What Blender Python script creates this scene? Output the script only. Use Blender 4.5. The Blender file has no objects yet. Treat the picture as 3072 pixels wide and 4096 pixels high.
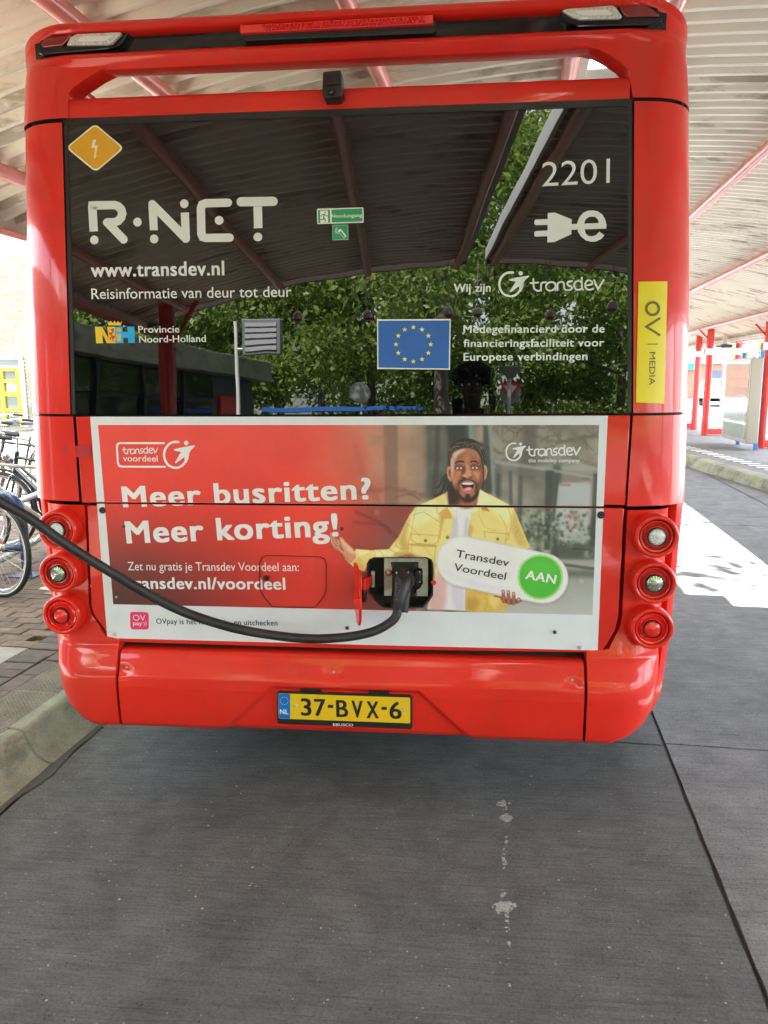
import bpy, bmesh, math, random
import numpy as np
from mathutils import Vector, Matrix
from mathutils.geometry import tessellate_polygon
random.seed(7); rng = np.random.default_rng(7)
SC = bpy.context.scene; COL = SC.collection
rad = math.radians

# ------------------------------------------------------------------ camera
CAM = np.array([.422, -2.821, 1.654]); YAW, PIT, ROL, FPX = .0953, .1726, -.0063, 3094.76
_f = np.array([-math.sin(YAW)*math.cos(PIT), math.cos(YAW)*math.cos(PIT), -math.sin(PIT)])
_r = np.array([math.cos(YAW), math.sin(YAW), 0.]); _u = np.cross(_r, _f)
_r2 = math.cos(ROL)*_r + math.sin(ROL)*_u; _u2 = -math.sin(ROL)*_r + math.cos(ROL)*_u
RT = np.array([_r2, _u2, _f])
cd = bpy.data.cameras.new('camera'); cam = bpy.data.objects.new('camera', cd); COL.objects.link(cam)
cd.sensor_fit = 'VERTICAL'; cd.sensor_height = 24; cd.lens = 24*FPX/4096; cd.clip_start = .01; cd.clip_end = 2000
cam.matrix_world = Matrix(((_r2[0], _u2[0], -_f[0], CAM[0]), (_r2[1], _u2[1], -_f[1], CAM[1]), (_r2[2], _u2[2], -_f[2], CAM[2]), (0, 0, 0, 1)))
SC.camera = cam

# station frame: u to the right, v forward, both measured from the photographer, turned against the bus
TH = rad(4.2); CT, ST = math.cos(TH), math.sin(TH)
def S(u, v, z=0.): return (CAM[0]+u*CT+v*ST, CAM[1]-u*ST+v*CT, z)

# ------------------------------------------------------------------ world, sun, exposure
SUN_U, SUN_V = -.27, .485           # towards the sun, per metre of height
sdir = Vector((SUN_U*CT+SUN_V*ST, -SUN_U*ST+SUN_V*CT, 1)).normalized()
w = bpy.data.worlds.new('World'); SC.world = w; w.use_nodes = True
nt = w.node_tree; bg = nt.nodes['Background']; bg.inputs[1].default_value = .08
sky = nt.nodes.new('ShaderNodeTexSky'); sky.sky_type = 'NISHITA'; sky.sun_disc = False
sky.sun_elevation = math.asin(sdir.z); sky.sun_rotation = math.atan2(sdir.x, sdir.y)
sky.air_density = 1.0; sky.dust_density = 2.5; sky.ozone_density = 1.0
tcw = nt.nodes.new('ShaderNodeTexCoord'); cn = nt.nodes.new('ShaderNodeTexNoise'); cn.inputs['Scale'].default_value = 2.6; cn.inputs['Detail'].default_value = 7; cn.inputs['Roughness'].default_value = .58
nt.links.new(tcw.outputs['Generated'], cn.inputs['Vector']); cr0 = nt.nodes.new('ShaderNodeValToRGB'); cr0.color_ramp.elements[0].position = .40; cr0.color_ramp.elements[1].position = .58
nt.links.new(cn.outputs[0], cr0.inputs[0]); cmx = nt.nodes.new('ShaderNodeMix'); cmx.data_type = 'RGBA'; cmx.inputs[7].default_value = (8.1, 8.4, 9.0, 1)
nt.links.new(cr0.outputs[0], cmx.inputs[0]); nt.links.new(sky.outputs[0], cmx.inputs[6]); nt.links.new(cmx.outputs[2], bg.inputs[0])
sl = bpy.data.lights.new('sun', 'SUN'); sl.energy = 5.0; sl.angle = rad(.5); sl.color = (1, .975, .945)
so = bpy.data.objects.new('sun', sl); COL.objects.link(so); so.rotation_mode = 'QUATERNION'
so.rotation_quaternion = (-sdir).to_track_quat('-Z', 'Y'); so.location = (0, 0, 30)
vs = SC.view_settings; vs.view_transform = 'Standard'; vs.look = 'None'; vs.gamma = 1; vs.use_curve_mapping = False
vs.exposure = 4.1
SC.cycles.max_bounces = 10; SC.cycles.diffuse_bounces = 6; SC.cycles.glossy_bounces = 5
SC.cycles.transparent_max_bounces = 32; SC.cycles.transmission_bounces = 6
SC.cycles.use_denoising = True; SC.cycles.caustics_reflective = False; SC.cycles.caustics_refractive = False

# ------------------------------------------------------------------ colour and materials
def lin(c): c /= 255.; return c/12.92 if c <= .04045 else ((c+.055)/1.055)**2.4
def C(r, g, b, k=1.25): return tuple(min(.9, lin(x)*k) for x in (r, g, b))
MATS = {}
def mat(name, col, rough=.5, metal=0., coat=0., coat_r=.03, ior=1.5, spec=.5, trans=0., alpha=1., emit=None, es=1.):
    if name in MATS: return MATS[name]
    m = bpy.data.materials.new(name); m.use_nodes = True; b = m.node_tree.nodes['Principled BSDF']
    b.inputs['Base Color'].default_value = (*col, 1); b.inputs['Roughness'].default_value = rough
    b.inputs['Metallic'].default_value = metal; b.inputs['Coat Weight'].default_value = coat
    b.inputs['Coat Roughness'].default_value = coat_r; b.inputs['IOR'].default_value = ior
    b.inputs['Specular IOR Level'].default_value = spec
    b.inputs['Transmission Weight'].default_value = trans; b.inputs['Alpha'].default_value = alpha
    if emit: b.inputs['Emission Color'].default_value = (*emit, 1); b.inputs['Emission Strength'].default_value = es
    MATS[name] = m; return m
def N(m, t, **kw):
    n = m.node_tree.nodes.new(t)
    for k, v in kw.items():
        if k in n.inputs: n.inputs[k].default_value = v
        else: setattr(n, k, v)
    return n
def L(m, a, b): m.node_tree.links.new(a, b)
def coords(m, scale=(1, 1, 1), which='Object', rot=(0, 0, 0)):
    tc = N(m, 'ShaderNodeTexCoord'); mp = N(m, 'ShaderNodeMapping'); mp.inputs['Scale'].default_value = scale; mp.inputs['Rotation'].default_value = rot
    L(m, tc.outputs[which], mp.inputs[0]); return mp.outputs[0]
def noise(m, vec, scale, detail=4, rough=.55, dist=0.):
    n = N(m, 'ShaderNodeTexNoise'); n.inputs['Scale'].default_value = scale; n.inputs['Detail'].default_value = detail
    n.inputs['Roughness'].default_value = rough; n.inputs['Distortion'].default_value = dist; L(m, vec, n.inputs['Vector']); return n.outputs[0]
def ramp(m, fac, stops):
    n = N(m, 'ShaderNodeValToRGB'); e = n.color_ramp.elements
    while len(e) < len(stops): e.new(.5)
    for i, (p, c) in enumerate(stops):
        e[i].position = p; e[i].color = (*c, 1) if len(c) == 3 else c
    L(m, fac, n.inputs[0]); return n.outputs[0]
def mixc(m, fac, a, b, mode='MIX'):
    n = N(m, 'ShaderNodeMix'); n.data_type = 'RGBA'; n.blend_type = mode
    for s, v in ((0, fac), (6, a), (7, b)):
        if hasattr(v, 'is_output') or isinstance(v, bpy.types.NodeSocket): L(m, v, n.inputs[s])
        else: n.inputs[s].default_value = v if s == 0 else (*v, 1)
    return n.outputs[2]
def bump(m, h, strength=.3, dist=.01):
    n = N(m, 'ShaderNodeBump'); n.inputs['Strength'].default_value = strength; n.inputs['Distance'].default_value = dist
    L(m, h, n.inputs['Height']); return n.outputs[0]
def setin(m, name, sock): L(m, sock, m.node_tree.nodes['Principled BSDF'].inputs[name])

g3 = lambda v: (v, v, v)
# red body paint: clear coated, with road film and faint waviness
RED = mat('red_paint', (.74, .024, .011), .42, coat=.62, coat_r=.05, spec=.2)
v = coords(RED); n1 = noise(RED, v, 2.2, 8, .62); n2 = noise(RED, v, 60, 3)
setin(RED, 'Base Color', ramp(RED, n1, [(.3, (.66, .019, .010)), (.7, (.80, .028, .013))]))
dz = coords(RED, (1.2, 1.2, .5)); dn = noise(RED, dz, 4.5, 8, .7); dirt0 = ramp(RED, dn, [(.50, g3(0.)), (.72, g3(.16))])
rb = RED.node_tree.nodes['Principled BSDF'].inputs['Base Color'].links[0].from_socket; setin(RED, 'Base Color', mixc(RED, dirt0, rb, (.16, .09, .06)))
setin(RED, 'Coat Roughness', ramp(RED, n2, [(.35, g3(.03)), (.75, g3(.13))]))
setin(RED, 'Coat Normal', bump(RED, noise(RED, v, 3.5, 2), .25, .006))
RED2 = mat('red_plastic', (.62, .018, .012), .3, coat=.7, coat_r=.08)
BLACKP = mat('black_plastic', (.012, .012, .014), .42)
v = coords(BLACKP); setin(BLACKP, 'Roughness', ramp(BLACKP, noise(BLACKP, v, 18, 4), [(.3, g3(.3)), (.7, g3(.55))]))
GLOSSB = mat('gloss_black', (.008, .008, .010), .06)
RUBBER = mat('rubber', (.018, .018, .020), .65)
v = coords(RUBBER); setin(RUBBER, 'Base Color', ramp(RUBBER, noise(RUBBER, v, 9, 5), [(.3, g3(.012)), (.7, g3(.035))]))
SEAM = mat('seam_black', (.01, .008, .008), .8)
# tinted rear glass: dark, slightly wavy mirror
GLASS = mat('tinted_glass', (.002, .0025, .0025), .0, ior=1.58, spec=.5)
v = coords(GLASS, (1, 1, 1)); setin(GLASS, 'Normal', bump(GLASS, noise(GLASS, v, 5, 1, .4), .10, .0035))
PRINT = mat('printed_film', (1, 1, 1), .42, coat=.10, coat_r=.2)
at = N(PRINT, 'ShaderNodeAttribute'); at.attribute_name = 'Col'
v = coords(PRINT); dirt = ramp(PRINT, noise(PRINT, v, 6, 6, .6), [(.25, g3(.90)), (.6, g3(1.))])
setin(PRINT, 'Base Color', mixc(PRINT, 1., at.outputs[0], dirt, 'MULTIPLY')); setin(PRINT, 'Alpha', at.outputs[3])
CHROME = mat('bright_steel', (.62, .62, .62), .22, 1.)
STEEL = mat('brushed_steel', (.5, .5, .46), .42, .15)
v = coords(STEEL, (1, 1, 1)); setin(STEEL, 'Base Color', ramp(STEEL, noise(STEEL, v, 30, 5), [(.3, (.40, .39, .35)), (.7, (.62, .62, .57))]))
RUST = mat('rusty_bolt', (.10, .045, .025), .8)
GALV = mat('galvanised_tube', (.42, .43, .43), .45, .7)
v = coords(GALV); setin(GALV, 'Base Color', ramp(GALV, noise(GALV, v, 14, 4), [(.3, g3(.34)), (.7, g3(.52))]))
LENSR = mat('red_lens', (.86, .016, .014), .08, coat=1., coat_r=.02, emit=(.6, .01, .0), es=.0)
LENSD = mat('dark_red_lens', (.22, .006, .008), .08, coat=1., coat_r=.02)
LENSW = mat('clear_lens', (.62, .64, .63), .12, coat=1., coat_r=.02)
v = coords(LENSW); setin(LENSW, 'Base Color', ramp(LENSW, noise(LENSW, v, 120, 2), [(.35, (.50, .52, .51)), (.65, (.74, .76, .75))]))
LENSG = mat('reflector_lens', (.38, .42, .38), .1, .6, coat=1., coat_r=.02)
# canopy sheet: cream paint with grime streaks
SHEET = mat('cream_sheet', (.56, .50, .40), .5)
v = coords(SHEET, (.55, 3.2, 1)); v2 = coords(SHEET)
s1 = noise(SHEET, v, 2.6, 6, .65, .3); s2 = noise(SHEET, v2, .9, 3)
base = ramp(SHEET, noise(SHEET, v2, 1.7, 3), [(.3, (.78, .725, .60)), (.7, (.85, .80, .69))])
st = ramp(SHEET, s1, [(.53, g3(0.)), (.62, g3(1.))]); msk = ramp(SHEET, s2, [(.38, g3(0.)), (.56, g3(.8))])
fac = mixc(SHEET, 1., st, msk, 'MULTIPLY')
setin(SHEET, 'Base Color', mixc(SHEET, fac, base, (.34, .28, .21)))
BEAM = mat('red_tube_paint', (.66, .10, .075), .35, coat=.5, coat_r=.12)
v = coords(BEAM); setin(BEAM, 'Base Color', ramp(BEAM, noise(BEAM, v, 5, 6), [(.3, (.66, .17, .14)), (.7, (.76, .25, .21))]))
POSTR = mat('red_post_paint', (.68, .035, .022), .4, coat=.25, coat_r=.1)
v = coords(POSTR); setin(POSTR, 'Base Color', ramp(POSTR, noise(POSTR, v, 3, 6), [(.3, (.50, .022, .016)), (.7, (.62, .032, .02))]))
FASC = mat('cream_fascia', (.60, .55, .46), .55)
v = coords(FASC); setin(FASC, 'Base Color', ramp(FASC, noise(FASC, v, 3, 6), [(.3, (.50, .45, .37)), (.7, (.66, .61, .52))]))
WHITE = mat('white_paint', (.78, .78, .76), .45)
v = coords(WHITE); setin(WHITE, 'Base Color', ramp(WHITE, noise(WHITE, v, 4, 6), [(.3, (.68, .68, .65)), (.7, (.80, .80, .78))]))

# brushed concrete of the road
def concrete(name, c0, c1, brush=True, grain=1., rough=.85):
    m = mat(name, c0, rough)
    v = coords(m, rot=(0, 0, TH)); big = noise(m, v, .8, 5, .6); mid = noise(m, v, 7, 5, .65); fine = noise(m, v, 105, 4, .75)
    col = ramp(m, big, [(.3, c0), (.72, c1)])
    col = mixc(m, .75, col, ramp(m, mid, [(.3, g3(.60)), (.7, g3(1.06))]), 'MULTIPLY')
    bl = noise(m, v, 2.7, 7, .7, .4); col = mixc(m, .6, col, ramp(m, bl, [(.36, g3(.60)), (.52, g3(1.)), (.66, g3(1.)), (.78, g3(1.22))]), 'MULTIPLY')
    col = mixc(m, .8*grain, col, ramp(m, fine, [(.32, g3(.45)), (.5, g3(.9)), (.68, g3(1.15))]), 'MULTIPLY')
    vo = N(m, 'ShaderNodeTexVoronoi'); vo.inputs['Scale'].default_value = 52; L(m, v, vo.inputs['Vector'])
    sp = ramp(m, vo.outputs['Distance'], [(.08, g3(1.)), (.22, g3(0.))])
    vo2 = N(m, 'ShaderNodeTexWhiteNoise'); L(m, vo.outputs['Position'], vo2.inputs['Vector'])
    pick = ramp(m, vo2.outputs[0], [(.84, g3(0.)), (.92, g3(.55))])
    f = mixc(m, 1., sp, pick, 'MULTIPLY')
    col = mixc(m, f, col, (.42, .39, .34))
    pick2 = ramp(m, vo2.outputs[0], [(.14, g3(.8)), (.18, g3(0.))])
    col = mixc(m, mixc(m, 1., sp, pick2, 'MULTIPLY'), col, (.012, .012, .012))
    h = fine
    if brush:
        vb = coords(m, (2.2, 120, 1), rot=(0, 0, TH)); br = noise(m, vb, 1.6, 4, .7)
        col = mixc(m, .85, col, ramp(m, br, [(.30, g3(.50)), (.46, g3(.95)), (.7, g3(1.10))]), 'MULTIPLY')
        vb2 = coords(m, (2.2, 34, 1), rot=(0, 0, TH)); br2 = noise(m, vb2, 1.8, 5, .75); col = mixc(m, .6, col, ramp(m, br2, [(.34, g3(.62)), (.5, g3(1.)), (.68, g3(1.12))]), 'MULTIPLY')
        h = mixc(m, .6, fine, br)
    setin(m, 'Base Color', col); setin(m, 'Normal', bump(m, h, .55, .004)); return m
CONC = concrete('brushed_concrete', (.124, .125, .126), (.168, .169, .170))
CONC_LIT = concrete('brushed_concrete_lit', (.185, .187, .19), (.255, .257, .26))  # paler copy of the road concrete: light from the right put into its colour
KERBM = concrete('kerb_concrete', (.26, .265, .21), (.37, .37, .31), brush=False, grain=.6)
v = coords(KERBM, (1, 1, 3.), rot=(0, 0, TH)); kn = noise(KERBM, v, 3.2, 6, .65); bcol = KERBM.node_tree.nodes['Principled BSDF'].inputs['Base Color'].links[0].from_socket
setin(KERBM, 'Base Color', mixc(KERBM, 1., mixc(KERBM, .8, bcol, ramp(KERBM, kn, [(.34, g3(.38)), (.47, g3(.9)), (.7, g3(1.05))]), 'MULTIPLY'), (.98, 1., .88), 'MULTIPLY'))
PAVE = concrete('paving_concrete', (.30, .28, .235), (.40, .37, .32), brush=False, grain=.8)
GRND = concrete('far_paving', (.27, .272, .275), (.34, .343, .345), brush=False, grain=.3)
SEALM = mat('joint_sealant', (.075, .073, .07), .85)

def brickmat(name, c0, c1, sc=9):
    m = mat(name, c0, .85); oi = N(m, 'ShaderNodeObjectInfo'); v = coords(m)
    nz = N(m, 'ShaderNodeTexNoise'); nz.inputs['Scale'].default_value = sc; nz.inputs['Detail'].default_value = 6
    nz.noise_dimensions = '4D'; L(m, v, nz.inputs['Vector']); L(m, oi.outputs['Random'], nz.inputs['W'])
    a = ramp(m, nz.outputs[0], [(.3, c0), (.7, c1)])
    b_ = ramp(m, oi.outputs['Random'], [(0., g3(.72)), (1., g3(1.1))])
    ge = N(m, 'ShaderNodeNewGeometry'); c_ = ramp(m, ge.outputs['Random Per Island'], [(0., g3(.75)), (1., g3(1.1))])
    setin(m, 'Base Color', mixc(m, 1., mixc(m, 1., a, b_, 'MULTIPLY'), c_, 'MULTIPLY'))
    setin(m, 'Normal', bump(m, nz.outputs[0], .5, .003)); return m
BRICK = brickmat('brown_brick', (.115, .075, .05), (.20, .14, .10), 22)
BRICKD = brickmat('dark_brown_brick', (.085, .06, .048), (.14, .10, .08), 22)
WALLB = brickmat('pale_wall_brick', (.33, .295, .215), (.42, .38, .29), 14)

# ------------------------------------------------------------------ mesh helpers
class MB:
    def __init__(s): s.v = []; s.f = []; s.c = []; s.mi = []; s.cc = None
    def add(s, vs_, fs, mi=0):
        o = len(s.v); s.v += [tuple(p) for p in vs_]; s.f += [tuple(i+o for i in f) for f in fs]; s.mi += [mi]*len(fs)
    def box(s, a, b, mi=0, T=None):
        x0, y0, z0 = a; x1, y1, z1 = b
        P = [(x0, y0, z0), (x1, y0, z0), (x1, y1, z0), (x0, y1, z0), (x0, y0, z1), (x1, y0, z1), (x1, y1, z1), (x0, y1, z1)]
        if T: P = [T(*p) for p in P]
        s.add(P, [(0, 3, 2, 1), (4, 5, 6, 7), (0, 1, 5, 4), (1, 2, 6, 5), (2, 3, 7, 6), (3, 0, 4, 7)], mi)
    def grid(s, P, mi=0, flip=False, closeu=False):
        nu, nv = len(P), len(P[0]); o = len(s.v); s.v += [tuple(p) for r in P for p in r]
        for i in range(nu if closeu else nu-1):
            for j in range(nv-1):
                i2 = (i+1) % nu; q = (o+i*nv+j, o+i2*nv+j, o+i2*nv+j+1, o+i*nv+j+1)
                s.f.append(q[::-1] if flip else q); s.mi.append(mi)
    def tube(s, pts, r, n=10, mi=0, caps=True):
        P = [Vector(p) for p in pts]; R_ = r if isinstance(r, (list, tuple)) else [r]*len(P)
        t0 = (P[1]-P[0]).normalized(); a = t0.orthogonal().normalized(); rings = []
        for i, p in enumerate(P):
            t = (P[min(i+1, len(P)-1)]-P[max(i-1, 0)]).normalized()
            a = (a-t*a.dot(t)).normalized(); b = t.cross(a)
            rings.append([p+(a*math.cos(2*math.pi*k/n)+b*math.sin(2*math.pi*k/n))*R_[i] for k in range(n)])
        o = len(s.v)
        for rg in rings: s.v += [tuple(q) for q in rg]
        for i in range(len(P)-1):
            for k in range(n):
                k2 = (k+1) % n; s.f.append((o+i*n+k, o+i*n+k2, o+(i+1)*n+k2, o+(i+1)*n+k)); s.mi.append(mi)
        if caps:
            s.f.append(tuple(o+k for k in range(n))[::-1]); s.mi.append(mi)
            s.f.append(tuple(o+(len(P)-1)*n+k for k in range(n))); s.mi.append(mi)
    def lathe(s, prof, c, ax=(0, -1, 0), n=32, mi=0):
        ax = Vector(ax).normalized(); a = ax.orthogonal().normalized(); b = ax.cross(a); c = Vector(c)
        s.grid([[c+ax*h+(a*math.cos(2*math.pi*k/n)+b*math.sin(2*math.pi*k/n))*max(r, 1e-5) for (r, h) in prof] for k in range(n)], mi, closeu=True)
    def prism(s, pts, y0, y1, T=None, mi=0, holes=()):
        # pts: (x,z) polygon; extruded from y0 (front) to y1 (back)
        loops = [list(pts)]+[list(h) for h in holes]; T = T or (lambda x, y, z: (x, y, z))
        tri = tessellate_polygon([[Vector((x, z, 0)) for x, z in l] for l in loops]); flat = [p for l in loops for p in l]; n = len(flat)
        V = [T(x, y0, z) for x, z in flat]+[T(x, y1, z) for x, z in flat]; F = []
        for t in tri:
            F.append(t); F.append(tuple(i+n for i in t[::-1]))
        o = 0
        for l in loops:
            m_ = len(l)
            for i in range(m_): j = (i+1) % m_; F.append((o+i, o+j, o+j+n, o+i+n))
            o += m_
        s.add(V, F, mi)
def tag(o, label=None, cat=None, group=None, kind=None):
    if label: o['label'] = label
    if cat: o['category'] = cat
    if group: o['group'] = group
    if kind: o['kind'] = kind
    return o
def build(name, mb, mats, parent=None, smooth=True, ang=35, bevel=0, fixn=True, loc=None):
    me = bpy.data.meshes.new(name); me.from_pydata(mb.v, [], mb.f)
    mats = mats if isinstance(mats, (list, tuple)) else [mats]
    for m in mats: me.materials.append(m)
    if len(mats) > 1: me.polygons.foreach_set('material_index', mb.mi)
    if fixn:
        bm = bmesh.new(); bm.from_mesh(me); bmesh.ops.remove_doubles(bm, verts=bm.verts, dist=1e-5)
        bmesh.ops.recalc_face_normals(bm, faces=bm.faces); bm.to_mesh(me); bm.free()
    if smooth:
        me.polygons.foreach_set('use_smooth', [True]*len(me.polygons))
        try: me.set_sharp_from_angle(angle=rad(ang))
        except Exception: pass
    o = bpy.data.objects.new(name, me); COL.objects.link(o)
    if parent is not None: o.parent = parent
    if loc: o.location = loc
    if bevel:
        b = o.modifiers.new('bevel', 'BEVEL'); b.width = bevel; b.segments = 2; b.limit_method = 'ANGLE'; b.angle_limit = rad(40)
    return o
def empty(name, loc=(0, 0, 0), rz=0, **kw):
    o = bpy.data.objects.new(name, None); COL.objects.link(o); o.location = loc; o.rotation_euler = (0, 0, rz); o.empty_display_size = .1
    return tag(o, **kw)
def copy_tree(o, parent=None):
    c = o.copy(); COL.objects.link(c)
    if parent is not None: c.parent = parent
    for ch in o.children: copy_tree(ch, c)
    return c
def catmull(P, n=8):
    P = [np.array(p, float) for p in P]; P = [2*P[0]-P[1]]+P+[2*P[-1]-P[-2]]; out = []
    for i in range(1, len(P)-2):
        for k in range(n):
            t = k/n; out.append(.5*((2*P[i])+(-P[i-1]+P[i+1])*t+(2*P[i-1]-5*P[i]+4*P[i+1]-P[i+2])*t*t+(-P[i-1]+3*P[i]-3*P[i+1]+P[i+2])*t**3))
    out.append(P[-2]); return out

# ------------------------------------------------------------------ bus surface
K = 3072/1659.                       # picture scale used when measuring
ZS, ZW = 1.186, 1.518                # seam of the lid, foot of the window
def interp(z, tab):
    if z <= tab[0][0]: return tab[0][1]
    for (a, x), (b, y) in zip(tab, tab[1:]):
        if z <= b: return x+(y-x)*(z-a)/(b-a)
    return tab[-1][1]
def Wz(z): return interp(z, [(.28, 1.225), (.4, 1.245), (.7, 1.27), (1.2, 1.287), (1.52, 1.275), (2.0, 1.26), (2.56, 1.226), (2.7, 1.212), (2.8, 1.19), (2.95, 1.14)])
def Yf(z): return .031*max(0., z-ZW)
CX = .985; CR = .25; NQ = 2.5
def Ys(X, z):
    q = min(1., max(0., (abs(X)-CX)/(Wz(z)-CX)))
    return Yf(z)+CR*(1-max(0., 1-q**NQ)**(1/NQ))
def ray(nx, ny): v = RT.T@np.array([(nx-1536)/FPX, -(ny-2048)/FPX, 1.]); return v
def PN(nx, ny, off=0.):
    """measured point -> (X, Z) on the rear face"""
    v = ray(nx, ny); Y = 0.
    for _ in range(6):
        P = CAM+(Y-CAM[1])/v[1]*v; Y = Ys(P[0], P[2])-off
    return P[0], P[2]
def PD(x, y, off=0.): return PN(x*K, y*K, off)
def at_depth(x, y, Y): v = ray(x*K, y*K); return tuple(CAM+(Y-CAM[1])/v[1]*v)

bus = empty('city_bus', (0, 0, 0), label='red electric city bus seen from behind, charging cable plugged in under the station canopy', cat='bus')

# ---- printed film: flat polygons with their own ink colour
class Print:
    def __init__(s, off, to=None): s.v = []; s.f = []; s.c = []; s.off = off; s.n = 0; s.to = to or (lambda x, y: PN(x, y))
    def P(s, x, y, l): X, Z = s.to(x, y); return (X, Ys(X, Z)-s.off-l*.00018, Z)
    def raw(s, vs_, fs, cols):
        s.n += 1; vs_ = [(p[0], p[1]-s.n*4e-6, p[2]) for p in vs_]; o = len(s.v); s.v += vs_; s.f += [tuple(i+o for i in f) for f in fs]; s.c += cols
    def poly(s, pts, col, l=0, holes=(), a=1.):
        loops = [pts]+list(holes); flat = [p for q in loops for p in q]
        tri = tessellate_polygon([[Vector((x, y, 0)) for x, y in q] for q in loops])
        s.raw([s.P(x, y, l) for x, y in flat], tri, [(*col, a)]*len(flat))
    def soft(s, pts, col, l=0, fe=.45, a=1., col2=None):
        n0 = len(pts); big = []
        for i in range(n0):
            p0, p1_, p2_, p3 = (np.array(pts[(i+k) % n0], float) for k in (-1, 0, 1, 2))
            for k in range(5):
                t = k/5; big.append(tuple(.5*((2*p1_)+(-p0+p2_)*t+(2*p0-5*p1_+4*p2_-p3)*t*t+(-p0+3*p1_-3*p2_+p3)*t**3)))
        cx = sum(p[0] for p in big)/len(big); cy = sum(p[1] for p in big)/len(big); n = len(big); depth = min(.96, fe*1.9); V = []; Cc = []; F = []; m_ = 6
        for r_ in range(m_+1):
            q = r_/m_; kk = 1.06-depth*q; al = a*q*q*(3-2*q)
            V += [s.P(cx+(x-cx)*kk, cy+(y-cy)*kk, l) for x, y in big]; Cc += [(*col, al)]*n
        for r_ in range(m_):
            for i in range(n): j = (i+1) % n; F.append((r_*n+i, r_*n+j, (r_+1)*n+j, (r_+1)*n+i))
        V.append(s.P(cx, cy, l)); Cc.append((*(col2 or col), a)); F += [(m_*n+i, m_*n+(i+1) % n, (m_+1)*n) for i in range(n)]
        s.raw(V, F, Cc)
    def shade(s, pts, edge, mid, l=0):
        cx = sum(p[0] for p in pts)/len(pts); cy = sum(p[1] for p in pts)/len(pts); n = len(pts)
        s.raw([s.P(x, y, l) for x, y in pts]+[s.P(cx, cy, l)], [(i, (i+1) % n, n) for i in range(n)], [(*edge, 1.)]*n+[(*mid, 1.)])
    def disc(s, c, r, col, l=0, n=20, ry=None, a=1.):
        s.poly([(c[0]+r*math.cos(2*math.pi*k/n), c[1]+(ry or r)*math.sin(2*math.pi*k/n)) for k in range(n)], col, l, a=a)
    def stroke(s, pts, w_, col, l=0, cap=True, closed=False, smooth=0, taper=None):
        if smooth: pts = [tuple(p) for p in catmull(pts, smooth)]
        P = [Vector(p) for p in pts]; n = len(P); A = []; B = []; w2 = w_/2
        for i in range(n):
            d0 = (P[i]-P[i-1]).normalized() if (i > 0 or closed) else (P[1]-P[0]).normalized()
            d1 = (P[(i+1) % n]-P[i]).normalized() if (i < n-1 or closed) else d0
            t = d0+d1; t = t.normalized() if t.length > 1e-6 else d1
            nn = Vector((-t.y, t.x)); k = 1/max(.45, nn.dot(Vector((-d1.y, d1.x)))); ww = w2*(taper[i] if taper else 1)
            A.append(P[i]+nn*ww*k); B.append(P[i]-nn*ww*k)
        V = [s.P(p.x, p.y, l) for p in A]+[s.P(p.x, p.y, l) for p in B]; F = [(i, i+1, n+i+1, n+i) for i in range(n-1)]
        if closed: F.append((n-1, 0, n, 2*n-1))
        s.raw(V, F, [(*col, 1.)]*len(V))
        if cap and not closed:
            for (c, d) in ((P[0], P[0]-P[1]), (P[-1], P[-1]-P[-2])):
                a0 = math.atan2(d.y, d.x)
                s.poly([(c.x+w2*math.cos(a0+t), c.y+w2*math.sin(a0+t)) for t in np.linspace(-math.pi/2, math.pi/2, 9)], col, l)
    def text(s, txt, p0, p1, cap, col, l=0, bold=0., base=.73, shear=0., mono=False):
        strike = 0.
        if bold > .011: strike = bold*.85; bold = 0.
        me = text_mesh(txt, bold, shear, 1+strike*2.2); V = np.array([v.co[:2] for v in me.vertices]); x0, x1 = V[:, 0].min(), V[:, 0].max()
        A = np.array(s.to(*p0)); B = np.array(s.to(*p1)); d = B-A; Lh = np.linalg.norm(d); d /= Lh; up = np.array([-d[1], d[0]])
        Cp = np.array(s.to(p0[0], p0[1]-cap)) if abs(p1[0]-p0[0]) > abs(p1[1]-p0[1]) else np.array(s.to(p0[0]+cap, p0[1]))
        kz = np.linalg.norm(Cp-A)/base; kx = Lh/(x1-x0)
        st_ = [(0, 0)] if not strike else [(-1, .35), (1, .35), (-1, -.35), (1, -.35), (0, 0)]
        if strike: kx *= (x1-x0-strike*1.6)/(x1-x0); x0 -= strike*.8
        for q_, (ox, oz) in enumerate(st_):
            vv = []
            for x, y in V:
                q = A+d*((x-x0)*kx+ox*strike*kz*.8)+up*(y+oz*strike)*kz; vv.append((q[0], Ys(q[0], q[1])-s.off-l*.00018, q[1]))
            s.raw(vv, [tuple(p.vertices) for p in me.polygons], [(*col, 1.)]*len(vv))
        bpy.data.meshes.remove(me)
    def make(s, name, parent, cutz=None, keep=0, hole=None, mat_=None, clipx=None):
        me = bpy.data.meshes.new(name); me.from_pydata(s.v, [], s.f)
        ca = me.color_attributes.new('Col', 'FLOAT_COLOR', 'POINT'); ca.data.foreach_set('color', np.array(s.c, dtype=np.float32).ravel())
        bm = bmesh.new(); bm.from_mesh(me)
        if cutz is not None:
            geo = bm.verts[:]+bm.edges[:]+bm.faces[:]
            bmesh.ops.bisect_plane(bm, geom=geo, plane_co=(0, 0, cutz+keep*.004), plane_no=(0, 0, 1), clear_inner=keep > 0, clear_outer=keep < 0)
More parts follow.
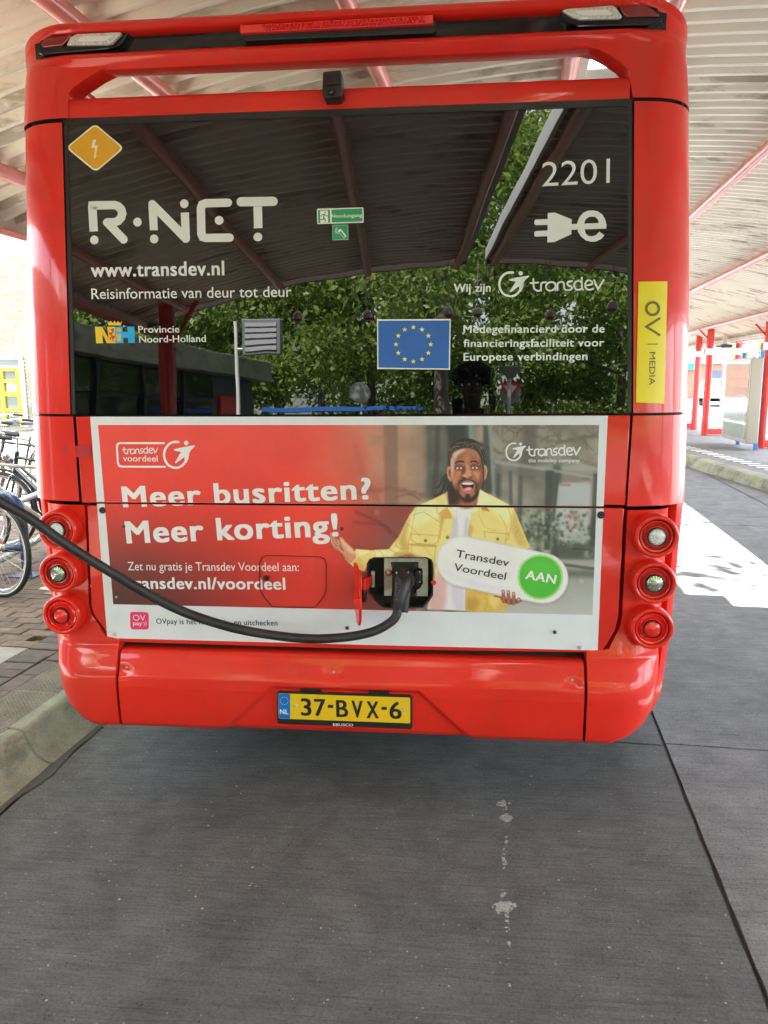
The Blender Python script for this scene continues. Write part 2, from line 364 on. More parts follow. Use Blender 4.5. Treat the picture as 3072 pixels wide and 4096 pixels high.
        if hole:
            n = len(hole); cxx = sum(p[0] for p in hole)/n; czz = sum(p[1] for p in hole)/n
            for i in range(n):
                a, b = hole[i], hole[(i+1) % n]
                bmesh.ops.bisect_plane(bm, geom=bm.verts[:]+bm.edges[:]+bm.faces[:], plane_co=(a[0], 0, a[1]), plane_no=(b[1]-a[1], 0, a[0]-b[0]))
            def inside(p):
                sg = None
                for i in range(n):
                    a, b = hole[i], hole[(i+1) % n]; c = (b[0]-a[0])*(p.z-a[1])-(b[1]-a[1])*(p.x-a[0])
                    if sg is None: sg = c > 0
                    elif (c > 0) != sg: return False
                return True
            dead = [f for f in bm.faces if inside(f.calc_center_median())]
            bmesh.ops.delete(bm, geom=dead, context='FACES')
        for f in bm.faces:
            f.normal_update()
            if f.normal.y > 0: f.normal_flip()
        bm.to_mesh(me); bm.free()
        me.materials.append(mat_ or PRINT); o = bpy.data.objects.new(name, me); COL.objects.link(o)
        if parent is not None: o.parent = parent
        return o
_fonts = {}
def text_mesh(txt, bold=0., shear=0., space=1.):
    cu = bpy.data.curves.new('t', 'FONT'); cu.body = txt; cu.offset = bold; cu.shear = shear; cu.resolution_u = 4; cu.dimensions = '2D'; cu.fill_mode = 'BOTH'
    cu.space_character = space
    o = bpy.data.objects.new('t', cu); COL.objects.link(o); bpy.context.view_layer.update()
    me = bpy.data.meshes.new_from_object(o.evaluated_get(bpy.context.evaluated_depsgraph_get()))
    bpy.data.objects.remove(o); bpy.data.curves.remove(cu); return me
def crop(x0, y0, sc): return lambda *a: [(x0+x/sc, y0+y/sc) for x, y in a]
def dpx(*a): return [(x*K, y*K) for x, y in a]

# ------------------------------------------------------------------ bus body
def loft(zs, f, side, parent, name, m_=RED, back=.28, nt_=18, inner_ret=0., lab=None, closetop=False):
    """corner piece: f(z)->(inner X, outer X, Y of the face, corner depth)"""
    mb = MB(); rows = []
    for z in zs:
        xi, xo, y0, cr = f(z); row = []
        if inner_ret: row.append((side*(xi), y0+inner_ret, z)); row.append((side*(xi), y0+.012, z)); row.append((side*(xi+.004), y0+.003, z))
        xc = min(CX, xo-.02); xs0 = xi+.003
        nfl = 4 if xs0 < xc-.01 else 0
        for k in range(nfl): x = xs0+(xc-xs0)*k/nfl; row.append((side*x, y0, z))
        if nfl == 0:
            for _ in range(4): row.append((side*xs0, y0+cr*(1-max(0., 1-max(0., (xs0-xc)/(xo-xc))**NQ)**(1/NQ)), z))
            tq = math.asin(min(1, max(0., (xs0-xc)/(xo-xc))**(NQ/2)))
        else: tq = 0
        for k in range(nt_+1):
            t = tq+(math.pi/2-tq)*k/nt_; row.append((side*(xc+(xo-xc)*math.sin(t)**(2/NQ)), y0+cr*(1-max(0, math.cos(t))**(2/NQ)), z))
        row.append((side*xo, y0+max(cr+.02, back), z)); rows.append(row)
    mb.grid(rows)
    if closetop:
        for r_ in (rows[0], rows[-1]):
            bk = [(p[0]*.9, p[1]+.06, p[2]) for p in r_]; mb.grid([r_, bk])
    o = build(name, mb, m_, parent, ang=50)
    if lab: o['label'] = lab
    return o
def frange(a, b, n): return [a+(b-a)*i/n for i in range(n+1)]
# measured inner edges
def edge(tab): T = [(PD(x, y)[1], PD(x, y)[0]) for x, y in tab]; T.sort(); return lambda z: interp(z, T)
WL = edge([(139, 262), (157, 897)]); WR = edge([(1365, 219), (1363, 894)])
LL = edge([(162, 899), (176, 1088)]); LR = edge([(1363, 896), (1350, 1094)])
def ie(side, z):
    if z > ZW: return (-WL(z) if side < 0 else WR(z))+.004
    return (-LL(z) if side < 0 else LR(z))+.004
for sd in (-1, 1):
    # window pillars
    loft(frange(ZW+.006, 2.560 if sd < 0 else 2.557, 14), lambda z: (ie(sd, z), Wz(z), Yf(z)-.004, CR), sd, bus, 'corner_pillar', closetop=True)
    loft(frange(ZS+.006 if 0 else 1.19, ZW-.004, 8), lambda z: (ie(sd, z), Wz(z), Yf(z)-.002, CR), sd, bus, 'corner_panel', closetop=True)
for sd in (-1, 1): loft(frange(1.192, 2.64, 30), lambda z: (.97, Wz(z)-.014, max(Yf(z), 0)+.016, CR), sd, bus, 'inner_corner', SEAM, back=.27)
# sides, roof and dark core behind the panels
mb = MB(); rows = []
for y in (.262, .27, 9.2):
    row = []
    for z in frange(.33, 2.50, 20): row.append((-Wz(z)+.001*(y < .27), y, z))
    for k in range(1, 9): t = math.pi/2*k/8; row.append((-1.2+.16*(1-math.cos(t)), y+(.0 if y < 1 else 0), 2.50+.14*math.sin(t)))
    row += [(-x, yy, z) for x, yy, z in row[::-1]]; rows.append(row)
mb.grid(rows); mb.add([r for r in rows[-1]], [tuple(range(len(rows[-1])))])
build('body_shell', mb, mat('silver_side_paint', (.50, .51, .52), .35, coat=.8), bus, ang=50)
mb = MB(); mb.box((-1.06, .32, 2.635), (1.06, 9.18, 2.648)); build('roof_skin', mb, mat('roof_grey', (.45, .45, .43), .6), bus, smooth=False)
mb = MB(); mb.box((-.93, .05, .36), (.93, .30, ZW-.05)); mb.box((-1.0, .12, ZW-.08), (1.0, .4, 2.54)); mb.box((-1.15, .30, .36), (1.15, 9.0, .46))
mb.box((-1.02, .03, ZW-.02), (1.02, .2, ZW+.02)); mb.box((-1.2, .2, .46), (1.2, .24, 2.5))
mb.box((-1.06, .055, ZW-.02), (-.9, .2, 2.5)); mb.box((.9, .055, ZW-.02), (1.06, .2, 2.5)); 
build('inner_frame', mb, SEAM, bus, smooth=False)
for sx in (-1, 1):                                   # rear and front wheels
    for yy in (2.9, 7.6):
        mb = MB(); mb.lathe([(.0, .0), (.24, .0), (.26, .03), (.44, .04), (.48, .02), (.485, -.1), (.485, -.22), (.44, -.26), (0, -.26)], (sx*1.19, yy, .485), (sx, 0, 0), 36)
        wh = build('wheel', mb, RUBBER, bus)
        mb = MB(); mb.lathe([(0, .05), (.08, .05), (.09, .01), (.2, .012), (.25, .035), (.255, .0)], (sx*1.195, yy, .485), (sx, 0, 0), 24); build('rim', mb, GALV, wh)
mb = MB(); mb.box((-.95, 2.75, .33), (.95, 3.05, .5)); mb.box((-.5, .5, .34), (.5, 2.4, .45)); build('underframe', mb, BLACKP, bus, smooth=False, bevel=.02)
mb = MB(); mb.box((-1.04, .16, .23), (1.04, 2.3, .34)); build('underbody_shade_panel', mb, BLACKP, bus, smooth=False, bevel=.02)  # black panel added under the bus to deepen the shadow on the road
for sx in (-1, 1): mb = MB(); mb.box((sx*1.0-.17, 2.28, .12), (sx*1.0+.17, 2.30, .6)); build('shade_flap', mb, RUBBER, bus, smooth=False)  # flaps added by the wheels, also to darken the ground under the bus

# rear window
zt = 2.5
wpoly = [PD(140, 264), PD(752, 243), PD(1364, 221), PD(1363, 892), PD(760, 895), PD(158, 896)]
mb = MB(); mb.prism(wpoly, 0, .01, T=lambda x, y, z: (x, Yf(z)+y, z)); window = build('rear_window', mb, GLASS, bus, smooth=False)
window['label'] = 'dark tinted rear window with white lettering and stickers'
# black rubber strip round the window
mb = MB()
def strip(mb, pts, wd, y0, y1):
    for (a, b) in zip(pts, pts[1:]):
        A = Vector(PD(*a)); B = Vector(PD(*b)); d = (B-A).normalized(); n_ = Vector((-d.y, d.x))*wd/2
        mb.prism([tuple(A+n_), tuple(A-n_), tuple(B-n_), tuple(B+n_)], y0, y1, T=lambda x, y, z: (x, Yf(z)+y, z))
strip(mb, [(138, 264.5), (1365, 221)], .022, -.0035, .02); strip(mb, [(142.5, 268), (160, 895)], .014, -.0025, .02); strip(mb, [(1361, 224), (1359.5, 891)], .013, -.0025, .02)
build('window_seal', mb, BLACKP, bus, smooth=False)
mb = MB(); strip(mb, [(73, 896.5), (760, 896), (1494, 893)], .006, .03, .05)
# upper header with reversing camera
hp = [PD(139, 260), PD(1364, 217), PD(1357, 165), PD(1280, 167), PD(740, 184), PD(300, 203), PD(150, 212)]
mb = MB(); z0 = min(p[1] for p in hp)
rows = []
xs_ = frange(PD(143, 240)[0], PD(1360, 190)[0], 24)
hb = edge([(139, 259.5), (1364, 216.5)]); 
def lerpx(x, a, b): t = (x-a[0])/(b[0]-a[0]); return a[1]+(b[1]-a[1])*t
for x in xs_:
    zb = lerpx(x, PD(139, 259), PD(1364, 216)); zt_ = lerpx(x, PD(150, 211), PD(1357, 164))
    rows.append([(x, Yf(zb)+.02, zb+.001), (x, Yf(zb)-.004, zb+.004), (x, Yf(zt_)-.008, zt_-.030), (x, Yf(zt_)-.004, zt_-.014), (x, Yf(zt_)+.006, zt_-.003), (x, Yf(zt_)+.025, zt_), (x, .20, zt_-.01), (x, .30, zt_-.05)])
mb.grid(rows); build('header_panel', mb, RED, bus, ang=60)
# fairing pillars either side of the opening
OPL = [(153, 258), (152, 205), (165, 190), (205, 163), (245, 143), (300, 137)]
OPR = [(1364, 215), (1355, 155), (1340, 140), (1310, 120), (1282, 106), (1235, 100)]
for sd, tab in ((-1, OPL), (1, OPR)):
    T = sorted((PD(x, y)[1], abs(PD(x, y)[0])) for x, y in tab)
    zlo = 2.572 if sd < 0 else 2.566; zhi = T[-1][0]
    fn = lambda z: (interp(z, T), Wz(z)-.006*0, Yf(z)-.012, CR)
    loft(frange(zlo, zhi, 22), fn, sd, bus, 'fairing_pillar', inner_ret=.09, closetop=False, back=.8)
# roof fairing beam across the back
zc0 = PD(740, 128)[1]
path = []
xo = 1.212
for k in range(13): t = math.pi/2*(1-k/12); path.append((-(CX-.05)-(xo-CX+.05)*math.sin(t)**(2/NQ), CR*(1-max(0, math.cos(t))**(2/NQ)), -math.sin(t), -math.cos(t)))
for x in frange(-.9, .9, 24): path.append((x, 0, 0, -1))
for k in range(13): t = math.pi/2*(k/12); path.append(((CX-.05)+(xo-CX+.05)*math.sin(t)**(2/NQ), CR*(1-max(0, math.cos(t))**(2/NQ)), math.sin(t), -math.cos(t)))
path = [(-xo, 1.0, -1, 0)]+path+[(xo, 1.0, 1, 0)]
ZB = {k: PD(740, y)[1] for k, y in dict(top=26, lip=44, l2=52, b1=93, b2=98, low=122, und=129).items()}
rows = []; rows2 = []
for (x, y, nx_, ny_) in path:
    q = max(0., (abs(x)-.985)/(xo-.985)); drop = .11*(1-math.sqrt(max(0, 1-min(1, q)**2*.97)))*1.0
    rec = 1 if q <= .02 else max(0., 1-q*2.2); tz = lambda z: z-drop*max(0, (z-2.70)/.17)*.75
    y0 = Yf(2.75)
    pr = [(-.115, ZB['und']+.06), (-.12, ZB['top']+.0), (-.10, ZB['top']+.022), (-.03, ZB['top']+.018), (.008, ZB['top']+.004), (.022, ZB['top']-.008), (.026, ZB['lip']+.004), (.018, ZB['lip']-.004), (.004, ZB['lip']-.008)]
    lo_ = [(.006, ZB['b1']+.002), (.02, ZB['b2']), (.024, ZB['b2']-.012), (.016, ZB['low']+.004), (.004, ZB['und']), (-.03, ZB['und']-.002), (-.085, ZB['und']+.006), (-.115, ZB['und']+.06)]
    midr = [(-.028*rec-.001, ZB['lip']-.010), (-.028*rec-.001, ZB['b1']+.004)]
    kq = max(0., 1-2.2*q); pr = [(o_*(kq if o_ > 0 else 1), z) for o_, z in pr]; lo_ = [(o_*(kq if o_ > 0 else 1), z) for o_, z in lo_]
    rows.append([(x+nx_*o_, y+y0+ny_*o_, tz(z)) for o_, z in pr+midr+lo_])
mb = MB(); mb.grid(rows)
build('roof_fairing', mb, RED, bus, ang=38)
# black recessed band (follows the beam)
rows = []
for (x, y, nx_, ny_) in path[2:-2]:
    if abs(x) > 1.10: continue
    o_ = -.0235; y0 = Yf(2.75); q = max(0., (abs(x)-.985)/(xo-.985)); drop = .11*(1-math.sqrt(max(0, 1-min(1, q)**2*.97)))
    tz = lambda z: z-drop*max(0, (z-2.70)/.17)*.75
    o_ = -.022*(1 if q <= .02 else max(-.25, 1-q*2.6))
    rows.append([(x+nx_*o_, y+y0+ny_*o_, tz(z)) for z in (ZB['lip']-.011, ZB['b1']+.006)])
mb = MB(); mb.grid(rows); build('black_band', mb, GLOSSB, bus)
# third brake light
def dprism(name, pts, y0, y1, m_, parent, bevel=.003, dx=0, lab=None):
    mb = MB(); P = [PN(x*K, y*K) for x, y in pts]; mb.prism(P, y0, y1, T=lambda x, y, z: (x, Yf(min(z, 2.75))+y, z))
    o = build(name, mb, m_, parent, smooth=False, bevel=bevel)
    if lab: o['label'] = lab
    return o
lb = dprism('brake_light', [(524, 70), (524, 86), (533, 92), (935, 75), (943, 70), (943, 52), (937, 45)], -.012, .03, BLACKP, bus, .004)
mb = MB()
A0, A1, B0, B1 = (524, 63), (524, 80), (937, 41), (937, 60)
dprism('lens', [A0, A1, B1, B0], -.030, -.010, LENSR, lb, .003)
mb = MB()
for i in range(40):                                   # prismatic cells
    t = .12+.84*i/40; x = A0[0]+(B0[0]-A0[0])*t; yt = A0[1]+(B0[1]-A0[1])*t; yb = A1[1]+(B1[1]-A1[1])*t
    for j in range(2):
        cy = yt+(yb-yt)*(.3+.4*j); X, Z = PD(x+(j*5), cy)
        mb.lathe([(0, .006), (.004, .003), (.0055, 0)], (X, Yf(2.7)-.030, Z), n=6)
build('lens_cells', mb, mat('bright_red_lens', (.75, .012, .012), .1, coat=1.), lb)
# lamp clusters at both ends of the fairing
for pts_h, pts_w, pts_r, nm in (
    ([(88, 118), (92, 92), (110, 82), (170, 76), (280, 73), (262, 100), (235, 108), (95, 122)], [(150, 103), (158, 86), (172, 79), (266, 75), (268, 79), (247, 99), (236, 102)], [(96, 104), (100, 92), (116, 85), (160, 80), (150, 92), (140, 102), (100, 108)], 'l'),
    ([(1208, 30), (1218, 24), (1330, 16), (1385, 12), (1418, 22), (1426, 52), (1400, 57), (1250, 60), (1226, 52)], [(1212, 30), (1222, 25), (1320, 18), (1328, 22), (1342, 42), (1336, 46), (1250, 48), (1236, 44)], [(1336, 20), (1342, 17), (1384, 15), (1400, 21), (1420, 40), (1418, 43), (1352, 41), (1345, 36)], 'r')):
    hs = dprism('rear_lamp_cluster', pts_h, -.006, .04, GLOSSB, bus, .004)
    wl = dprism('reversing_lens', pts_w, -.020, -.005, LENSW, hs, .004)
    c = (sum(p[0] for p in pts_w)/len(pts_w), sum(p[1] for p in pts_w)/len(pts_w))
    dprism('light_guide', [(c[0]+(x-c[0])*.62, c[1]+(y-c[1])*.42) for x, y in pts_w], -.0225, -.019, mat('white_guide', (.8, .82, .82), .3), hs, .001)
    dprism('marker_lens', pts_r, -.015, -.005, LENSD, hs, .003)
# reversing camera
cc = empty('reversing_camera', (0, 0, 0)); cc.parent = bus
X0, Z0 = PD(703, 173); X1, Z1 = PD(746, 226); yb_ = Yf(2.6)
mb = MB(); mb.prism([(X0+.004, Z0), (X1-.004, Z0+.003), (X1, Z1+.012), (X1-.008, Z1), (X0+.006, Z1-.002), (X0, Z1+.012)], yb_-.075, yb_-.006)
build('housing', mb, BLACKP, cc, bevel=.005)
mb = MB(); mb.prism([(X0+.008, Z0-.012), (X1-.010, Z0-.010), (X1-.008, Z0-.045), (X0+.008, Z0-.047)], yb_-.082, yb_-.07); build('hood', mb, GLOSSB, cc, bevel=.003)
mb = MB(); mb.lathe([(0, .012), (.010, .010), (.014, 0)], ((X0+X1)/2-.003, yb_-.073, Z1+.018)); build('lens', mb, GLOSSB, cc)

# engine lid and lower panel (the hole is the charging port)
lidp = [PD(163, 900), PD(760, 900), PD(1362, 897), PD(1351, 1091), PD(760, 1088), PD(176, 1086)]
mb = MB(); mb.prism(lidp, 0, .02, T=lambda x, y, z: (x, y, z)); lid = build('engine_lid', mb, RED, bus, bevel=.004)
port = [(808, 1203), (922, 1203), (933, 1208), (936, 1218), (936, 1285), (929, 1296), (914, 1313), (828, 1313), (812, 1299), (797, 1278), (792, 1218), (797, 1208)]
porto = [PD(*p) for p in port]
lowp = [PD(188, 1092), PD(760, 1095), PD(1348, 1098), PD(1336, 1334), PD(1330, 1358), PD(1312, 1391), PD(1303, 1403), PD(1290, 1410), PD(760, 1402), PD(262, 1387), PD(250, 1385), PD(240, 1378), PD(203, 1328), PD(197, 1310)]
mb = MB(); mb.prism(lowp, 0, .02, holes=[porto]); lower = build('lower_panel', mb, RED, bus, bevel=.003)

# bumper: profile and corner pieces
BUMP = [(.285, -.015), (.292, -.040), (.31, -.052), (.36, -.058), (.47, -.062), (.515, -.058), (.54, -.048), (.58, -.030), (.607, -.020), (.617, -.010)]
def Yb(z): return interp(z, BUMP) if z < .64 else interp(z, [(.617, -.010), (.66, 0)])
topb = edge([(1265, 1424), (254, 1396)]); botb_l, botb_r = PD(262, 1562, .03), PD(1262, 1603, .03)
def ztopb(x): a, b = PD(254, 1399, .01), PD(1265, 1427, .01); return a[1]+(b[1]-a[1])*(x-a[0])/(b[0]-a[0])
def zbot(x): return .287
tr = [PD(488, 1571, .05)[0], PD(590, 1483, .05)[0], PD(905, 1492, .05)[0], PD(1012, 1592, .05)[0]]; ztr = PD(590, 1484, .05)[1]; zlow = .30
def recess(x, z):
    # trapezoid pressed in round the number plate
    if z > ztr: dz = (z-ztr)
    else: dz = -1
    xl = tr[1]+(tr[0]-tr[1])*(ztr-z)/(ztr-zlow); xr = tr[2]+(tr[3]-tr[2])*(ztr-z)/(ztr-zlow)
    d = min(x-xl, xr-x, ztr-z); return max(0., min(1., d/.014+.5))
xl_, xr_ = PD(257, 1450, .04)[0], PD(1263, 1500, .04)[0]
mb = MB(); rows = []
for x in frange(xl_+.004, xr_-.004, 220):
    zt_ = ztopb(x)-.004; row = [(x, .05, zt_-.002)]
    for k in range(61):
        z = zt_+(zbot(x)-zt_)*k/60; zz = .617+(z-zt_)*((.617-.285)/(zt_-zbot(x)))
        y = Yb(zz)+.016*recess(x, z)
        for (bx, bz, br) in ((PD(275, 1440)[0], PD(275, 1440)[1], .05), (PD(722, 1451)[0], PD(722, 1451)[1], .07), (PD(1236, 1467)[0], PD(1236, 1467)[1], .04)):
            dd = math.hypot((x-bx)*.6, z-bz); y += .006*math.exp(-(dd/(br*.4))**2)
        y += .0022*math.sin(x*5.3+1)*math.exp(-((z-.56)/.04)**2)
        row.append((x, y, z))
    row.append((x, .15, zbot(x)+.002)); rows.append(row)
mb.grid(rows); bumper = build('bumper', mb, RED, bus, ang=80)
# lamp corners
TLx = edge([(187, 1090), (196, 1310), (202, 1330), (240, 1381), (251, 1389)]); TRx = edge([(1350, 1096), (1338, 1334), (1332, 1360), (1305, 1406), (1293, 1414)])
for sd in (-1, 1):
    def f(z, sd=sd):
        if z > .64:
            xi = (-TLx(z) if sd < 0 else TRx(z))+.010
        else: xi = (-xl_ if sd < 0 else xr_)+.004
        if .615 < z <= .66: xi = max(xi, ((-xl_ if sd < 0 else xr_)+.004))
        xo_ = interp(z, [(.285, 1.01), (.295, 1.06), (.32, 1.115), (.36, 1.155), (.42, 1.18), (.55, 1.195), (.9, 1.20), (1.1, 1.205), (1.19, 1.20)])
        # the column the lamps sit on is set back a little
        return xi, xo_, (Yb(z) if z < .66 else interp(z, [(.66, .0), (.70, .012), (1.14, .012), (1.18, .004)])), interp(z, [(.3, .16), (.5, .16), (.7, .10), (1.18, .10)])
    zs_ = frange(.285, .36, 8)+frange(.37, .6, 12)+[.612, .618, .625, .64]+frange(.65, 1.15, 24)+[1.165, 1.175]
    loft(zs_, f, sd, bus, 'lamp_corner', back=.3, inner_ret=.05)
    # outer quarter panel standing proud of the lamp corner
    rows = []
    for z in frange(.34, 1.187, 22):
        xo_ = Wz(z)-.02*max(0, (.42-z)/.08)
        sh = 0; xo_ -= .004+.02*max(0, (z-1.16)/.02)*0
        rows.append([(sd*(1.19), .34, z), (sd*(xo_-.075), .18, z), (sd*(xo_-.062), .145, z), (sd*(xo_-.040), .130, z), (sd*(xo_-.018), .142, z), (sd*(xo_-.005), .175, z), (sd*xo_, .215, z), (sd*(xo_+.001), .32, z)])
    mb = MB(); mb.grid(rows); mb.add(rows[0], [tuple(range(8))]); mb.add(rows[-1], [tuple(range(8))]); build('quarter_panel', mb, RED, bus, ang=60)
    lps = [(120, 1147), (122, 1241), (129, 1332)] if sd < 0 else [(1421, 1161), (1416, 1262), (1411, 1361)]
    for k, (lx, ly) in enumerate(lps):
        P = CAM+(-.05-CAM[1])/ray(lx*K, ly*K)[1]*ray(lx*K, ly*K); X, Z = P[0], P[2]
        lamp = empty('tail_lamp', (X, -.03, Z), rz=0); lamp.parent = bus
        ax = (0, -1, 0)
        mb = MB(); mb.lathe([(.077, -.12), (.0775, .000), (.076, .008), (.071, .012), (.064, .011), (.061, .004), (.060, -.02)], (0, 0, 0), ax, 48); build('bezel', mb, RED, lamp, ang=60)
        mb = MB(); mb.lathe([(.060, -.004), (.057, .004), (.052, .003), (.048, -.008), (.042, -.004), (.038, .006), (.034, .006), (.033, .0)], (0, 0, 0), ax, 40); build('red_ring', mb, RED2 if k < 2 else LENSR, lamp, ang=30)
        mb = MB(); mb.lathe([(.033, .008), (.028, .014), (.018, .018), (0, .020)], (0, 0, 0), ax, 28); build('lens', mb, (LENSW, LENSG, LENSR)[k], lamp)
        mb = MB()
        if k == 0:
            for rr, nn in ((.0, 1), (.011, 6), (.022, 12)):
                for q in range(nn): a_ = 2*math.pi*q/nn; mb.lathe([(0, .0045), (.003, .003), (.0042, 0)], (rr*math.cos(a_), -.0155+rr*.06, rr*math.sin(a_)), ax, 8)
            build('light_cell', mb, mat('white_cell', (.85, .86, .85), .15, coat=1.), lamp)
        else:
            for q in range(18):
                a_ = 2*math.pi*q/18; a2 = a_+.14; mb.add([(.006*math.cos(a_), -.0212, .006*math.sin(a_)), (.029*math.cos(a_), -.0150, .029*math.sin(a_)), (.029*math.cos(a2), -.0150, .029*math.sin(a2))], [(0, 1, 2)])
            build('reflector_ribs', mb, mat('bright_reflector', (.7, .73, .68), .15, .8) if k == 1 else mat('red_facets', (.85, .03, .015), .12, coat=1.), lamp, smooth=False, fixn=False)
        mb = MB(); mb.lathe([(.0335, .004), (.0335, .0165), (.031, .0165)], (0, 0, 0), ax, 32); build('gasket', mb, SEAM, lamp)
# bolts
def bolt(x, y, r, m_, y0=0., hexa=True, off=0.):
    X, Z = PD(x, y, off); yb = Yb(Z) if Z < .62 else 0.
    mb = MB(); mb.lathe([(r, 0), (r, .003), (r*.9, .0045), (r*.55, .0045)], (X, yb-y0, Z), n=16); mb.lathe([(r*.55, .0045), (r*.5, .0075), (0, .0075)], (X, yb-y0, Z), n=6)
    return build('bolt', mb, m_, bus, ang=30)
for (x, y, r, m_) in [(222, 1102, .0125, BLACKP), (1298, 1112, .0135, BLACKP), (739, 1142, .0065, RUST), (268, 1137, .006, RUST), (1240, 1146, .009, STEEL), (1255, 1254, .0095, STEEL), (249, 1369, .0085, STEEL), (1252, 1398, .0085, STEEL), (750, 1356, .007, RUST), (1198, 1365, .007, RUST), (252, 1289, .005, STEEL)]: bolt(x, y, r, m_, .002)
for (x, y) in [(275, 1440), (722, 1451), (1236, 1467)]: bolt(x, y, .0055, STEEL, -.004, off=.04)
# tape over the lid seam
pr = Print(.003); pr.poly(dpx((137, 962), (196, 963), (197, 990), (183, 988), (137, 987)), (.48, .012, .03), 0); tp = pr.make('red_tape', bus)

# ------------------------------------------------------------------ stickers and lettering on the glass
GW = C(207, 214, 216)
G = Print(.0006)
def ep(x, y): return x, y
# large operator mark
c1 = crop(340, 780, 3.318)
G.stroke(c1((112, 484), (98, 139), (395, 134)) if 0 else c1((117, 484), (98, 160), (100, 139), (120, 138), (395, 134), (440, 150), (480, 190), (495, 245), (480, 300), (440, 345), (400, 360), (300, 363)), 112/3.318, GW, 0, cap=False, smooth=0)
G.poly(c1((300, 308), (405, 305), (432, 405), (420, 415), (562, 560), (568, 600), (552, 630), (520, 648), (486, 640), (245, 390), (238, 365), (247, 335), (270, 314)), GW, 1)
for c in ((125, 598), (697, 360), (919, 584), (1318, 116)): G.disc(c1(c)[0], 56/3.318, GW, 1, ry=59/3.318)
G.poly(c1((862, 470), (842, 120), (850, 90), (875, 70), (905, 68), (930, 82), (1280, 432), (1270, 235), (1380, 232), (1394, 580), (1385, 612), (1360, 632), (1325, 634), (1305, 625), (960, 270), (968, 468)), GW, 1)
d1 = crop(0, 0, 1.08)
G.stroke(d1((985, 876), (890, 878), (874, 884), (868, 900), (870, 1010), (876, 1024), (890, 1028), (992, 1027)), 36/1.08, GW, 0, cap=True)
G.disc(d1((947, 952))[0], 19/1.08, GW, 1); G.stroke(d1((1042, 872), (1180, 870)), 40/1.08, GW, 1, cap=True)
G.poly(d1((1095, 892), (1132, 892), (1134, 985), (1097, 987)), GW, 0); G.disc(d1((1114, 1024))[0], 19/1.08, GW, 1)
def gt(P_, txt, x0, y0, x1, y1, cap, col=GW, bold=0., l=0, shear=0., k=K): P_.text(txt, (x0*k, y0*k), (x1*k, y1*k), cap*k, col, l, bold, shear=shear)
G.make('operator_mark', window); G = Print(.0006)
gt(G, 'www.transdev.nl', 197, 598, 485, 594, 32, bold=.035)
G.make('web_address', window); G = Print(.0006)
gt(G, 'Reisinformatie van deur tot deur', 198, 646, 630, 641, 24, bold=.004)
G.make('slogan', window); G = Print(.0006)
gt(G, 'Provincie', 299, 719, 388, 718, 15.5, bold=.006); gt(G, 'Noord-Holland', 301, 740, 445, 738.5, 15.5, bold=.006)
G.make('province_name', window); G = Print(.0006)
gt(G, '2201', 1171, 403, 1317, 395, 56, bold=-.004)
G.make('fleet_number', window); G = Print(.0006)
gt(G, 'Wij zijn', 980, 631, 1060, 630, 19, bold=.035)
G.make('lettering', window); G = Print(.0006)
gt(G, 'Medegefinancierd door de', 1001, 719, 1306, 718, 17.5, bold=.035)
gt(G, 'financieringsfaciliteit voor', 1001, 749.5, 1305, 748, 17.5, bold=.035)
gt(G, 'Europese verbindingen', 1001, 779, 1269, 777.5, 17.5, bold=.035)
G.make('funding_text', window); G = Print(.0006)
def transdev(P_, mp, col, l=0, icon=True, word=True, s=1., w_=17):
    if icon:
        P_.stroke(mp((665, 98), (620, 98), (580, 115), (545, 155), (530, 205), (538, 255), (565, 300), (610, 325), (660, 328), (705, 305), (735, 265), (744, 225)), 22*s, col, l, smooth=4)
        P_.poly(mp((622, 163), (690, 148), (760, 135), (815, 128), (822, 136), (785, 168), (768, 195), (760, 245), (742, 285), (724, 270), (722, 232), (642, 290), (631, 283), (690, 186), (632, 178)), col, l+1)
        P_.disc(mp((739, 106))[0], 21*s, col, l+1)
    if word:
        for q, pp in enumerate(([(862, 163), (866, 240), (880, 265), (905, 277), (928, 272)], [(833, 202), (908, 196)], [(937, 275), (937, 218), (950, 198), (985, 192)],
            [(1078, 272), (1078, 215), (1060, 196), (1030, 192), (1000, 205), (985, 232), (995, 262), (1020, 275), (1050, 270), (1070, 252)], [(1098, 272), (1098, 215), (1115, 193), (1140, 190), (1160, 205), (1163, 250), (1180, 268), (1218, 268), (1236, 255), (1230, 235), (1205, 225), (1192, 210), (1202, 190), (1240, 182)],
            [(1335, 148), (1337, 250), (1348, 268)], [(1337, 195), (1310, 180), (1280, 185), (1260, 215), (1268, 250), (1295, 268), (1330, 258)], [(1370, 225), (1430, 215), (1436, 192), (1410, 175), (1382, 183), (1366, 220), (1378, 255), (1410, 268), (1445, 256)], [(1455, 172), (1492, 262), (1548, 172)])):
            P_.stroke(mp(*pp), w_*s, col, l+(q % 3), smooth=3 if q not in (1, 8) else 0)
transdev(G, crop(1780, 1050, 2.44), GW, s=1/2.44)
G.make('company_logo', window); G = Print(.0006)
# plug and e
c8 = crop(2100, 800, 4.366)
G.poly(c8((398, 225), (520, 220), (816, 340), (814, 420), (915, 415), (908, 518), (812, 520), (808, 598), (505, 738), (388, 741), (390, 634), (180, 640), (163, 620), (160, 580), (175, 545), (392, 532), (395, 435), (185, 442), (165, 420), (163, 375), (178, 343), (396, 334)), GW, 0)
eo = [(1420, 500), (1040, 512), (1060, 590), (1110, 628), (1180, 632), (1240, 612), (1298, 553), (1385, 617), (1330, 680), (1240, 725), (1150, 730), (1060, 705), (980, 640), (925, 560), (908, 470), (915, 390), (950, 300), (1010, 230), (1090, 190), (1180, 182), (1270, 198), (1350, 255), (1400, 340), (1422, 430)]
G.poly(c8(*eo), GW, 1, holes=[c8((1030, 412), (1288, 402), (1270, 340), (1230, 300), (1170, 290), (1110, 300), (1060, 340))])
G.make('plug_mark', window)
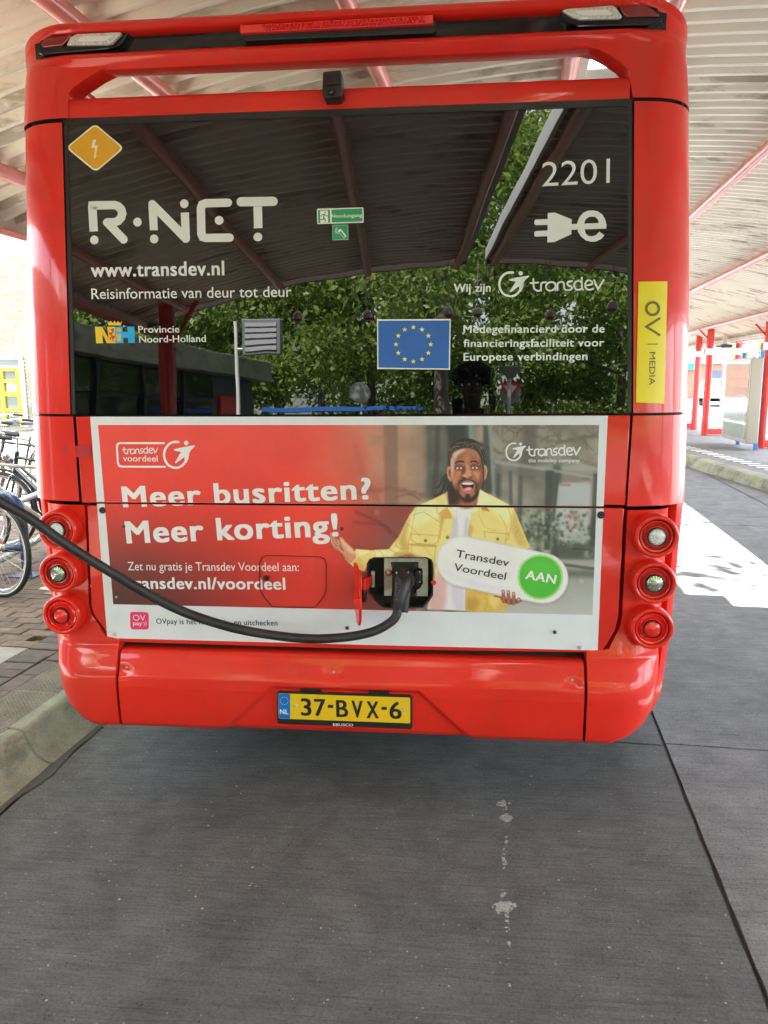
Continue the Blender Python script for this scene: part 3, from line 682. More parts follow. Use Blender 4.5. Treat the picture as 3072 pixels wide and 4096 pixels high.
# diamond warning sign
D = Print(.0006); YEL = C(250, 180, 30)
def rdiamond(c, rx, ry, k=.14, n=5):
    V = [(c[0], c[1]-ry), (c[0]+rx, c[1]+.5), (c[0]+1.5, c[1]+ry), (c[0]-rx, c[1]-.5)]; out = []
    for i in range(4):
        p = V[i]; a = V[i-1]; b = V[(i+1) % 4]; A_ = (p[0]+(a[0]-p[0])*k, p[1]+(a[1]-p[1])*k); B_ = (p[0]+(b[0]-p[0])*k, p[1]+(b[1]-p[1])*k)
        for j in range(n+1): t = j/n; out.append(((1-t)**2*A_[0]+2*t*(1-t)*p[0]+t*t*B_[0], (1-t)**2*A_[1]+2*t*(1-t)*p[1]+t*t*B_[1]))
    return out
D.poly([(x*K, y*K) for x, y in rdiamond((205.5, 319.5), 63, 52.5)], C(238, 228, 200), 0)
D.poly([(x*K, y*K) for x, y in rdiamond((205.5, 319.5), 58.5, 48.5)], (.80, .42, .015), 1)
c3 = crop(0, 0, 2.212)
D.poly(c3((826, 1237), (852, 1237), (838, 1286), (866, 1290), (848, 1378), (858, 1374), (838, 1407), (826, 1372), (836, 1378), (844, 1312), (806, 1308)), C(215, 215, 200), 2)
D.make('warning_diamond', window)
# emergency exit stickers
E_ = Print(.0006); GR = (.015, .36, .16); GWh = C(225, 240, 225)
c7 = crop(1240, 800, 6.912)
def rrect(x0, y0, x1, y1, x2, y2, x3, y3, r=.04):
    V = [(x0, y0), (x1, y1), (x2, y2), (x3, y3)]; out = []
    for i in range(4):
        p = V[i]; a = V[i-1]; b = V[(i+1) % 4]
        la = math.hypot(a[0]-p[0], a[1]-p[1]); lb_ = math.hypot(b[0]-p[0], b[1]-p[1]); rr = r
        A_ = (p[0]+(a[0]-p[0])*rr/la, p[1]+(a[1]-p[1])*rr/la); B_ = (p[0]+(b[0]-p[0])*rr/lb_, p[1]+(b[1]-p[1])*rr/lb_)
        for j in range(5): t = j/4; out.append(((1-t)**2*A_[0]+2*t*(1-t)*p[0]+t*t*B_[0], (1-t)**2*A_[1]+2*t*(1-t)*p[1]+t*t*B_[1]))
    return out
E_.poly(c7(*rrect(192, 242, 1478, 205, 1486, 628, 198, 668, r=35)), GWh, 0)
E_.poly(c7((222, 275), (555, 268), (562, 630), (230, 640)), GR, 1); E_.poly(c7((595, 265), (1448, 230), (1455, 595), (600, 622)), GR, 1)
E_.poly(c7((280, 300), (498, 290), (502, 625), (285, 632)), GWh, 2)
E_.disc(c7((417, 352))[0], 22/6.9, GR, 3); E_.stroke(c7((312, 450), (345, 405), (410, 400), (450, 440), (498, 445)), 3.2, GR, 3); E_.stroke(c7((390, 410), (380, 480), (440, 590)), 5, GR, 4, cap=False); E_.stroke(c7((375, 480), (365, 545), (275, 548)), 3.6, GR, 3)
E_.text('Nooduitgang', c7((597, 492))[0], c7((1445, 468))[0], 100/6.91, GWh, 2, .02)
E_.poly(c7(*rrect(620, 690, 1055, 683, 1060, 1100, 625, 1112, r=12)), GWh, 0); E_.poly(c7((627, 697), (1048, 690), (1052, 1092), (632, 1104)), GR, 1)
E_.poly(c7((765, 850), (850, 795), (1015, 1005), (975, 1030), (860, 860), (790, 885)), GWh, 2); E_.stroke(c7((800, 885), (940, 1055), (980, 1030)), 1.6, GWh, 3, cap=False)
for a_ in range(9): t = a_*.55; E_.stroke(c7((760+30*math.cos(t), 850+30*math.sin(t)), (755+75*math.cos(t+.1), 850+100*math.sin(t+.1))), 1.4, GWh, 2, cap=False)
E_.make('emergency_exit_sticker', window)
# province mark
NHp = Print(.0006); c2 = crop(340, 1230, 3.072); YE = C(250, 185, 40); BL = C(10, 160, 225)
NHp.poly(c2((123, 238), (210, 236), (290, 380), (276, 236), (368, 236), (375, 438), (270, 438), (213, 320), (222, 438), (138, 440)), YE, 0)
NHp.poly(c2((368, 236), (462, 236), (466, 300), (525, 300), (520, 236), (605, 235), (614, 436), (530, 437), (527, 372), (470, 374), (475, 437), (378, 438)), BL, 0)
NHp.poly(c2((288, 220), (446, 220), (444, 205), (458, 165), (432, 195), (405, 165), (385, 195), (364, 163), (342, 195), (322, 165), (302, 197), (268, 168), (284, 205)), YE, 0)
RD = C(200, 50, 35)
NHp.poly(c2((310, 270), (345, 252), (360, 270), (355, 300), (330, 330), (350, 350), (372, 345), (360, 380), (345, 400), (365, 418), (335, 415), (340, 385), (318, 372), (325, 398), (300, 400), (310, 365), (330, 350), (300, 330), (292, 300), (318, 312), (335, 290)), RD, 1)
for yy in (265, 335, 380): NHp.poly(c2((385, yy), (430, yy-14), (455, yy+10), (440, yy+30), (400, yy+40), (392, yy+15)), C(190, 170, 70), 1)
NHp.make('province_emblem', window)
# European flag sticker
FL = Print(.0006)
FL.poly(dpx((814.5, 690), (973.5, 689), (972, 798.5), (815, 797)), C(225, 232, 235), 0); FL.poly(dpx((817, 693), (971, 692), (969.5, 796), (817.5, 794)), (.02, .13, .52), 1)
for k in range(12):
    a_ = 2*math.pi*k/12; cx_, cy_ = 893+37.5*math.sin(a_), 744-37*math.cos(a_)
    FL.poly([((cx_+(6 if j % 2 == 0 else 2.4)*math.sin(math.pi*j/5))*K, (cy_-(6 if j % 2 == 0 else 2.4)*math.cos(math.pi*j/5))*K) for j in range(10)], C(250, 215, 60), 2)
FL.make('flag_sticker', window)
# yellow media sticker on the right pillar
OV = Print(.0065); cr_ = crop(1536, 900, 1.08)
pts = []
V4 = [(1378.5, 609), (1441, 608), (1434, 872), (1373, 869)]
for i in range(4):
    for j in range(8): t = j/8; a, b = V4[i], V4[(i+1) % 4]; pts.append((a[0]+(b[0]-a[0])*t, a[1]+(b[1]-a[1])*t))
rows_v = []; n_ = 10
base_i = len(OV.v)
for i in range(n_+1):
    for j in range(n_+1):
        s_, t = i/n_, j/n_; x = (1-t)*(V4[0][0]+(V4[1][0]-V4[0][0])*s_)+t*(V4[3][0]+(V4[2][0]-V4[3][0])*s_); y = (1-t)*(V4[0][1]+(V4[1][1]-V4[0][1])*s_)+t*(V4[3][1]+(V4[2][1]-V4[3][1])*s_)
        OV.v.append(OV.P(x*K, y*K, 0)); OV.c.append((.86, .72, .01, 1.))
for i in range(n_):
    for j in range(n_): OV.f.append((i*(n_+1)+j, (i+1)*(n_+1)+j, (i+1)*(n_+1)+j+1, i*(n_+1)+j+1))
GO = C(95, 90, 25)
OV.stroke([cr_((1158+27*math.cos(t), 362+27*math.sin(t)))[0] for t in np.linspace(0, 2*math.pi, 25)[:-1]], 11/1.08, GO, 9, closed=True)
OV.stroke(cr_((1187, 405), (1131, 440), (1187, 475)), 10/1.08, GO, 9); OV.stroke(cr_((1135, 515), (1181, 515)), 4/1.08, GO, 9, cap=False)
OV.text('MEDIA', cr_((1145, 549))[0], cr_((1143, 692))[0], 27/1.08, C(70, 68, 30), 9, 0.)
OV.make('media_sticker', bus)

# ------------------------------------------------------------------ advert across lid and lower panel
AD = Print(.0012)
PW = C(206, 212, 222)
AD.poly(dpx((195, 900), (760, 900), (1313, 898), (1300, 1180), (1291, 1405), (760, 1392), (232, 1378), (212, 1120)), PW, 0)
# inner picture as a fine grid of ink values
TL, TR, BRr, BLl = (212, 918), (1294, 918), (1280, 1328), (245, 1305)
def q4(s_, t): return ((1-t)*(TL[0]+(TR[0]-TL[0])*s_)+t*(BLl[0]+(BRr[0]-BLl[0])*s_), (1-t)*(TL[1]+(TR[1]-TL[1])*s_)+t*(BLl[1]+(BRr[1]-BLl[1])*s_))
def hz(i, j): return (math.sin(i*12.9898+j*78.233)*43758.5453) % 1
def vn(x, y):
    xi, yi = math.floor(x), math.floor(y); fx, fy = x-xi, y-yi; fx = fx*fx*(3-2*fx); fy = fy*fy*(3-2*fy)
    return (hz(xi, yi)*(1-fx)+hz(xi+1, yi)*fx)*(1-fy)+(hz(xi, yi+1)*(1-fx)+hz(xi+1, yi+1)*fx)*fy
def mixt(a, b, t): t = max(0, min(1, t)); return tuple(x+(y-x)*t for x, y in zip(a, b))
def sm(a, b, x): t = max(0, min(1, (x-a)/(b-a))); return t*t*(3-2*t)
def adcol(s_, t):
    # left: red fading to dark; right: out-of-focus street
    red = mixt((226, 70, 62), (212, 52, 44), t*2)
    red = mixt(red, (70, 38, 40), sm(.35, 1.05, t)*sm(.42, .0, s_)+.0)
    red = mixt(red, (232, 64, 46), sm(.18, .0, math.hypot(s_-.46, (t-.45)*.6)))
    n1 = vn(s_*26, t*9); n2 = vn(s_*60+9, t*22)
    st = mixt((146, 118, 104), (172, 146, 122), n1)
    def bd(x, c, w_, so=.006): return sm(c-w_-so, c-w_+so, x)*(1-sm(c+w_-so, c+w_+so, x))
    st = mixt(st, mixt((96, 94, 90), (156, 148, 140), n1*.7+n2*.4), sm(.62, .68, s_))
    st = mixt(st, mixt((62, 68, 66), (84, 90, 88), n1), bd(s_, .678, .024, .008)*(1-.3*n2)); st = mixt(st, (54, 58, 58), bd(s_, .716, .018, .006)); st = mixt(st, (122, 142, 142), bd(s_, .742, .006, .004)*.9)
    rt = sm(.74, .76, s_)
    st = mixt(st, mixt((74, 78, 70), (158, 166, 150), sm(.35, .8, n2)), rt*bd(t, .60, .13, .05)*.85)
    st = mixt(st, (156, 154, 148), rt*bd(t, .735, .025, .01)); st = mixt(st, (100, 104, 100), rt*bd(t, .785, .018, .012)); st = mixt(st, mixt((150, 152, 150), (174, 176, 174), (t-.8)*5), rt*sm(.79, .83, t))
    st = mixt(st, (152, 160, 158), rt*bd(t, .22+.04*(s_-.8), .014, .008)*.7)
    for xx, ww in ((.80, .005), (.918, .008), (.845, .004)): st = mixt(st, (64, 70, 68), bd(s_, xx, ww, .004)*bd(t, .47, .26, .03)*.9)
    st = mixt(st, (88, 82, 78), bd(s_, .862, .014, .006)*(1-sm(.26, .34, t))*.7)
    for q_ in range(4): st = mixt(st, (84, 78, 74), bd(t, .04+.07*q_+.05*math.sin(s_*22+q_*2), .004+.003*n1, .006)*rt*.55)
    st = mixt(st, mixt((180, 182, 184), (152, 158, 162), t), bd(s_, .955, .030, .004)*bd(t, .46, .16, .012)*.9); st = mixt(st, (186, 126, 118), bd(s_, .958, .014, .006)*bd(t, .50, .04, .02)*.7)
    k = sm(.38, .60, s_+.05*(n1-.5)); st2 = mixt(st, (208, 110, 92), sm(.66, .44, s_)*.75)
    if .42 < s_ < .63 and t > .42: st2 = mixt((150, 60, 56), (118, 84, 80), n1*.8); st2 = mixt(st2, (184, 62, 58), sm(.55, .43, s_))
    if .57 < s_ < .60 and t < .42: st2 = mixt(st2, (110, 88, 80), .6)
    if .44 < s_ < .655 and abs(t-.365-.02*math.sin(s_*30)) < .012: st2 = mixt(st2, (128, 88, 80), .7)
    if .42 < s_ < .7 and abs(t-.62-.06*math.sin(s_*14)) < .014: st2 = mixt(st2, (112, 56, 56), .7)
    return mixt(red, st2, k)
def capsule(a, b, r, n=14):
    a = Vector(a); b = Vector(b); d = (b-a); t0 = math.atan2(d.y, d.x); out = []
    for k in range(n+1): t = t0+math.pi/2+math.pi*k/n; out.append((a.x+r*math.cos(t), a.y+r*math.sin(t)))
    for k in range(n+1): t = t0-math.pi/2+math.pi*k/n; out.append((b.x+r*math.cos(t), b.y+r*math.sin(t)))
    return out
class Ras:
    """ink laid down dot by dot on the advert film (colours kept as display values, made linear at the end)"""
    def __init__(s, nu, nv):
        s.nu, s.nv = nu, nv; S_, T_ = np.meshgrid(np.linspace(0, 1, nu), np.linspace(0, 1, nv), indexing='ij'); s.S, s.T = S_, T_
        s.X = ((1-T_)*(TL[0]+(TR[0]-TL[0])*S_)+T_*(BLl[0]+(BRr[0]-BLl[0])*S_))*K; s.Y = ((1-T_)*(TL[1]+(TR[1]-TL[1])*S_)+T_*(BLl[1]+(BRr[1]-BLl[1])*S_))*K
        s.A = np.zeros((nu, nv, 3))
    def box(s, pts, pad):
        x0, x1 = min(p[0] for p in pts)-pad, max(p[0] for p in pts)+pad; y0, y1 = min(p[1] for p in pts)-pad, max(p[1] for p in pts)+pad
        wx = (TR[0]-TL[0])*K; wy = (BLl[1]-TL[1])*K
        i0 = max(0, int((x0-TL[0]*K-70)/wx*s.nu)-2); i1 = min(s.nu, int((x1-TL[0]*K+40)/wx*s.nu)+3); j0 = max(0, int((y0-TL[1]*K-50)/wy*s.nv)-2); j1 = min(s.nv, int((y1-TL[1]*K+4)/wy*s.nv)+3)
        return slice(i0, max(i0, i1)), slice(j0, max(j0, j1))
    def sdist(s, pts, b, closed=True):
        X, Y = s.X[b], s.Y[b]; d = np.full(X.shape, 1e9); ins = np.zeros(X.shape, bool); n = len(pts)
        for i in range(n if closed else n-1):
            (ax, ay), (bx, by) = pts[i], pts[(i+1) % n]; vx, vy = bx-ax, by-ay; L2 = vx*vx+vy*vy+1e-9
            t = np.clip(((X-ax)*vx+(Y-ay)*vy)/L2, 0, 1); d = np.minimum(d, (X-ax-t*vx)**2+(Y-ay-t*vy)**2)
            if closed: c = ((ay > Y) != (by > Y)) & (X < (bx-ax)*(Y-ay)/((by-ay) if by != ay else 1e-9)+ax); ins ^= c
        d = np.sqrt(d); return np.where(ins, d, -d) if closed else d
    def lay(s, b, cov, col):
        cov = cov[..., None]; s.A[b] = s.A[b]*(1-cov)+np.array(col, float)*cov
    def rnd(s, pts, n=5):
        out = []; m_ = len(pts)
        for i in range(m_):
            p = [np.array(pts[(i+k) % m_], float) for k in (-1, 0, 1, 2)]
            for k in range(n): t = k/n; out.append(tuple(.5*((2*p[1])+(-p[0]+p[2])*t+(2*p[0]-5*p[1]+4*p[2]-p[3])*t*t+(-p[0]+3*p[1]-3*p[2]+p[3])*t**3)))
        return out
    def poly(s, pts, col, a=1., soft=1.3, smooth=False):
        if smooth: pts = s.rnd(pts, 4)
        b = s.box(pts, soft*2); d = s.sdist(pts, b); s.lay(b, np.clip(.5+d/(2*soft), 0, 1)*a, col)
    def soft(s, pts, col, fe=14., a=.8):
        pts = s.rnd(pts, 3); b = s.box(pts, fe); d = s.sdist(pts, b); q = np.clip(.5+d/(2*fe), 0, 1); s.lay(b, q*q*(3-2*q)*a, col)
    def stroke(s, pts, w_, col, a=1., soft=1.2, smooth=4):
        if smooth: pts = [tuple(p) for p in catmull(pts, smooth)]
        b = s.box(pts, w_+soft*2); d = w_/2-s.sdist(pts, b, False); q = np.clip(.5+d/(2*soft), 0, 1); s.lay(b, q*q*(3-2*q)*a, col)
    def disc(s, c, r, col, a=1., soft=1.2):
        s.poly([(c[0]+r*math.cos(t), c[1]+r*math.sin(t)) for t in np.linspace(0, 2*math.pi, 25)[:-1]], col, a, soft)
    def grain(s, pts, amp, fx, fy, seed):
        b = s.box(pts, 2); d = s.sdist(pts, b); X, Y = s.X[b], s.Y[b]; q = np.clip(.5+d/3, 0, 1)
        n_ = (.5*np.sin(X*fx*.11+2*np.sin(Y*fy*.07+seed))*np.sin(Y*fy*.13+seed*2)+np.random.default_rng(seed).normal(size=X.shape)*.6)*amp
        s.A[b] = np.clip(s.A[b]+(n_*q)[..., None], 0, 255)
def blur(a, n):
    for _ in range(n):
        p = np.pad(a, ((1, 1), (1, 1), (0, 0)), 'edge'); a = (p[:-2, 1:-1]+p[2:, 1:-1]+p[1:-1, :-2]+p[1:-1, 2:]+4*p[1:-1, 1:-1])/8
    return a
R = Ras(860, 326)
NU, NV = 216, 82; lo = np.array([[adcol(i/(NU-1), j/(NV-1)) for j in range(NV)] for i in range(NU)]); ii = np.linspace(0, NU-1, R.nu); jj = np.linspace(0, NV-1, R.nv)
i0 = np.minimum(ii.astype(int), NU-2); j0 = np.minimum(jj.astype(int), NV-2); fi = (ii-i0)[:, None, None]; fj = (jj-j0)[None, :, None]
R.A = (lo[i0][:, j0]*(1-fi)*(1-fj)+lo[i0+1][:, j0]*fi*(1-fj)+lo[i0][:, j0+1]*(1-fi)*fj+lo[i0+1][:, j0+1]*fi*fj)
c4 = crop(1250, 1700, 1.4426); cf = crop(1770, 1720, 6.504)
rr_ = random.Random(11)
# bare branches, shelter roof and shrubs of the blurred street
for k in range(26):
    x = rr_.uniform(1050, 1640); y = rr_.uniform(0, 170); a_ = rr_.uniform(-2.6, -.4); l_ = rr_.uniform(60, 190)
    R.stroke(c4((x, y), (x+l_*.5*math.cos(a_)+rr_.uniform(-20, 20), y+l_*.5*math.sin(a_)), (x+l_*math.cos(a_+.3), y+l_*math.sin(a_+.3))), rr_.uniform(3, 11)/1.44, (92, 84, 80), .55, 3.5)
R.poly(c4((1050, 200), (1400, 255), (1640, 300), (1640, 312), (1390, 272), (1050, 222)), (150, 158, 156), .75, 3); R.poly(c4((1060, 225), (1390, 275), (1385, 300), (1060, 280)), (112, 112, 106), .6, 4)
R.poly(c4((1132, 265), (1150, 265), (1158, 640), (1138, 640)), (74, 78, 76), .8, 3); R.poly(c4((1345, 262), (1392, 262), (1370, 720), (1335, 720)), (58, 64, 62), .85, 3.5); R.poly(c4((1622, 280), (1650, 280), (1630, 700), (1600, 700)), (62, 66, 64), .8, 3)
R.poly(c4((1420, 342), (1605, 345), (1585, 575), (1395, 562)), (168, 176, 180), .9, 3); R.poly(c4((1428, 340), (1490, 341), (1489, 352), (1428, 351)), (190, 70, 66), .7, 3); R.poly(c4((1455, 512), (1540, 515), (1538, 538), (1452, 534)), (186, 110, 100), .75, 4)
for k in range(230):
    x = rr_.uniform(1180, 1600); y = rr_.uniform(490, 690); R.disc(c4((x, y))[0], rr_.uniform(3, 8), rr_.choice([(150, 170, 150), (70, 78, 66), (52, 58, 50), (104, 122, 98), (178, 190, 176)]), .55, 3.)
R.stroke(c4((1230, 775), (1640, 832)), 12, (70, 74, 72), .8, 3, smooth=0); R.stroke(c4((1500, 715), (1600, 722), (1595, 745)), 7, (60, 62, 60), .8, 2.5)
R.poly(c4((770, 0), (900, 0), (905, 90), (985, 100), (985, 0), (1010, 0), (1050, 390), (1000, 400), (960, 360), (790, 250), (800, 120)), (56, 56, 56), .75, 5)
R.stroke(c4((1030, 0), (1035, 200), (1045, 400)), 13, (128, 148, 148), .75, 4, smooth=0); R.stroke(c4((722, 0), (718, 200), (700, 420)), 20, (74, 60, 56), .7, 5, smooth=0)
for (x, y, w_, h_) in ((540, 190, 120, 110), (330, 60, 100, 60), (560, 60, 100, 90)): R.poly(c4((x, y), (x+w_, y), (x+w_, y+h_), (x, y+h_)), (150, 120, 100), .4, 5)
R.stroke(c4((250, 120), (280, 240), (300, 300), (380, 440)), 26, (150, 84, 76), .45, 9); R.soft(c4((100, 60), (260, 40), (330, 220), (240, 330), (120, 240)), (196, 90, 78), 22, .5)
R.stroke(c4((480, 415), (560, 400), (620, 430)), 10, (120, 84, 74), .6, 4); R.stroke(c4((250, 500), (380, 560), (480, 640), (520, 660)), 12, (110, 44, 46), .6, 6); R.stroke(c4((240, 560), (420, 580), (440, 620)), 9, (96, 50, 50), .5, 5); R.disc(c4((372, 505))[0], 12, (170, 104, 96), .6, 3)
R.A = np.where(((R.X > 1245)[..., None]), blur(R.A, 3), R.A)
# ---- the printed man
HAIR = (44, 39, 40); HAIRL = (120, 112, 108)
for pp, w_ in (([(125, 1180), (60, 1300), (20, 1500), (-40, 1640), (-110, 1700)], 70), ([(150, 1250), (80, 1420), (0, 1560), (-100, 1660), (-190, 1710)], 58), ([(200, 1330), (150, 1480), (90, 1600), (20, 1720), (-40, 1860)], 66), ([(230, 1400), (190, 1540), (140, 1660), (80, 1800)], 56), ([(120, 1150), (20, 1220), (-60, 1420), (-140, 1500)], 50)):
    R.stroke(cf(*pp), w_/6.5, HAIR)
    for o_ in (-18, 10): R.stroke(cf(*[(x+o_, y-6+o_*.4) for x, y in pp]), 7/6.5, HAIRL, .6, .9)
JK = (224, 204, 130); JD = (178, 146, 72); JL = (243, 232, 180)
body = c4((660, 1060), (705, 880), (700, 800), (560, 740), (470, 762), (390, 765), (330, 780), (300, 845), (245, 825), (185, 770), (205, 765), (235, 755), (250, 715), (340, 722), (440, 715), (500, 640), (560, 520), (600, 470), (700, 425), (770, 390), (785, 372), (800, 470), (940, 470), (962, 370), (1010, 395), (1080, 430), (1160, 475), (1195, 560), (1255, 705), (1230, 720), (1120, 700), (1110, 1000), (1105, 1075), (880, 1072))
R.poly(body, JK)
for pts, col, fe, a in (([(600, 480), (700, 440), (720, 520), (640, 560), (560, 600)], JL, 22, .8), ([(1010, 410), (1090, 440), (1150, 490), (1120, 560), (1030, 480)], JL, 20, .7), ([(350, 730), (450, 722), (500, 700), (480, 745), (380, 755)], JL, 8, .8), ([(560, 540), (540, 640), (560, 720), (520, 720), (500, 650)], JD, 12, .6), ([(470, 740), (560, 735), (700, 790), (690, 830), (560, 755), (480, 768)], JD, 8, .7), ([(720, 480), (740, 560), (730, 640), (745, 600), (770, 500)], JD, 9, .55),
    ([(1160, 500), (1200, 590), (1245, 700), (1190, 690), (1150, 600)], JD, 14, .45), ([(890, 560), (900, 640), (885, 700), (930, 600)], JD, 9, .5), ([(885, 950), (1100, 985), (1105, 1075), (885, 1070)], (206, 168, 84), 14, .9), ([(890, 1000), (960, 1010), (940, 1066), (890, 1066)], (170, 128, 60), 14, .6), ([(665, 890), (700, 870), (690, 1060), (665, 1060)], (196, 150, 110), 8, .7), ([(1030, 970), (1080, 985), (1060, 1060), (1020, 1020)], (236, 208, 140), 10, .6), ([(190, 765), (250, 760), (290, 800), (300, 840), (240, 815)], (208, 178, 96), 7, .7), ([(265, 725), (330, 728), (300, 745), (262, 760)], JL, 5, .7)):
    R.soft(c4(*pts), col, fe, a)
for pp, w_, a in (([(735, 660), (742, 560), (770, 490)], 4, .7), ([(560, 640), (552, 700), (548, 760)], 3.5, .6), ([(600, 480), (580, 560), (570, 640)], 5, .5), ([(1130, 640), (1150, 560), (1130, 480)], 4, .6), ([(905, 640), (895, 560), (930, 480)], 4, .7), ([(440, 715), (500, 745), (545, 762)], 5, .7), ([(500, 640), (480, 690), (520, 720)], 5, .55), ([(300, 790), (270, 770), (262, 735)], 3, .6), ([(640, 700), (690, 760), (700, 800)], 6, .35), ([(540, 560), (600, 620), (620, 640)], 6, .35), ([(1080, 520), (1120, 600), (1110, 690)], 7, .35), ([(960, 520), (1000, 590), (1060, 610)], 6, .3), ([(390, 728), (410, 750), (400, 766)], 4, .5), ([(350, 724), (362, 745), (355, 772)], 4, .5), ([(1190, 600), (1170, 640), (1200, 690)], 5, .5), ([(930, 980), (950, 1020), (930, 1070)], 5, .5), ([(1000, 990), (1010, 1030), (990, 1070)], 5, .5)):
    R.stroke(c4(*pp), w_/1.44, JD, a, 1.8)
for pp in ([(566, 628), (640, 632), (730, 638), (726, 672), (700, 690), (600, 682), (570, 665), (566, 628)], [(990, 615), (1060, 622), (1130, 628), (1132, 655), (1110, 668)], [(575, 690), (570, 760)], [(712, 690), (702, 790)], [(990, 615), (996, 650)], [(575, 520), (640, 500), (735, 560)]): R.stroke(c4(*pp), 2.6/1.44, (150, 118, 56), .75, 1., smooth=0)
R.soft(c4((570, 684), (700, 692), (705, 702), (575, 696)), JD, 4, .8)
for c in ((652, 667), (779, 648), (1068, 658), (811, 520)): R.disc(c4(c)[0], 9/1.44, (116, 84, 52)); R.disc(c4(c)[0], 4/1.44, (176, 140, 96), .8, 1.5)
SH = c4((795, 462), (860, 488), (925, 476), (905, 560), (885, 700), (880, 1070), (665, 1062), (700, 900), (770, 800), (800, 640), (822, 520))
R.poly(SH, (218, 216, 226)); R.soft(c4((800, 640), (815, 540), (835, 560), (830, 720), (790, 780)), (176, 172, 190), 9, .7); R.soft(c4((880, 560), (900, 540), (888, 700), (870, 700)), (176, 174, 190), 7, .6)
R.soft(c4((690, 880), (770, 870), (760, 1062), (675, 1062)), (206, 150, 150), 16, .7); R.soft(c4((800, 900), (875, 900), (878, 1066), (820, 1066)), (190, 184, 204), 14, .6); R.stroke(c4((830, 500), (840, 600), (836, 680)), 5/1.44, (190, 186, 200), .6, 2)
R.poly(c4((770, 388), (790, 372), (800, 460), (765, 468)), JL); R.poly(c4((962, 368), (1010, 398), (1035, 470), (945, 466)), JL); R.poly(c4((716, 474), (770, 462), (795, 462), (822, 520), (812, 540), (776, 474), (722, 514)), (232, 214, 146)); R.stroke(c4((716, 474), (722, 514), (776, 474), (812, 540)), 2.5/1.44, JD, .9, 1, smooth=0)
R.poly(c4((925, 476), (960, 470), (948, 500), (918, 505)), JL); R.poly(c4((980, 472), (1002, 470), (1024, 500), (975, 490)), (190, 136, 70)); R.poly(c4((745, 508), (776, 476), (805, 518), (802, 540), (760, 540)), (206, 160, 92)); R.stroke(c4((962, 372), (950, 420), (945, 466)), 3, JD, .6, 1.5)
# neck
R.poly(cf((130, 1560), (165, 1945), (400, 1990), (640, 2035), (780, 2010), (880, 1960), (940, 1600), (900, 1450), (250, 1400)), (112, 64, 48)); R.soft(cf((480, 1880), (700, 1880), (900, 1640), (880, 1960), (640, 2030), (480, 1990)), (168, 100, 74), 12, .85); R.soft(cf((130, 1480), (330, 1480), (440, 1800), (300, 1930), (160, 1930)), (46, 28, 28), 14, .9)
R.poly(cf((150, 940), (190, 950), (230, 1000), (235, 1320), (200, 1325), (150, 1270), (118, 1110), (125, 1000)), (196, 132, 106), smooth=True); R.soft(cf((165, 1060), (215, 1040), (212, 1210), (180, 1190)), (92, 46, 34), 5, .9); R.stroke(cf((140, 1000), (130, 1110), (160, 1250)), 2.5, (222, 170, 146), .6, 1.4)
R.poly(cf((1085, 935), (1130, 940), (1165, 1020), (1160, 1120), (1130, 1240), (1090, 1290)), (214, 160, 130), smooth=True); R.soft(cf((1092, 1000), (1130, 1010), (1125, 1160), (1095, 1220)), (158, 94, 68), 5, .85)
R.poly(cf((180, 960), (150, 800), (160, 600), (200, 450), (290, 330), (400, 260), (540, 215), (640, 215), (780, 240), (900, 300), (1010, 400), (1080, 500), (1120, 640), (1135, 820), (1100, 880), (1075, 940), (1070, 1300), (1055, 1480), (1020, 1500), (1000, 900), (250, 900)), HAIR, smooth=True, soft=2)
for k in range(46):
    x = rr_.uniform(170, 1100); t = (x-150)/980; y = 250+200*abs(t-.45)**1.4*2.2+rr_.uniform(0, 150); R.stroke(cf((x, y), (x+rr_.uniform(-50, 50), y+rr_.uniform(10, 50)), (x+rr_.uniform(-70, 70), y+rr_.uniform(50, 110))), rr_.uniform(5, 12)/6.5, rr_.choice([(150, 142, 134), (104, 96, 92), (84, 76, 74)]), .75, .9)
HEAD = cf((215, 960), (205, 800), (250, 640), (330, 530), (480, 480), (620, 460), (760, 480), (880, 540), (960, 640), (1000, 760), (1040, 920), (1062, 1100), (1050, 1300), (1000, 1470), (940, 1600), (880, 1740), (780, 1850), (650, 1875), (540, 1830), (430, 1700), (330, 1550), (260, 1350), (220, 1150))
R.poly(HEAD, (164, 104, 80), smooth=True, soft=1.8)
for pts, col, fe, a in (([(270, 660), (380, 530), (560, 490), (600, 520), (480, 600), (380, 690), (310, 780)], (214, 196, 190), 9, .8), ([(560, 500), (760, 500), (900, 590), (960, 720), (880, 720), (700, 600)], (170, 118, 108), 10, .7), ([(215, 780), (290, 760), (300, 1000), (270, 1150), (240, 1200), (222, 1100)], (206, 184, 168), 7, .85), ([(240, 1180), (300, 1200), (330, 1380), (290, 1430)], (196, 164, 146), 8, .7),
    ([(960, 800), (1040, 900), (1058, 1200), (1030, 1400), (950, 1560), (930, 1400), (980, 1150)], (108, 66, 50), 11, .75), ([(340, 1060), (500, 1060), (480, 1180), (420, 1300), (330, 1300)], (206, 122, 82), 11, .75), ([(770, 1080), (960, 1090), (950, 1260), (880, 1290), (830, 1200)], (214, 142, 106), 11, .8), ([(560, 660), (700, 660), (680, 860), (600, 900)], (190, 122, 90), 12, .7), ([(420, 700), (540, 660), (520, 760), (430, 770)], (138, 84, 64), 9, .55), ([(720, 700), (860, 720), (860, 780), (740, 760)], (146, 92, 72), 8, .5),
    ([(290, 1420), (400, 1450), (450, 1620), (380, 1600)], (120, 76, 62), 9, .7), ([(880, 1380), (980, 1400), (920, 1600), (850, 1600)], (104, 64, 50), 9, .7), ([(500, 1600), (620, 1650), (760, 1600), (780, 1700), (640, 1760), (520, 1700)], (176, 104, 82), 9, .7)):
    R.soft(cf(*pts), col, fe, a)
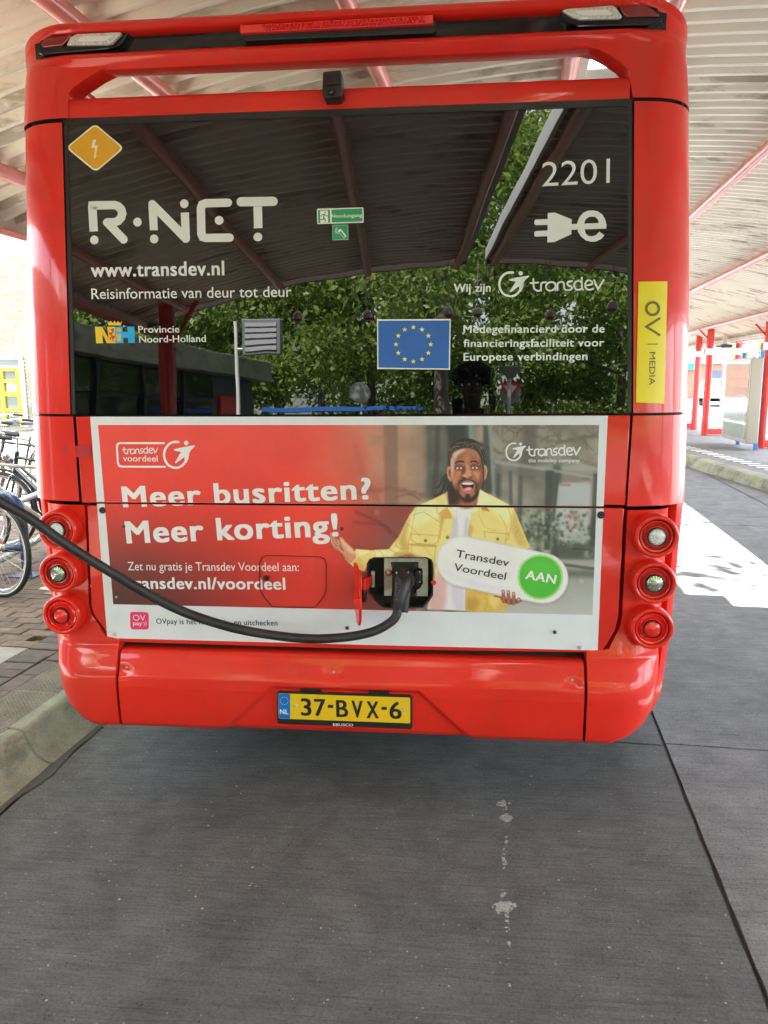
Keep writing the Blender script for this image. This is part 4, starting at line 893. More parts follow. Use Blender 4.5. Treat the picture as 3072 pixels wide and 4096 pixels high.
for pp in ([(380, 710), (440, 650), (560, 620), (640, 625)], [(700, 640), (800, 650), (900, 700)], [(390, 745), (470, 700), (600, 690), (660, 700)], [(700, 700), (790, 700), (860, 735)], [(400, 660), (500, 600), (620, 585)]): R.stroke(cf(*pp), 9/6.5, (110, 68, 56), .6, 1.4)
R.stroke(cf((330, 540), (470, 480), (620, 455), (760, 475), (880, 530), (960, 630), (1010, 780), (1050, 1000), (1070, 1280)), 26/6.5, (52, 44, 44), .9, 2.2); R.stroke(cf((640, 430), (760, 350), (900, 430), (985, 560), (1050, 760), (1075, 940)), 12/6.5, (148, 140, 136), .7, 1.2)
for pp in ([(760, 320), (930, 400), (1060, 560), (1118, 800)], [(200, 520), (300, 440), (440, 415)], [(165, 640), (240, 540), (330, 500)], [(860, 330), (980, 420), (1065, 480)], [(330, 370), (420, 330), (560, 330)], [(180, 760), (200, 660), (250, 600)]): R.stroke(cf(*pp), 10/6.5, (156, 148, 142), .7, 1.1)
R.poly(cf((325, 865), (370, 812), (460, 792), (550, 808), (560, 845), (470, 838), (400, 848), (345, 880)), (40, 28, 28), .95, 1.6, True); R.poly(cf((715, 830), (760, 796), (850, 795), (910, 830), (955, 880), (880, 850), (800, 832), (730, 846)), (40, 28, 28), .95, 1.6, True)
for (x, y) in ((440, 985), (845, 978)):
    R.soft(cf((x-130, y+10), (x-90, y-80), (x+50, y-85), (x+140, y-10), (x+90, y+60), (x-70, y+70)), (96, 52, 40), 7, .75)
    R.poly(cf((x-85, y+15), (x-50, y-25), (x+20, y-33), (x+85, y+12), (x+20, y+28), (x-50, y+28)), (222, 212, 208), 1, 1., True); R.disc(cf((x-5, y-3))[0], 29/6.5, (34, 20, 16)); R.disc(cf((x-14, y-12))[0], 7/6.5, (230, 226, 222), .8, .8)
    R.stroke(cf((x-95, y+12), (x-50, y-32), (x+20, y-40), (x+92, y+5)), 10/6.5, (26, 18, 16), .95, 1.); R.stroke(cf((x-70, y+38), (x, y+46), (x+70, y+30)), 7/6.5, (120, 66, 50), .8, 1.2); R.stroke(cf((x-95, y-40), (x-20, y-75), (x+70, y-55)), 7/6.5, (88, 46, 36), .7, 1.2)
R.soft(cf((612, 900), (690, 950), (745, 1120), (760, 1200), (650, 1260), (510, 1205), (570, 1080)), (206, 146, 124), 7, .8); R.soft(cf((520, 1010), (590, 940), (600, 1060), (540, 1160), (500, 1150)), (84, 42, 32), 8, .75); R.soft(cf((510, 1185), (560, 1170), (600, 1205), (560, 1225)), (226, 184, 176), 4, .6)
R.soft(cf((500, 1215), (570, 1225), (640, 1270), (560, 1280), (500, 1250)), (60, 28, 24), 5, .85); R.soft(cf((655, 1262), (745, 1205), (785, 1205), (760, 1250), (690, 1280)), (78, 40, 32), 5, .8); R.stroke(cf((765, 1120), (850, 1220), (905, 1340)), 15/6.5, (122, 66, 48), .75, 2.2); R.stroke(cf((480, 1170), (440, 1270), (415, 1340)), 14/6.5, (116, 62, 46), .75, 2.2)
R.soft(cf((405, 1410), (440, 1320), (540, 1265), (640, 1290), (760, 1292), (850, 1340), (885, 1430), (840, 1405), (760, 1345), (640, 1325), (540, 1335), (470, 1385)), HAIR, 5, .95)
R.soft(cf((320, 1530), (400, 1570), (480, 1700), (580, 1768), (720, 1768), (830, 1680), (945, 1550), (935, 1690), (860, 1795), (760, 1868), (640, 1888), (530, 1842), (425, 1725)), HAIR, 5, .97); R.soft(cf((610, 1670), (700, 1670), (725, 1790), (595, 1790)), HAIR, 6, .95)
R.soft(cf((400, 1400), (440, 1400), (450, 1620), (400, 1580)), (70, 46, 42), 7, .6); R.soft(cf((860, 1400), (920, 1420), (900, 1600), (850, 1640)), (62, 42, 38), 7, .7)
R.poly(cf((470, 1400), (560, 1335), (660, 1318), (780, 1340), (832, 1390), (836, 1480), (770, 1590), (690, 1642), (600, 1625), (520, 1520), (478, 1450)), (196, 116, 112), smooth=True); R.poly(cf((488, 1398), (580, 1358), (720, 1358), (812, 1390), (815, 1470), (760, 1560), (680, 1602), (610, 1590), (540, 1510), (500, 1440)), (40, 12, 16), smooth=True)
R.poly(cf((500, 1395), (580, 1365), (720, 1365), (802, 1385), (795, 1408), (700, 1424), (600, 1424), (510, 1408)), (238, 232, 226), smooth=True); 
for x in (560, 610, 665, 720, 765): R.stroke(cf((x, 1372), (x+2, 1418)), 2.5/6.5, (170, 160, 150), .5, .8, smooth=0)
R.poly(cf((540, 1545), (600, 1502), (680, 1482), (762, 1502), (758, 1555), (680, 1594), (600, 1588)), (214, 128, 138), smooth=True, soft=2); R.soft(cf((600, 1530), (680, 1505), (730, 1530), (680, 1570)), (236, 168, 174), 5, .8)
# hands
R.poly(c4((102, 625), (118, 626), (150, 665), (165, 645), (195, 680), (235, 715), (250, 760), (215, 795), (190, 770), (165, 735), (130, 715), (108, 680)), (196, 138, 112), smooth=True); R.soft(c4((160, 650), (230, 715), (244, 745), (195, 720)), (232, 188, 168), 8, .8); R.soft(c4((110, 690), (150, 725), (200, 775), (160, 735)), (120, 68, 52), 7, .7)
for pp in ([(110, 636), (122, 680), (150, 702)], [(130, 650), (150, 690), (172, 722)], [(155, 662), (165, 700), (182, 728)]): R.stroke(c4(*pp), 4/1.44, (112, 60, 46), .8, 1.8)
for pp in ([(106, 630), (112, 668), (126, 690)], [(150, 668), (148, 700)], [(198, 692), (186, 730)]): R.stroke(c4(*pp), 9/1.44, (206, 152, 128), .7, 2)
R.stroke(c4((1050, 986), (1100, 998)), 8/1.44, (120, 72, 58)); R.poly(c4((1092, 1000), (1200, 1010), (1205, 1018), (1150, 1036), (1105, 1022)), (128, 76, 60), smooth=True)
card = capsule((862, 785), (1330, 884), 146); R.poly(c4(*[(x+5, y+9) for x, y in card]), (120, 110, 84), .35, 8); R.poly(c4(*card), (202, 202, 208)); R.poly(c4(*capsule((862, 785), (1330, 884), 139)), (219, 219, 226), 1, 2.5); R.soft(c4((760, 840), (900, 930), (1200, 990), (1180, 960), (900, 880)), (204, 204, 214), 18, .6)
R.disc(c4((1314, 877))[0], 131/1.4426, (150, 204, 120)); R.disc(c4((1314, 877))[0], 120/1.4426, (74, 176, 58)); R.soft(c4((1220, 800), (1380, 790), (1400, 850), (1240, 860)), (92, 190, 72), 20, .6)
for pp in ([(1104, 1018), (1100, 960)], [(1133, 1024), (1130, 962)], [(1162, 1028), (1160, 972)], [(1186, 1020), (1190, 1004)]): R.stroke(c4(*pp), 19/1.44, (112, 62, 48), 1, 1.2, smooth=0); R.stroke(c4(*pp), 13/1.44, (164, 104, 84), 1, 1.6, smooth=0); R.disc(c4((pp[1][0], pp[1][1]+2))[0], 6/1.44, (218, 170, 152), .9, 1.4)
R.grain(body, 2.6, .55, .6, 3); R.grain(HEAD, 2.2, .3, .35, 4); R.A = np.clip(R.A+np.random.default_rng(2).normal(size=R.A.shape[:2])[..., None]*1.6, 0, 255)
# lay the dots on the film
vx = (R.X-1536)/FPX; vy = -(R.Y-2048)/FPX; V3 = RT.T@np.stack([vx.ravel(), vy.ravel(), np.ones(vx.size)]); tt = -CAM[1]/V3[1]; PX_, PZ_ = CAM[0]+tt*V3[0], CAM[2]+tt*V3[2]
c_ = R.A.reshape(-1, 3)/255; Lc = np.where(c_ <= .04045, c_/12.92, ((c_+.055)/1.055)**2.4)*1.25; Lc = np.minimum(Lc, .9)
idx = np.arange(R.nu*R.nv).reshape(R.nu, R.nv); Q = np.stack([idx[:-1, :-1], idx[1:, :-1], idx[1:, 1:], idx[:-1, 1:]], -1).reshape(-1, 4); cxm, czm = PX_[Q].mean(1), PZ_[Q].mean(1)
zs_cut = PD(760, 1091)[1]; Ppoly = porto; ins = np.zeros(len(cxm), bool)
for i in range(len(Ppoly)):
    (ax, az_), (bx_, bz) = Ppoly[i], Ppoly[(i+1) % len(Ppoly)]; ins ^= ((az_ > czm) != (bz > czm)) & (cxm < (bx_-ax)*(czm-az_)/((bz-az_) if bz != az_ else 1e-9)+ax)
for par, sel in ((lid, czm > zs_cut+.0035), (lower, (czm < zs_cut-.0035) & ~ins)):
    q = Q[sel]; used_, inv = np.unique(q.ravel(), return_inverse=True); me = bpy.data.meshes.new('advert_picture'); nv_ = len(used_)
    me.vertices.add(nv_); me.vertices.foreach_set('co', np.stack([PX_[used_], np.full(nv_, -.00145), PZ_[used_]], 1).astype(np.float32).ravel()); me.loops.add(q.size); me.loops.foreach_set('vertex_index', inv.astype(np.int32).ravel()); me.polygons.add(len(q)); me.polygons.foreach_set('loop_start', np.arange(0, q.size, 4, dtype=np.int32))
    me.update(calc_edges=True); ca = me.color_attributes.new('Col', 'FLOAT_COLOR', 'POINT'); ca.data.foreach_set('color', np.hstack([Lc[used_], np.ones((nv_, 1))]).astype(np.float32).ravel())
    me.materials.append(PRINT); o = bpy.data.objects.new('advert_picture', me); COL.objects.link(o); o.parent = par
cT = C(22, 20, 24)
AD.text('Transdev', c4((826, 760))[0], c4((1130, 816))[0], 46/1.44, cT, 9, .004); AD.text('Voordeel', c4((813, 838))[0], c4((1112, 893))[0], 46/1.44, cT, 9, .004); AD.text('AAN', c4((1226, 884))[0], c4((1400, 915))[0], 52/1.44, C(225, 235, 225), 11, .045)
# lettering on the advert
PWt = C(212, 216, 222)
AD.text('Meer busritten?', (266*K, 1095*K), (803*K, 1077*K), 46*K, PWt, 3, .05)
AD.text('Meer korting!', (274*K, 1173*K), (732*K, 1157*K), 49*K, PWt, 3, .05)
gt(AD, 'Zet nu gratis je Transdev Voordeel aan:', 277, 1231.5, 646, 1233.5, 19, PWt, .0, 3); gt(AD, 'transdev.nl/voordeel', 277, 1271, 617, 1273, 26, PWt, .04, 3)
gt(AD, 'OVpay is het nieuwe in- en uitchecken', 338, 1347, 600, 1351, 12, C(40, 44, 90), .02, 3)
c6 = crop(440, 1740, 4.608)
AD.stroke(c6((1010, 150), (180, 148), (145, 165), (130, 215), (150, 520), (175, 570), (230, 582), (1030, 586)), 36/4.6, PWt, 3, cap=False)
transdev(AD, lambda *a: c6(*[(1180+(x-622)*1.96, 262+(y-163)*2.05) for x, y in a]), PWt, 3, word=False, s=2/4.608)
transdev(AD, lambda *a: c6(*[(237+(x-833)*.905, 270+(y-202)*.98) for x, y in a]), PWt, 3, icon=False, s=.93/4.608, w_=20)
AD.text('voordeel', c6((245, 483))[0], c6((885, 488))[0], 118/4.6, PWt, 3, .015)
c9 = crop(1536, 1600, 1.08)
transdev(AD, lambda *a: c9(*[(555+(x-622)*.298, 208+(y-163)*.32) for x, y in a]), PWt, 3, word=False, s=.31/1.08)
transdev(AD, lambda *a: c9(*[(617+(x-833)*.322, 215+(y-202)*.34) for x, y in a]), PWt, 3, icon=False, s=.33/1.08, w_=20)
gt(AD, 'the mobility company', 1141, 998.5, 1252, 998.5, 8.5, PWt, .02, 3)
AD.poly(dpx(*rrect(281.5, 1321, 321.5, 1322, 322, 1359.5, 282, 1359, r=7)), C(222, 45, 110), 3); gt(AD, 'OV', 288, 1340, 315, 1340.5, 13, PWt, -.005, 4); gt(AD, 'pay', 288, 1350, 308, 1350.5, 9, PWt, .01, 4)
AD.stroke(dpx((311, 1344), (313, 1347.5), (311, 1351)), 1.8, PWt, 4); AD.stroke(dpx((314.5, 1342.5), (317, 1347.5), (314.5, 1352)), 1.8, PWt, 4)
AD.make('advert_print', lid, cutz=PD(760, 1091)[1], keep=1)
AD.make('advert_print', lower, cutz=PD(760, 1091)[1], keep=-1, hole=porto)

# closed flap on the left of the port
flap = [(577, 1200), (690, 1203), (701, 1208), (704, 1218), (704, 1275), (700, 1285), (682, 1309), (676, 1311), (596, 1310), (588, 1308), (572, 1290), (563, 1272), (562, 1218), (567, 1205)]
def ringmesh(pts, wd, y0, y1):
    P = [Vector(PD(*p)) for p in pts]; c = sum(P, Vector((0, 0)))/len(P); mb = MB()
    A_ = [p+(p-c).normalized()*wd for p in P]; mb.prism([tuple(p) for p in A_], y0, y1, holes=[[tuple(p) for p in P]]); return mb
fl_ = build('closed_flap', ringmesh(flap, .0035, -.0042, -.001), mat('dark_red_gap', (.10, .006, .004), .6), lower, smooth=False)
mb = MB(); X, Z = PD(574, 1246); mb.lathe([(.018, 0), (.017, .004), (.010, .006)], (X, -.004, Z), n=20); build('latch_plate', mb, RED, fl_); mb = MB(); mb.lathe([(.011, 0.0), (.011, .008), (.004, .009), (0, .006)], (X+.006, -.008, Z), n=14); build('latch', mb, BLACKP, fl_)
# charging port
cp = empty('charging_port', (0, 0, 0)); cp.parent = bus
build('rubber_seal', ringmesh([(p[0]*.955+864*.045, p[1]*.955+1258*.045) for p in port], .006, -.003, .03), RUBBER, cp, ang=30)
mb = MB(); P = porto; cxp = sum(p[0] for p in P)/len(P); czp = sum(p[1] for p in P)/len(P)
mb.grid([[(p[0], .018, p[1]), (p[0], .16, p[1])] for p in P+[P[0]]]); mb.add([(p[0], .16, p[1]) for p in P], [tuple(range(len(P)))]); build('port_box', mb, SEAM, cp, fixn=False)
c5p = crop(1400, 2100, 4.1475)
def cpts(*a): return [PN(*q) for q in c5p(*a)]
mb = MB(); mb.prism(cpts((555, 570), (1290, 570), (1290, 1215), (555, 1205)), .026, .031, holes=[cpts((700, 640), (1130, 640), (1130, 745), (1195, 750), (1205, 1000), (1150, 1085), (1100, 1110), (1100, 1215-8), (700, 1200))]); build('socket_plate', mb, STEEL, cp, smooth=False, bevel=.001)
mb = MB(); mb.prism(cpts((665, 640), (1130, 640), (1130, 740), (1060, 780), (1060, 1205), (690, 1205), (690, 740)), .022, .08); build('socket_body', mb, BLACKP, cp, bevel=.003)
mb = MB(); mb.prism(cpts((1070, 770), (1180, 770), (1190, 990), (1130, 1060), (1070, 1060)), .014, .08); build('socket_hinge', mb, BLACKP, cp, bevel=.003)
for q in ((700, 683), (1092, 683), (1082, 1180)):
    X, Z = cpts(q)[0]; mb = MB(); mb.lathe([(.0062, 0), (.0062, .005), (0, .006)], (X, .022, Z), n=6); build('bolt', mb, RUST, cp)
for q in ((1150, 795), (1153, 962)):
    X, Z = cpts(q)[0]; mb = MB(); mb.lathe([(.004, 0), (.003, .004), (0, .005)], (X, .014, Z), n=8); build('screw', mb, CHROME, cp)
X, Z = cpts((630, 808))[0]; mb = MB(); mb.lathe([(.0135, 0), (.0135, .006), (.011, .008)], (X, .026, Z), n=24); bt = build('button', mb, CHROME, cp); mb = MB(); mb.lathe([(.011, .008), (.008, .010), (.0075, .009)], (X, .026, Z), n=24); build('button_ring', mb, LENSR, bt); mb = MB(); mb.lathe([(.0075, .009), (0, .010)], (X, .026, Z), n=20); build('button_cap', mb, STEEL, bt)
mb = MB(); X, Z = cpts((635, 1010))[0]; X2, Z2 = cpts((560, 1230))[0]; X3, Z3 = cpts((440, 1200))[0]
mb.tube(catmull([(X, .04, Z), (X-.008, .03, Z-.02), (X2, .045, Z2)], 6), .0035, 6); mb.tube(catmull([(X, .04, Z), ((X+X3)/2-.006, .03, (Z+Z3)/2+.012), (X3, .06, Z3)], 6), .0025, 6); build('lanyard', mb, BLACKP, cp)
# open door of the port: hangs outwards at its left edge
dl = empty('port_door', (0, 0, 0)); dl.parent = bus
DY0, DY1 = -.004, -.120
hx = PD(777, 1215)[0]
P1 = lambda x, y, Y: at_depth(x, y, Y)
def doorpt(x, y, near): return at_depth(x, y, DY1 if near else DY0-.02)
top_f, top_n = P1(769, 1216, -.035), P1(779, 1243, -.125)
bot_f, bot_n = P1(773, 1322, -.035), P1(783, 1352, -.125)
mb = MB(); th_ = .010
prof_d = [P1(769, 1215, -.03), P1(772, 1216, -.045), P1(782, 1245, -.125), P1(782, 1340, -.13), P1(779, 1352, -.12), P1(776, 1345, -.09), P1(770, 1300, -.03)]
mb.add([p for p in prof_d]+[(p[0]-th_, p[1], p[2]) for p in prof_d], [tuple(range(7)), tuple(range(13, 6, -1))]+[(i, (i+1) % 7, 7+(i+1) % 7, 7+i) for i in range(7)])
build('door_leaf', mb, RED, dl, bevel=.002)
mb = MB(); a_ = P1(781, 1262, -.09); b_ = P1(804, 1256, -.02); rows = []
for t in frange(0, 1, 8): rows.append([(a_[0]+(b_[0]-a_[0])*t, -.075-.03*math.sin(math.pi*t)+.06*t, a_[2]+.006*0+zz-.004*0) for zz in (-.024, .018)]+[])
r2 = [[(p[0], p[1]+.006, p[2]) for p in r_] for r_ in rows]; mb.grid(rows); mb.grid(r2); build('hinge_arm', mb, RED, dl)
mb = MB(); X, Z = PD(806, 1253); mb.box((X-.007, -.004, Z-.028), (X+.006, .012, Z+.034)); build('hinge_plate', mb, GALV, dl, bevel=.002)
mb = MB(); X, Z = PD(789, 1276); mb.box((X-.006, -.06, Z-.03), (X+.009, -.015, Z+.025)); build('door_stop', mb, BLACKP, dl, bevel=.005)
mb = MB(); a_ = P1(771, 1300, -.11); mb.box((a_[0]-.006, -.135, a_[2]-.022), (a_[0]+.018, -.10, a_[2]+.018)); build('catch', mb, RED, dl, bevel=.003)
X, Z = PD(938, 1258); mb = MB(); mb.lathe([(.010, 0), (.008, .006), (0, .007)], (X-.002, 0, Z), n=16); build('stop_bump', mb, RED, cp)
# number plate
npl = empty('number_plate', (0, 0, 0)); npl.parent = bus
PY = -.052
def PB(nx, ny, Y=PY): v_ = ray(nx, ny); P_ = CAM+(Y-CAM[1])/v_[1]*v_; return (P_[0], P_[2])
cpl = crop(1060, 2700, 2.592)
def pp_(*a): return [PB(*q) for q in cpl(*a)]
mb = MB(); mb.prism(pp_((128, 185), (140, 165), (1505, 207), (1528, 225), (1527, 545), (1510, 562), (140, 505), (126, 490)), PY-.002, PY+.03); build('plate_holder', mb, BLACKP, npl, bevel=.002)
PP = Print(0, to=lambda x, y: PB(x, y))
PP.P = lambda x, y, l: (lambda q: (q[0], PY-.0035-l*.00022, q[1]))(PB(x, y))
def pptext(txt, p0, p1, cap, col, l, bold):
    n0 = len(PP.v); PP.text(txt, p0, p1, cap, col, l, bold)
    for i in range(n0, len(PP.v)): x, y, z = PP.v[i]; PP.v[i] = (x, PY-.0036-l*.00006+(y-Ys(x, z)), z)
mb = MB(); mb.prism(pp_(*rrect(137, 187, 1505, 232, 1507, 497, 143, 448, r=14)), PY-.0034, PY); plt = build('plate', mb, mat('plate_yellow', (.80, .52, .012), .35), npl, smooth=False)
PP.poly(cpl((139, 190), (262, 193), (264, 450), (146, 446)), (.0, .16, .60), 0)
for k in range(12): a_ = 2*math.pi*k/12; PP.disc(cpl((202+40*math.sin(a_), 264-40*math.cos(a_)))[0], 5/2.59, C(150, 200, 230), 1, 8)
pptext('NL', cpl((158, 399))[0], cpl((246, 402))[0], 52/2.59, (.85, .85, .85), 2, .03)
BK = (.012, .012, .014)
for ch, xa, xb, ya in (('3', 375, 488, 413), ('7', 514, 635, 417), ('B', 742, 866, 428), ('V', 903, 1016, 434), ('X', 1057, 1181, 441), ('6', 1292, 1420, 446)):
    pptext(ch, cpl((xa, ya))[0], cpl((xb, ya+3))[0], 183/2.59, BK, 1, .03)
for xa in (652, 1207): yy = 305+(xa-652)*.037; PP.poly(cpl((xa, yy), (xa+58, yy+1), (xa+58, yy+32), (xa, yy+31)), BK, 1)
pptext('EBUSCO', cpl((707, 523))[0], cpl((915, 527))[0], 27/2.59, C(220, 225, 228), 0, .02)
PP.make('plate_print', npl)
for q in ((325, 314), (1443, 355)):
    X, Z = PB(*cpl(q)[0]); mb = MB(); mb.lathe([(.007, 0), (.006, .003), (.002, .004), (0, .003)], (X, PY-.004, Z), n=14); build('plate_screw', mb, STEEL, npl)
for q in (((370, 135), (588, 142), (585, 168), (372, 162)), ((1070, 158), (1295, 165), (1290, 190), (1075, 186))):
    mb = MB(); mb.prism(pp_(*q), PY-.006, PY+.03); build('plate_lamp', mb, BLACKP, npl, bevel=.002)

# ------------------------------------------------------------------ plug and cable
plug = empty('charging_plug', (0, 0, 0), label='black charging plug pushed into the open port at the back of the bus', cat='charging plug')
def pc(q, Y): v_ = ray(*c5p(q)[0]); return Vector(CAM+(Y-CAM[1])/v_[1]*v_)
mb = MB(); mb.tube([pc((890, 900), .03), pc((890, 905), -.02), pc((885, 915), -.045)], [.044, .044, .040], 28); build('collar', mb, BLACKP, plug, ang=50)
mb = MB(); a0, a1, a2 = pc((890, 790), -.02), pc((880, 900), -.05), pc((835, 1200), -.085)
mb.tube([pc((880, 800), -.012), pc((880, 880), -.045), pc((860, 1000), -.066), pc((835, 1120), -.082), pc((800, 1300), -.095), pc((770, 1395), -.100)], [.026, .036, .034, .031, .026, .021], 20); build('handle', mb, BLACKP, plug, ang=50)
mb = MB(); mb.tube([pc((960, 860), -.045), pc((945, 1000), -.062), pc((915, 1200), -.075), pc((895, 1400), -.085), pc((890, 1450), -.088)], [.010, .017, .018, .018, .016], 16); build('latch_guide', mb, BLACKP, plug, ang=50)
mb = MB(); mb.prism([(p.x, p.z) for p in (pc((760, 775), -.05), pc((980, 770), -.05), pc((965, 808), -.05), pc((770, 808), -.05))], -.062, -.05); build('metal_cap', mb, STEEL, plug, bevel=.002)
mb = MB(); q0, q1 = pc((825, 925), -.094), pc((770, 1220), -.116)
for k in range(7):
    p = q0.lerp(q1, k/6); mb.box((p.x-.0065, p.y-.004, p.z-.004), (p.x+.0065, p.y+.016, p.z+.004))
build('grip_ribs', mb, mat('grey_grip', (.05, .055, .07), .3), plug, bevel=.001)
cab = [pc((800, 1330), -.10)]
cpx = [(855, 1332, -.11), (838, 1348, -.12), (812, 1362, -.135), (780, 1371, -.15), (740, 1377, -.165), (690, 1380, -.185), (640, 1378, -.205), (590, 1372, -.225), (540, 1364, -.245), (480, 1350, -.27), (400, 1323, -.30), (330, 1289, -.33), (255, 1245, -.37), (190, 1206, -.41), (130, 1167, -.45), (70, 1124, -.49), (0, 1084, -.54), (-60, 1056, -.59)]
cab += [Vector(at_depth(*p)) for p in cpx]
lp = cab[-1]; cab += [Vector((lp.x-.35, lp.y-.12, lp.z+.03)), Vector((lp.x-.95, lp.y-.20, 1.22)), Vector((-2.62, -1.02, 1.24))]
mb = MB(); mb.tube([tuple(p) for p in catmull([tuple(p) for p in cab], 6)], .0168, 14)
CABM = mat('cable_rubber', (.028, .028, .031), .5); v = coords(CABM, (1, 1, 1)); setin(CABM, 'Base Color', ramp(CABM, noise(CABM, v, 14, 6), [(.3, g3(.010)), (.75, (.030, .030, .033))])); setin(CABM, 'Normal', bump(CABM, noise(CABM, v, 90, 3), .25, .002))
tag(build('charging_cable', mb, CABM), 'thick black charging cable sagging across the advert to the plug', 'cable')
chg = empty('charging_station', (-2.9, -1.0, .15), label='grey charging pillar on the left pavement that the cable comes from', cat='charger')
mb = MB(); mb.box((-.22, -.28, 0), (.22, .28, 1.85)); build('cabinet', mb, mat('grey_cabinet', (.12, .125, .13), .5), chg, bevel=.02)
mb = MB(); mb.box((.221, -.18, 1.25), (.228, .18, 1.6)); build('screen', mb, GLOSSB, chg); mb = MB(); mb.tube([(.2, -.02, 1.09), (.30, -.02, 1.09)], .035, 16); build('cable_socket', mb, BLACKP, chg)
# ------------------------------------------------------------------ ground, road slabs, kerbs
def structure(o): o['kind'] = 'structure'; return o
def SB(mb, a, b, mi=0): mb.box(a, b, mi, T=lambda u, v_, z: S(u, v_, z))
mb = MB(); mb.add([S(-300, -300, -.03), S(300, -300, -.03), S(300, 300, -.03), S(-300, 300, -.03)], [(0, 1, 2, 3)]); structure(build('ground', mb, GRND, smooth=False))
GRASS = mat('grass_soil', (.05, .075, .02), .9); v = coords(GRASS); setin(GRASS, 'Base Color', ramp(GRASS, noise(GRASS, v, 4, 6), [(.3, (.035, .055, .014)), (.7, (.09, .12, .035))]))
mb = MB(); mb.add([S(-60, -90, -.02), S(60, -90, -.02), S(60, -12.5, -.02), S(-60, -12.5, -.02)], [(0, 1, 2, 3)]); structure(build('grass_verge', mb, GRASS, smooth=False))
ASPH = concrete('dark_asphalt', (.055, .055, .055), (.085, .085, .083), brush=False, grain=.6)
mb = MB(); mb.add([S(-60, -12.6, -.024), S(60, -12.6, -.024), S(60, 2.0, -.024), S(-60, 2.0, -.024)], [(0, 1, 2, 3)]); structure(build('dark_road_sheet', mb, ASPH, smooth=False))  # dark sheet added out of view to cut sunlit bounce onto the canopy
mb = MB(); mb.add([S(-1.99, -4.25, -.018), S(9, -4.25, -.018), S(9, 40, -.018), S(-1.99, 40, -.018)], [(0, 1, 2, 3)])
road = structure(build('road', mb, SEALM, smooth=False))
# concrete slabs with real joints; edges slightly chipped
def slab(u0, u1, v0, v1, m_):
    mb = MB(); nu, nv = max(2, int((u1-u0)/.12)), max(2, int((v1-v0)/.12)); P = []
    def edge_j(i, n, s_): return 0
    for i in range(nu+1):
        row = []
        for j in range(nv+1):
            u_ = u0+(u1-u0)*i/nu; v_ = v0+(v1-v0)*j/nv
            if i in (0, nu): u_ += (1 if i == 0 else -1)*.004*abs(math.sin(v_*37+u0*9)+.6*math.sin(v_*91))*(1 if hz(j, int(u0*7)) > .55 else .25)
            if j in (0, nv): v_ += (1 if j == 0 else -1)*.002*abs(math.sin(u_*41))
            row.append(S(u_, v_, .0005*math.sin(u_*3)*math.sin(v_*2)))
        P.append(row)
    mb.grid(P); rim = [P[i][0] for i in range(nu+1)]+[P[nu][j] for j in range(1, nv+1)]+[P[i][nv] for i in range(nu-1, -1, -1)]+[P[0][j] for j in range(nv-1, -1, -1)]
    mb.grid([[p, (p[0], p[1], p[2]-.016)] for p in rim])
    return build('road_slab', mb, m_, road, ang=20)
uj, vj = .70, 3.44
for (u0, u1, m_) in ((-1.928, uj-.006, CONC), (uj+.006, 3.2, CONC_LIT)):
    for (v0, v1) in ((-4.2, -2.6), (-2.59, vj-.005 if u0 < 0 else 3.455), ((vj+.005) if u0 < 0 else 3.465, 9.0), (9.01, 14.5)):
        slab(u0, u1, v0, v1, m_)
slab(3.218, 5.2, -4.2, 1, CONC_LIT)
# wedge of road beside the right platform, on to the distance
def KR(v_): return interp(v_, [(-8, 5.9), (7, 4.35), (11.62, 3.60), (14.7, 3.15), (19, 2.6), (26, 1.9), (40, 1.0)])
mb = MB(); mb.grid([[S(3.218, v_, 0), S(KR(v_)-.004, v_, 0)] for v_ in frange(1.02, 14.5, 20) if KR(v_) > 3.23]); structure(build('road_edge', mb, CONC_LIT, road, smooth=False))
mb = MB(); mb.grid([[S(-1.93, v_, 0), S(KR(v_)-.004, v_, 0)] for v_ in frange(14.51, 39, 12)]); build('road_slab', mb, CONC_LIT, road, smooth=False)
# black joint seal with ragged edges along the left kerb
mb = MB(); A_ = []; 
for v_ in frange(-3, 6, 220): A_.append([S(-1.967, v_, .0035), S(-1.928-.004+.010*(vn(v_*9, 3)+.6*vn(v_*31, 8)-.55)+(.03 if 2.55 < v_ < 2.95 else 0)*sm(2.55, 2.75, v_)*sm(2.95, 2.75, v_), v_, .0035)])
mb.grid(A_); build('joint_seal', mb, SEALM, road, smooth=False)
# worn white paint flakes
mb = MB(); cu = at_u = None
def ground_px(x, y, z=0.):
    v_ = ray(x*K, y*K); P_ = CAM+(z-CAM[2])/v_[2]*v_; return P_
def patch(cx_, cy_, hw, hh, dens, seed):
    y = cy_-hh
    while y < cy_+hh:
        x = cx_-hw
        while x < cx_+hw:
            L_ = random.uniform(.7, 2.6); r2_ = ((x-cx_)/hw)**2+((y-cy_)/hh)**2; n_ = vn(x*.16+seed*7, y*.22+seed)+.45*vn(x*.9, y*1.1+seed)
            if r2_ < 1 and n_ > 1.22-dens*(1-r2_)*1.15 and random.random() < .88:
                P_ = ground_px(x, y); Q_ = ground_px(x+L_, y+.15); h_ = random.uniform(.0006, .0016); z = .0022+random.random()*.001
                mb.add([(P_[0], P_[1]-h_, z), (Q_[0], Q_[1]-h_*.6, z), (Q_[0], Q_[1]+h_, z), (P_[0], P_[1]+h_*.7, z)], [(0, 1, 2, 3)])
            x += L_*1.05
        y += .8
for a_ in ((1087, 1738, 17, 14, .66, 1), (1092, 1770, 21, 13, .74, 2), (1088, 1862, 8, 30, .32, 3), (1086, 1932, 9, 12, .5, 4), (1090, 1962, 30, 20, .82, 5), (1095, 1996, 10, 22, .42, 6), (1098, 2060, 6, 40, .28, 7), (1092, 1812, 8, 22, .25, 8), (1100, 2135, 5, 26, .3, 9)): patch(*a_)
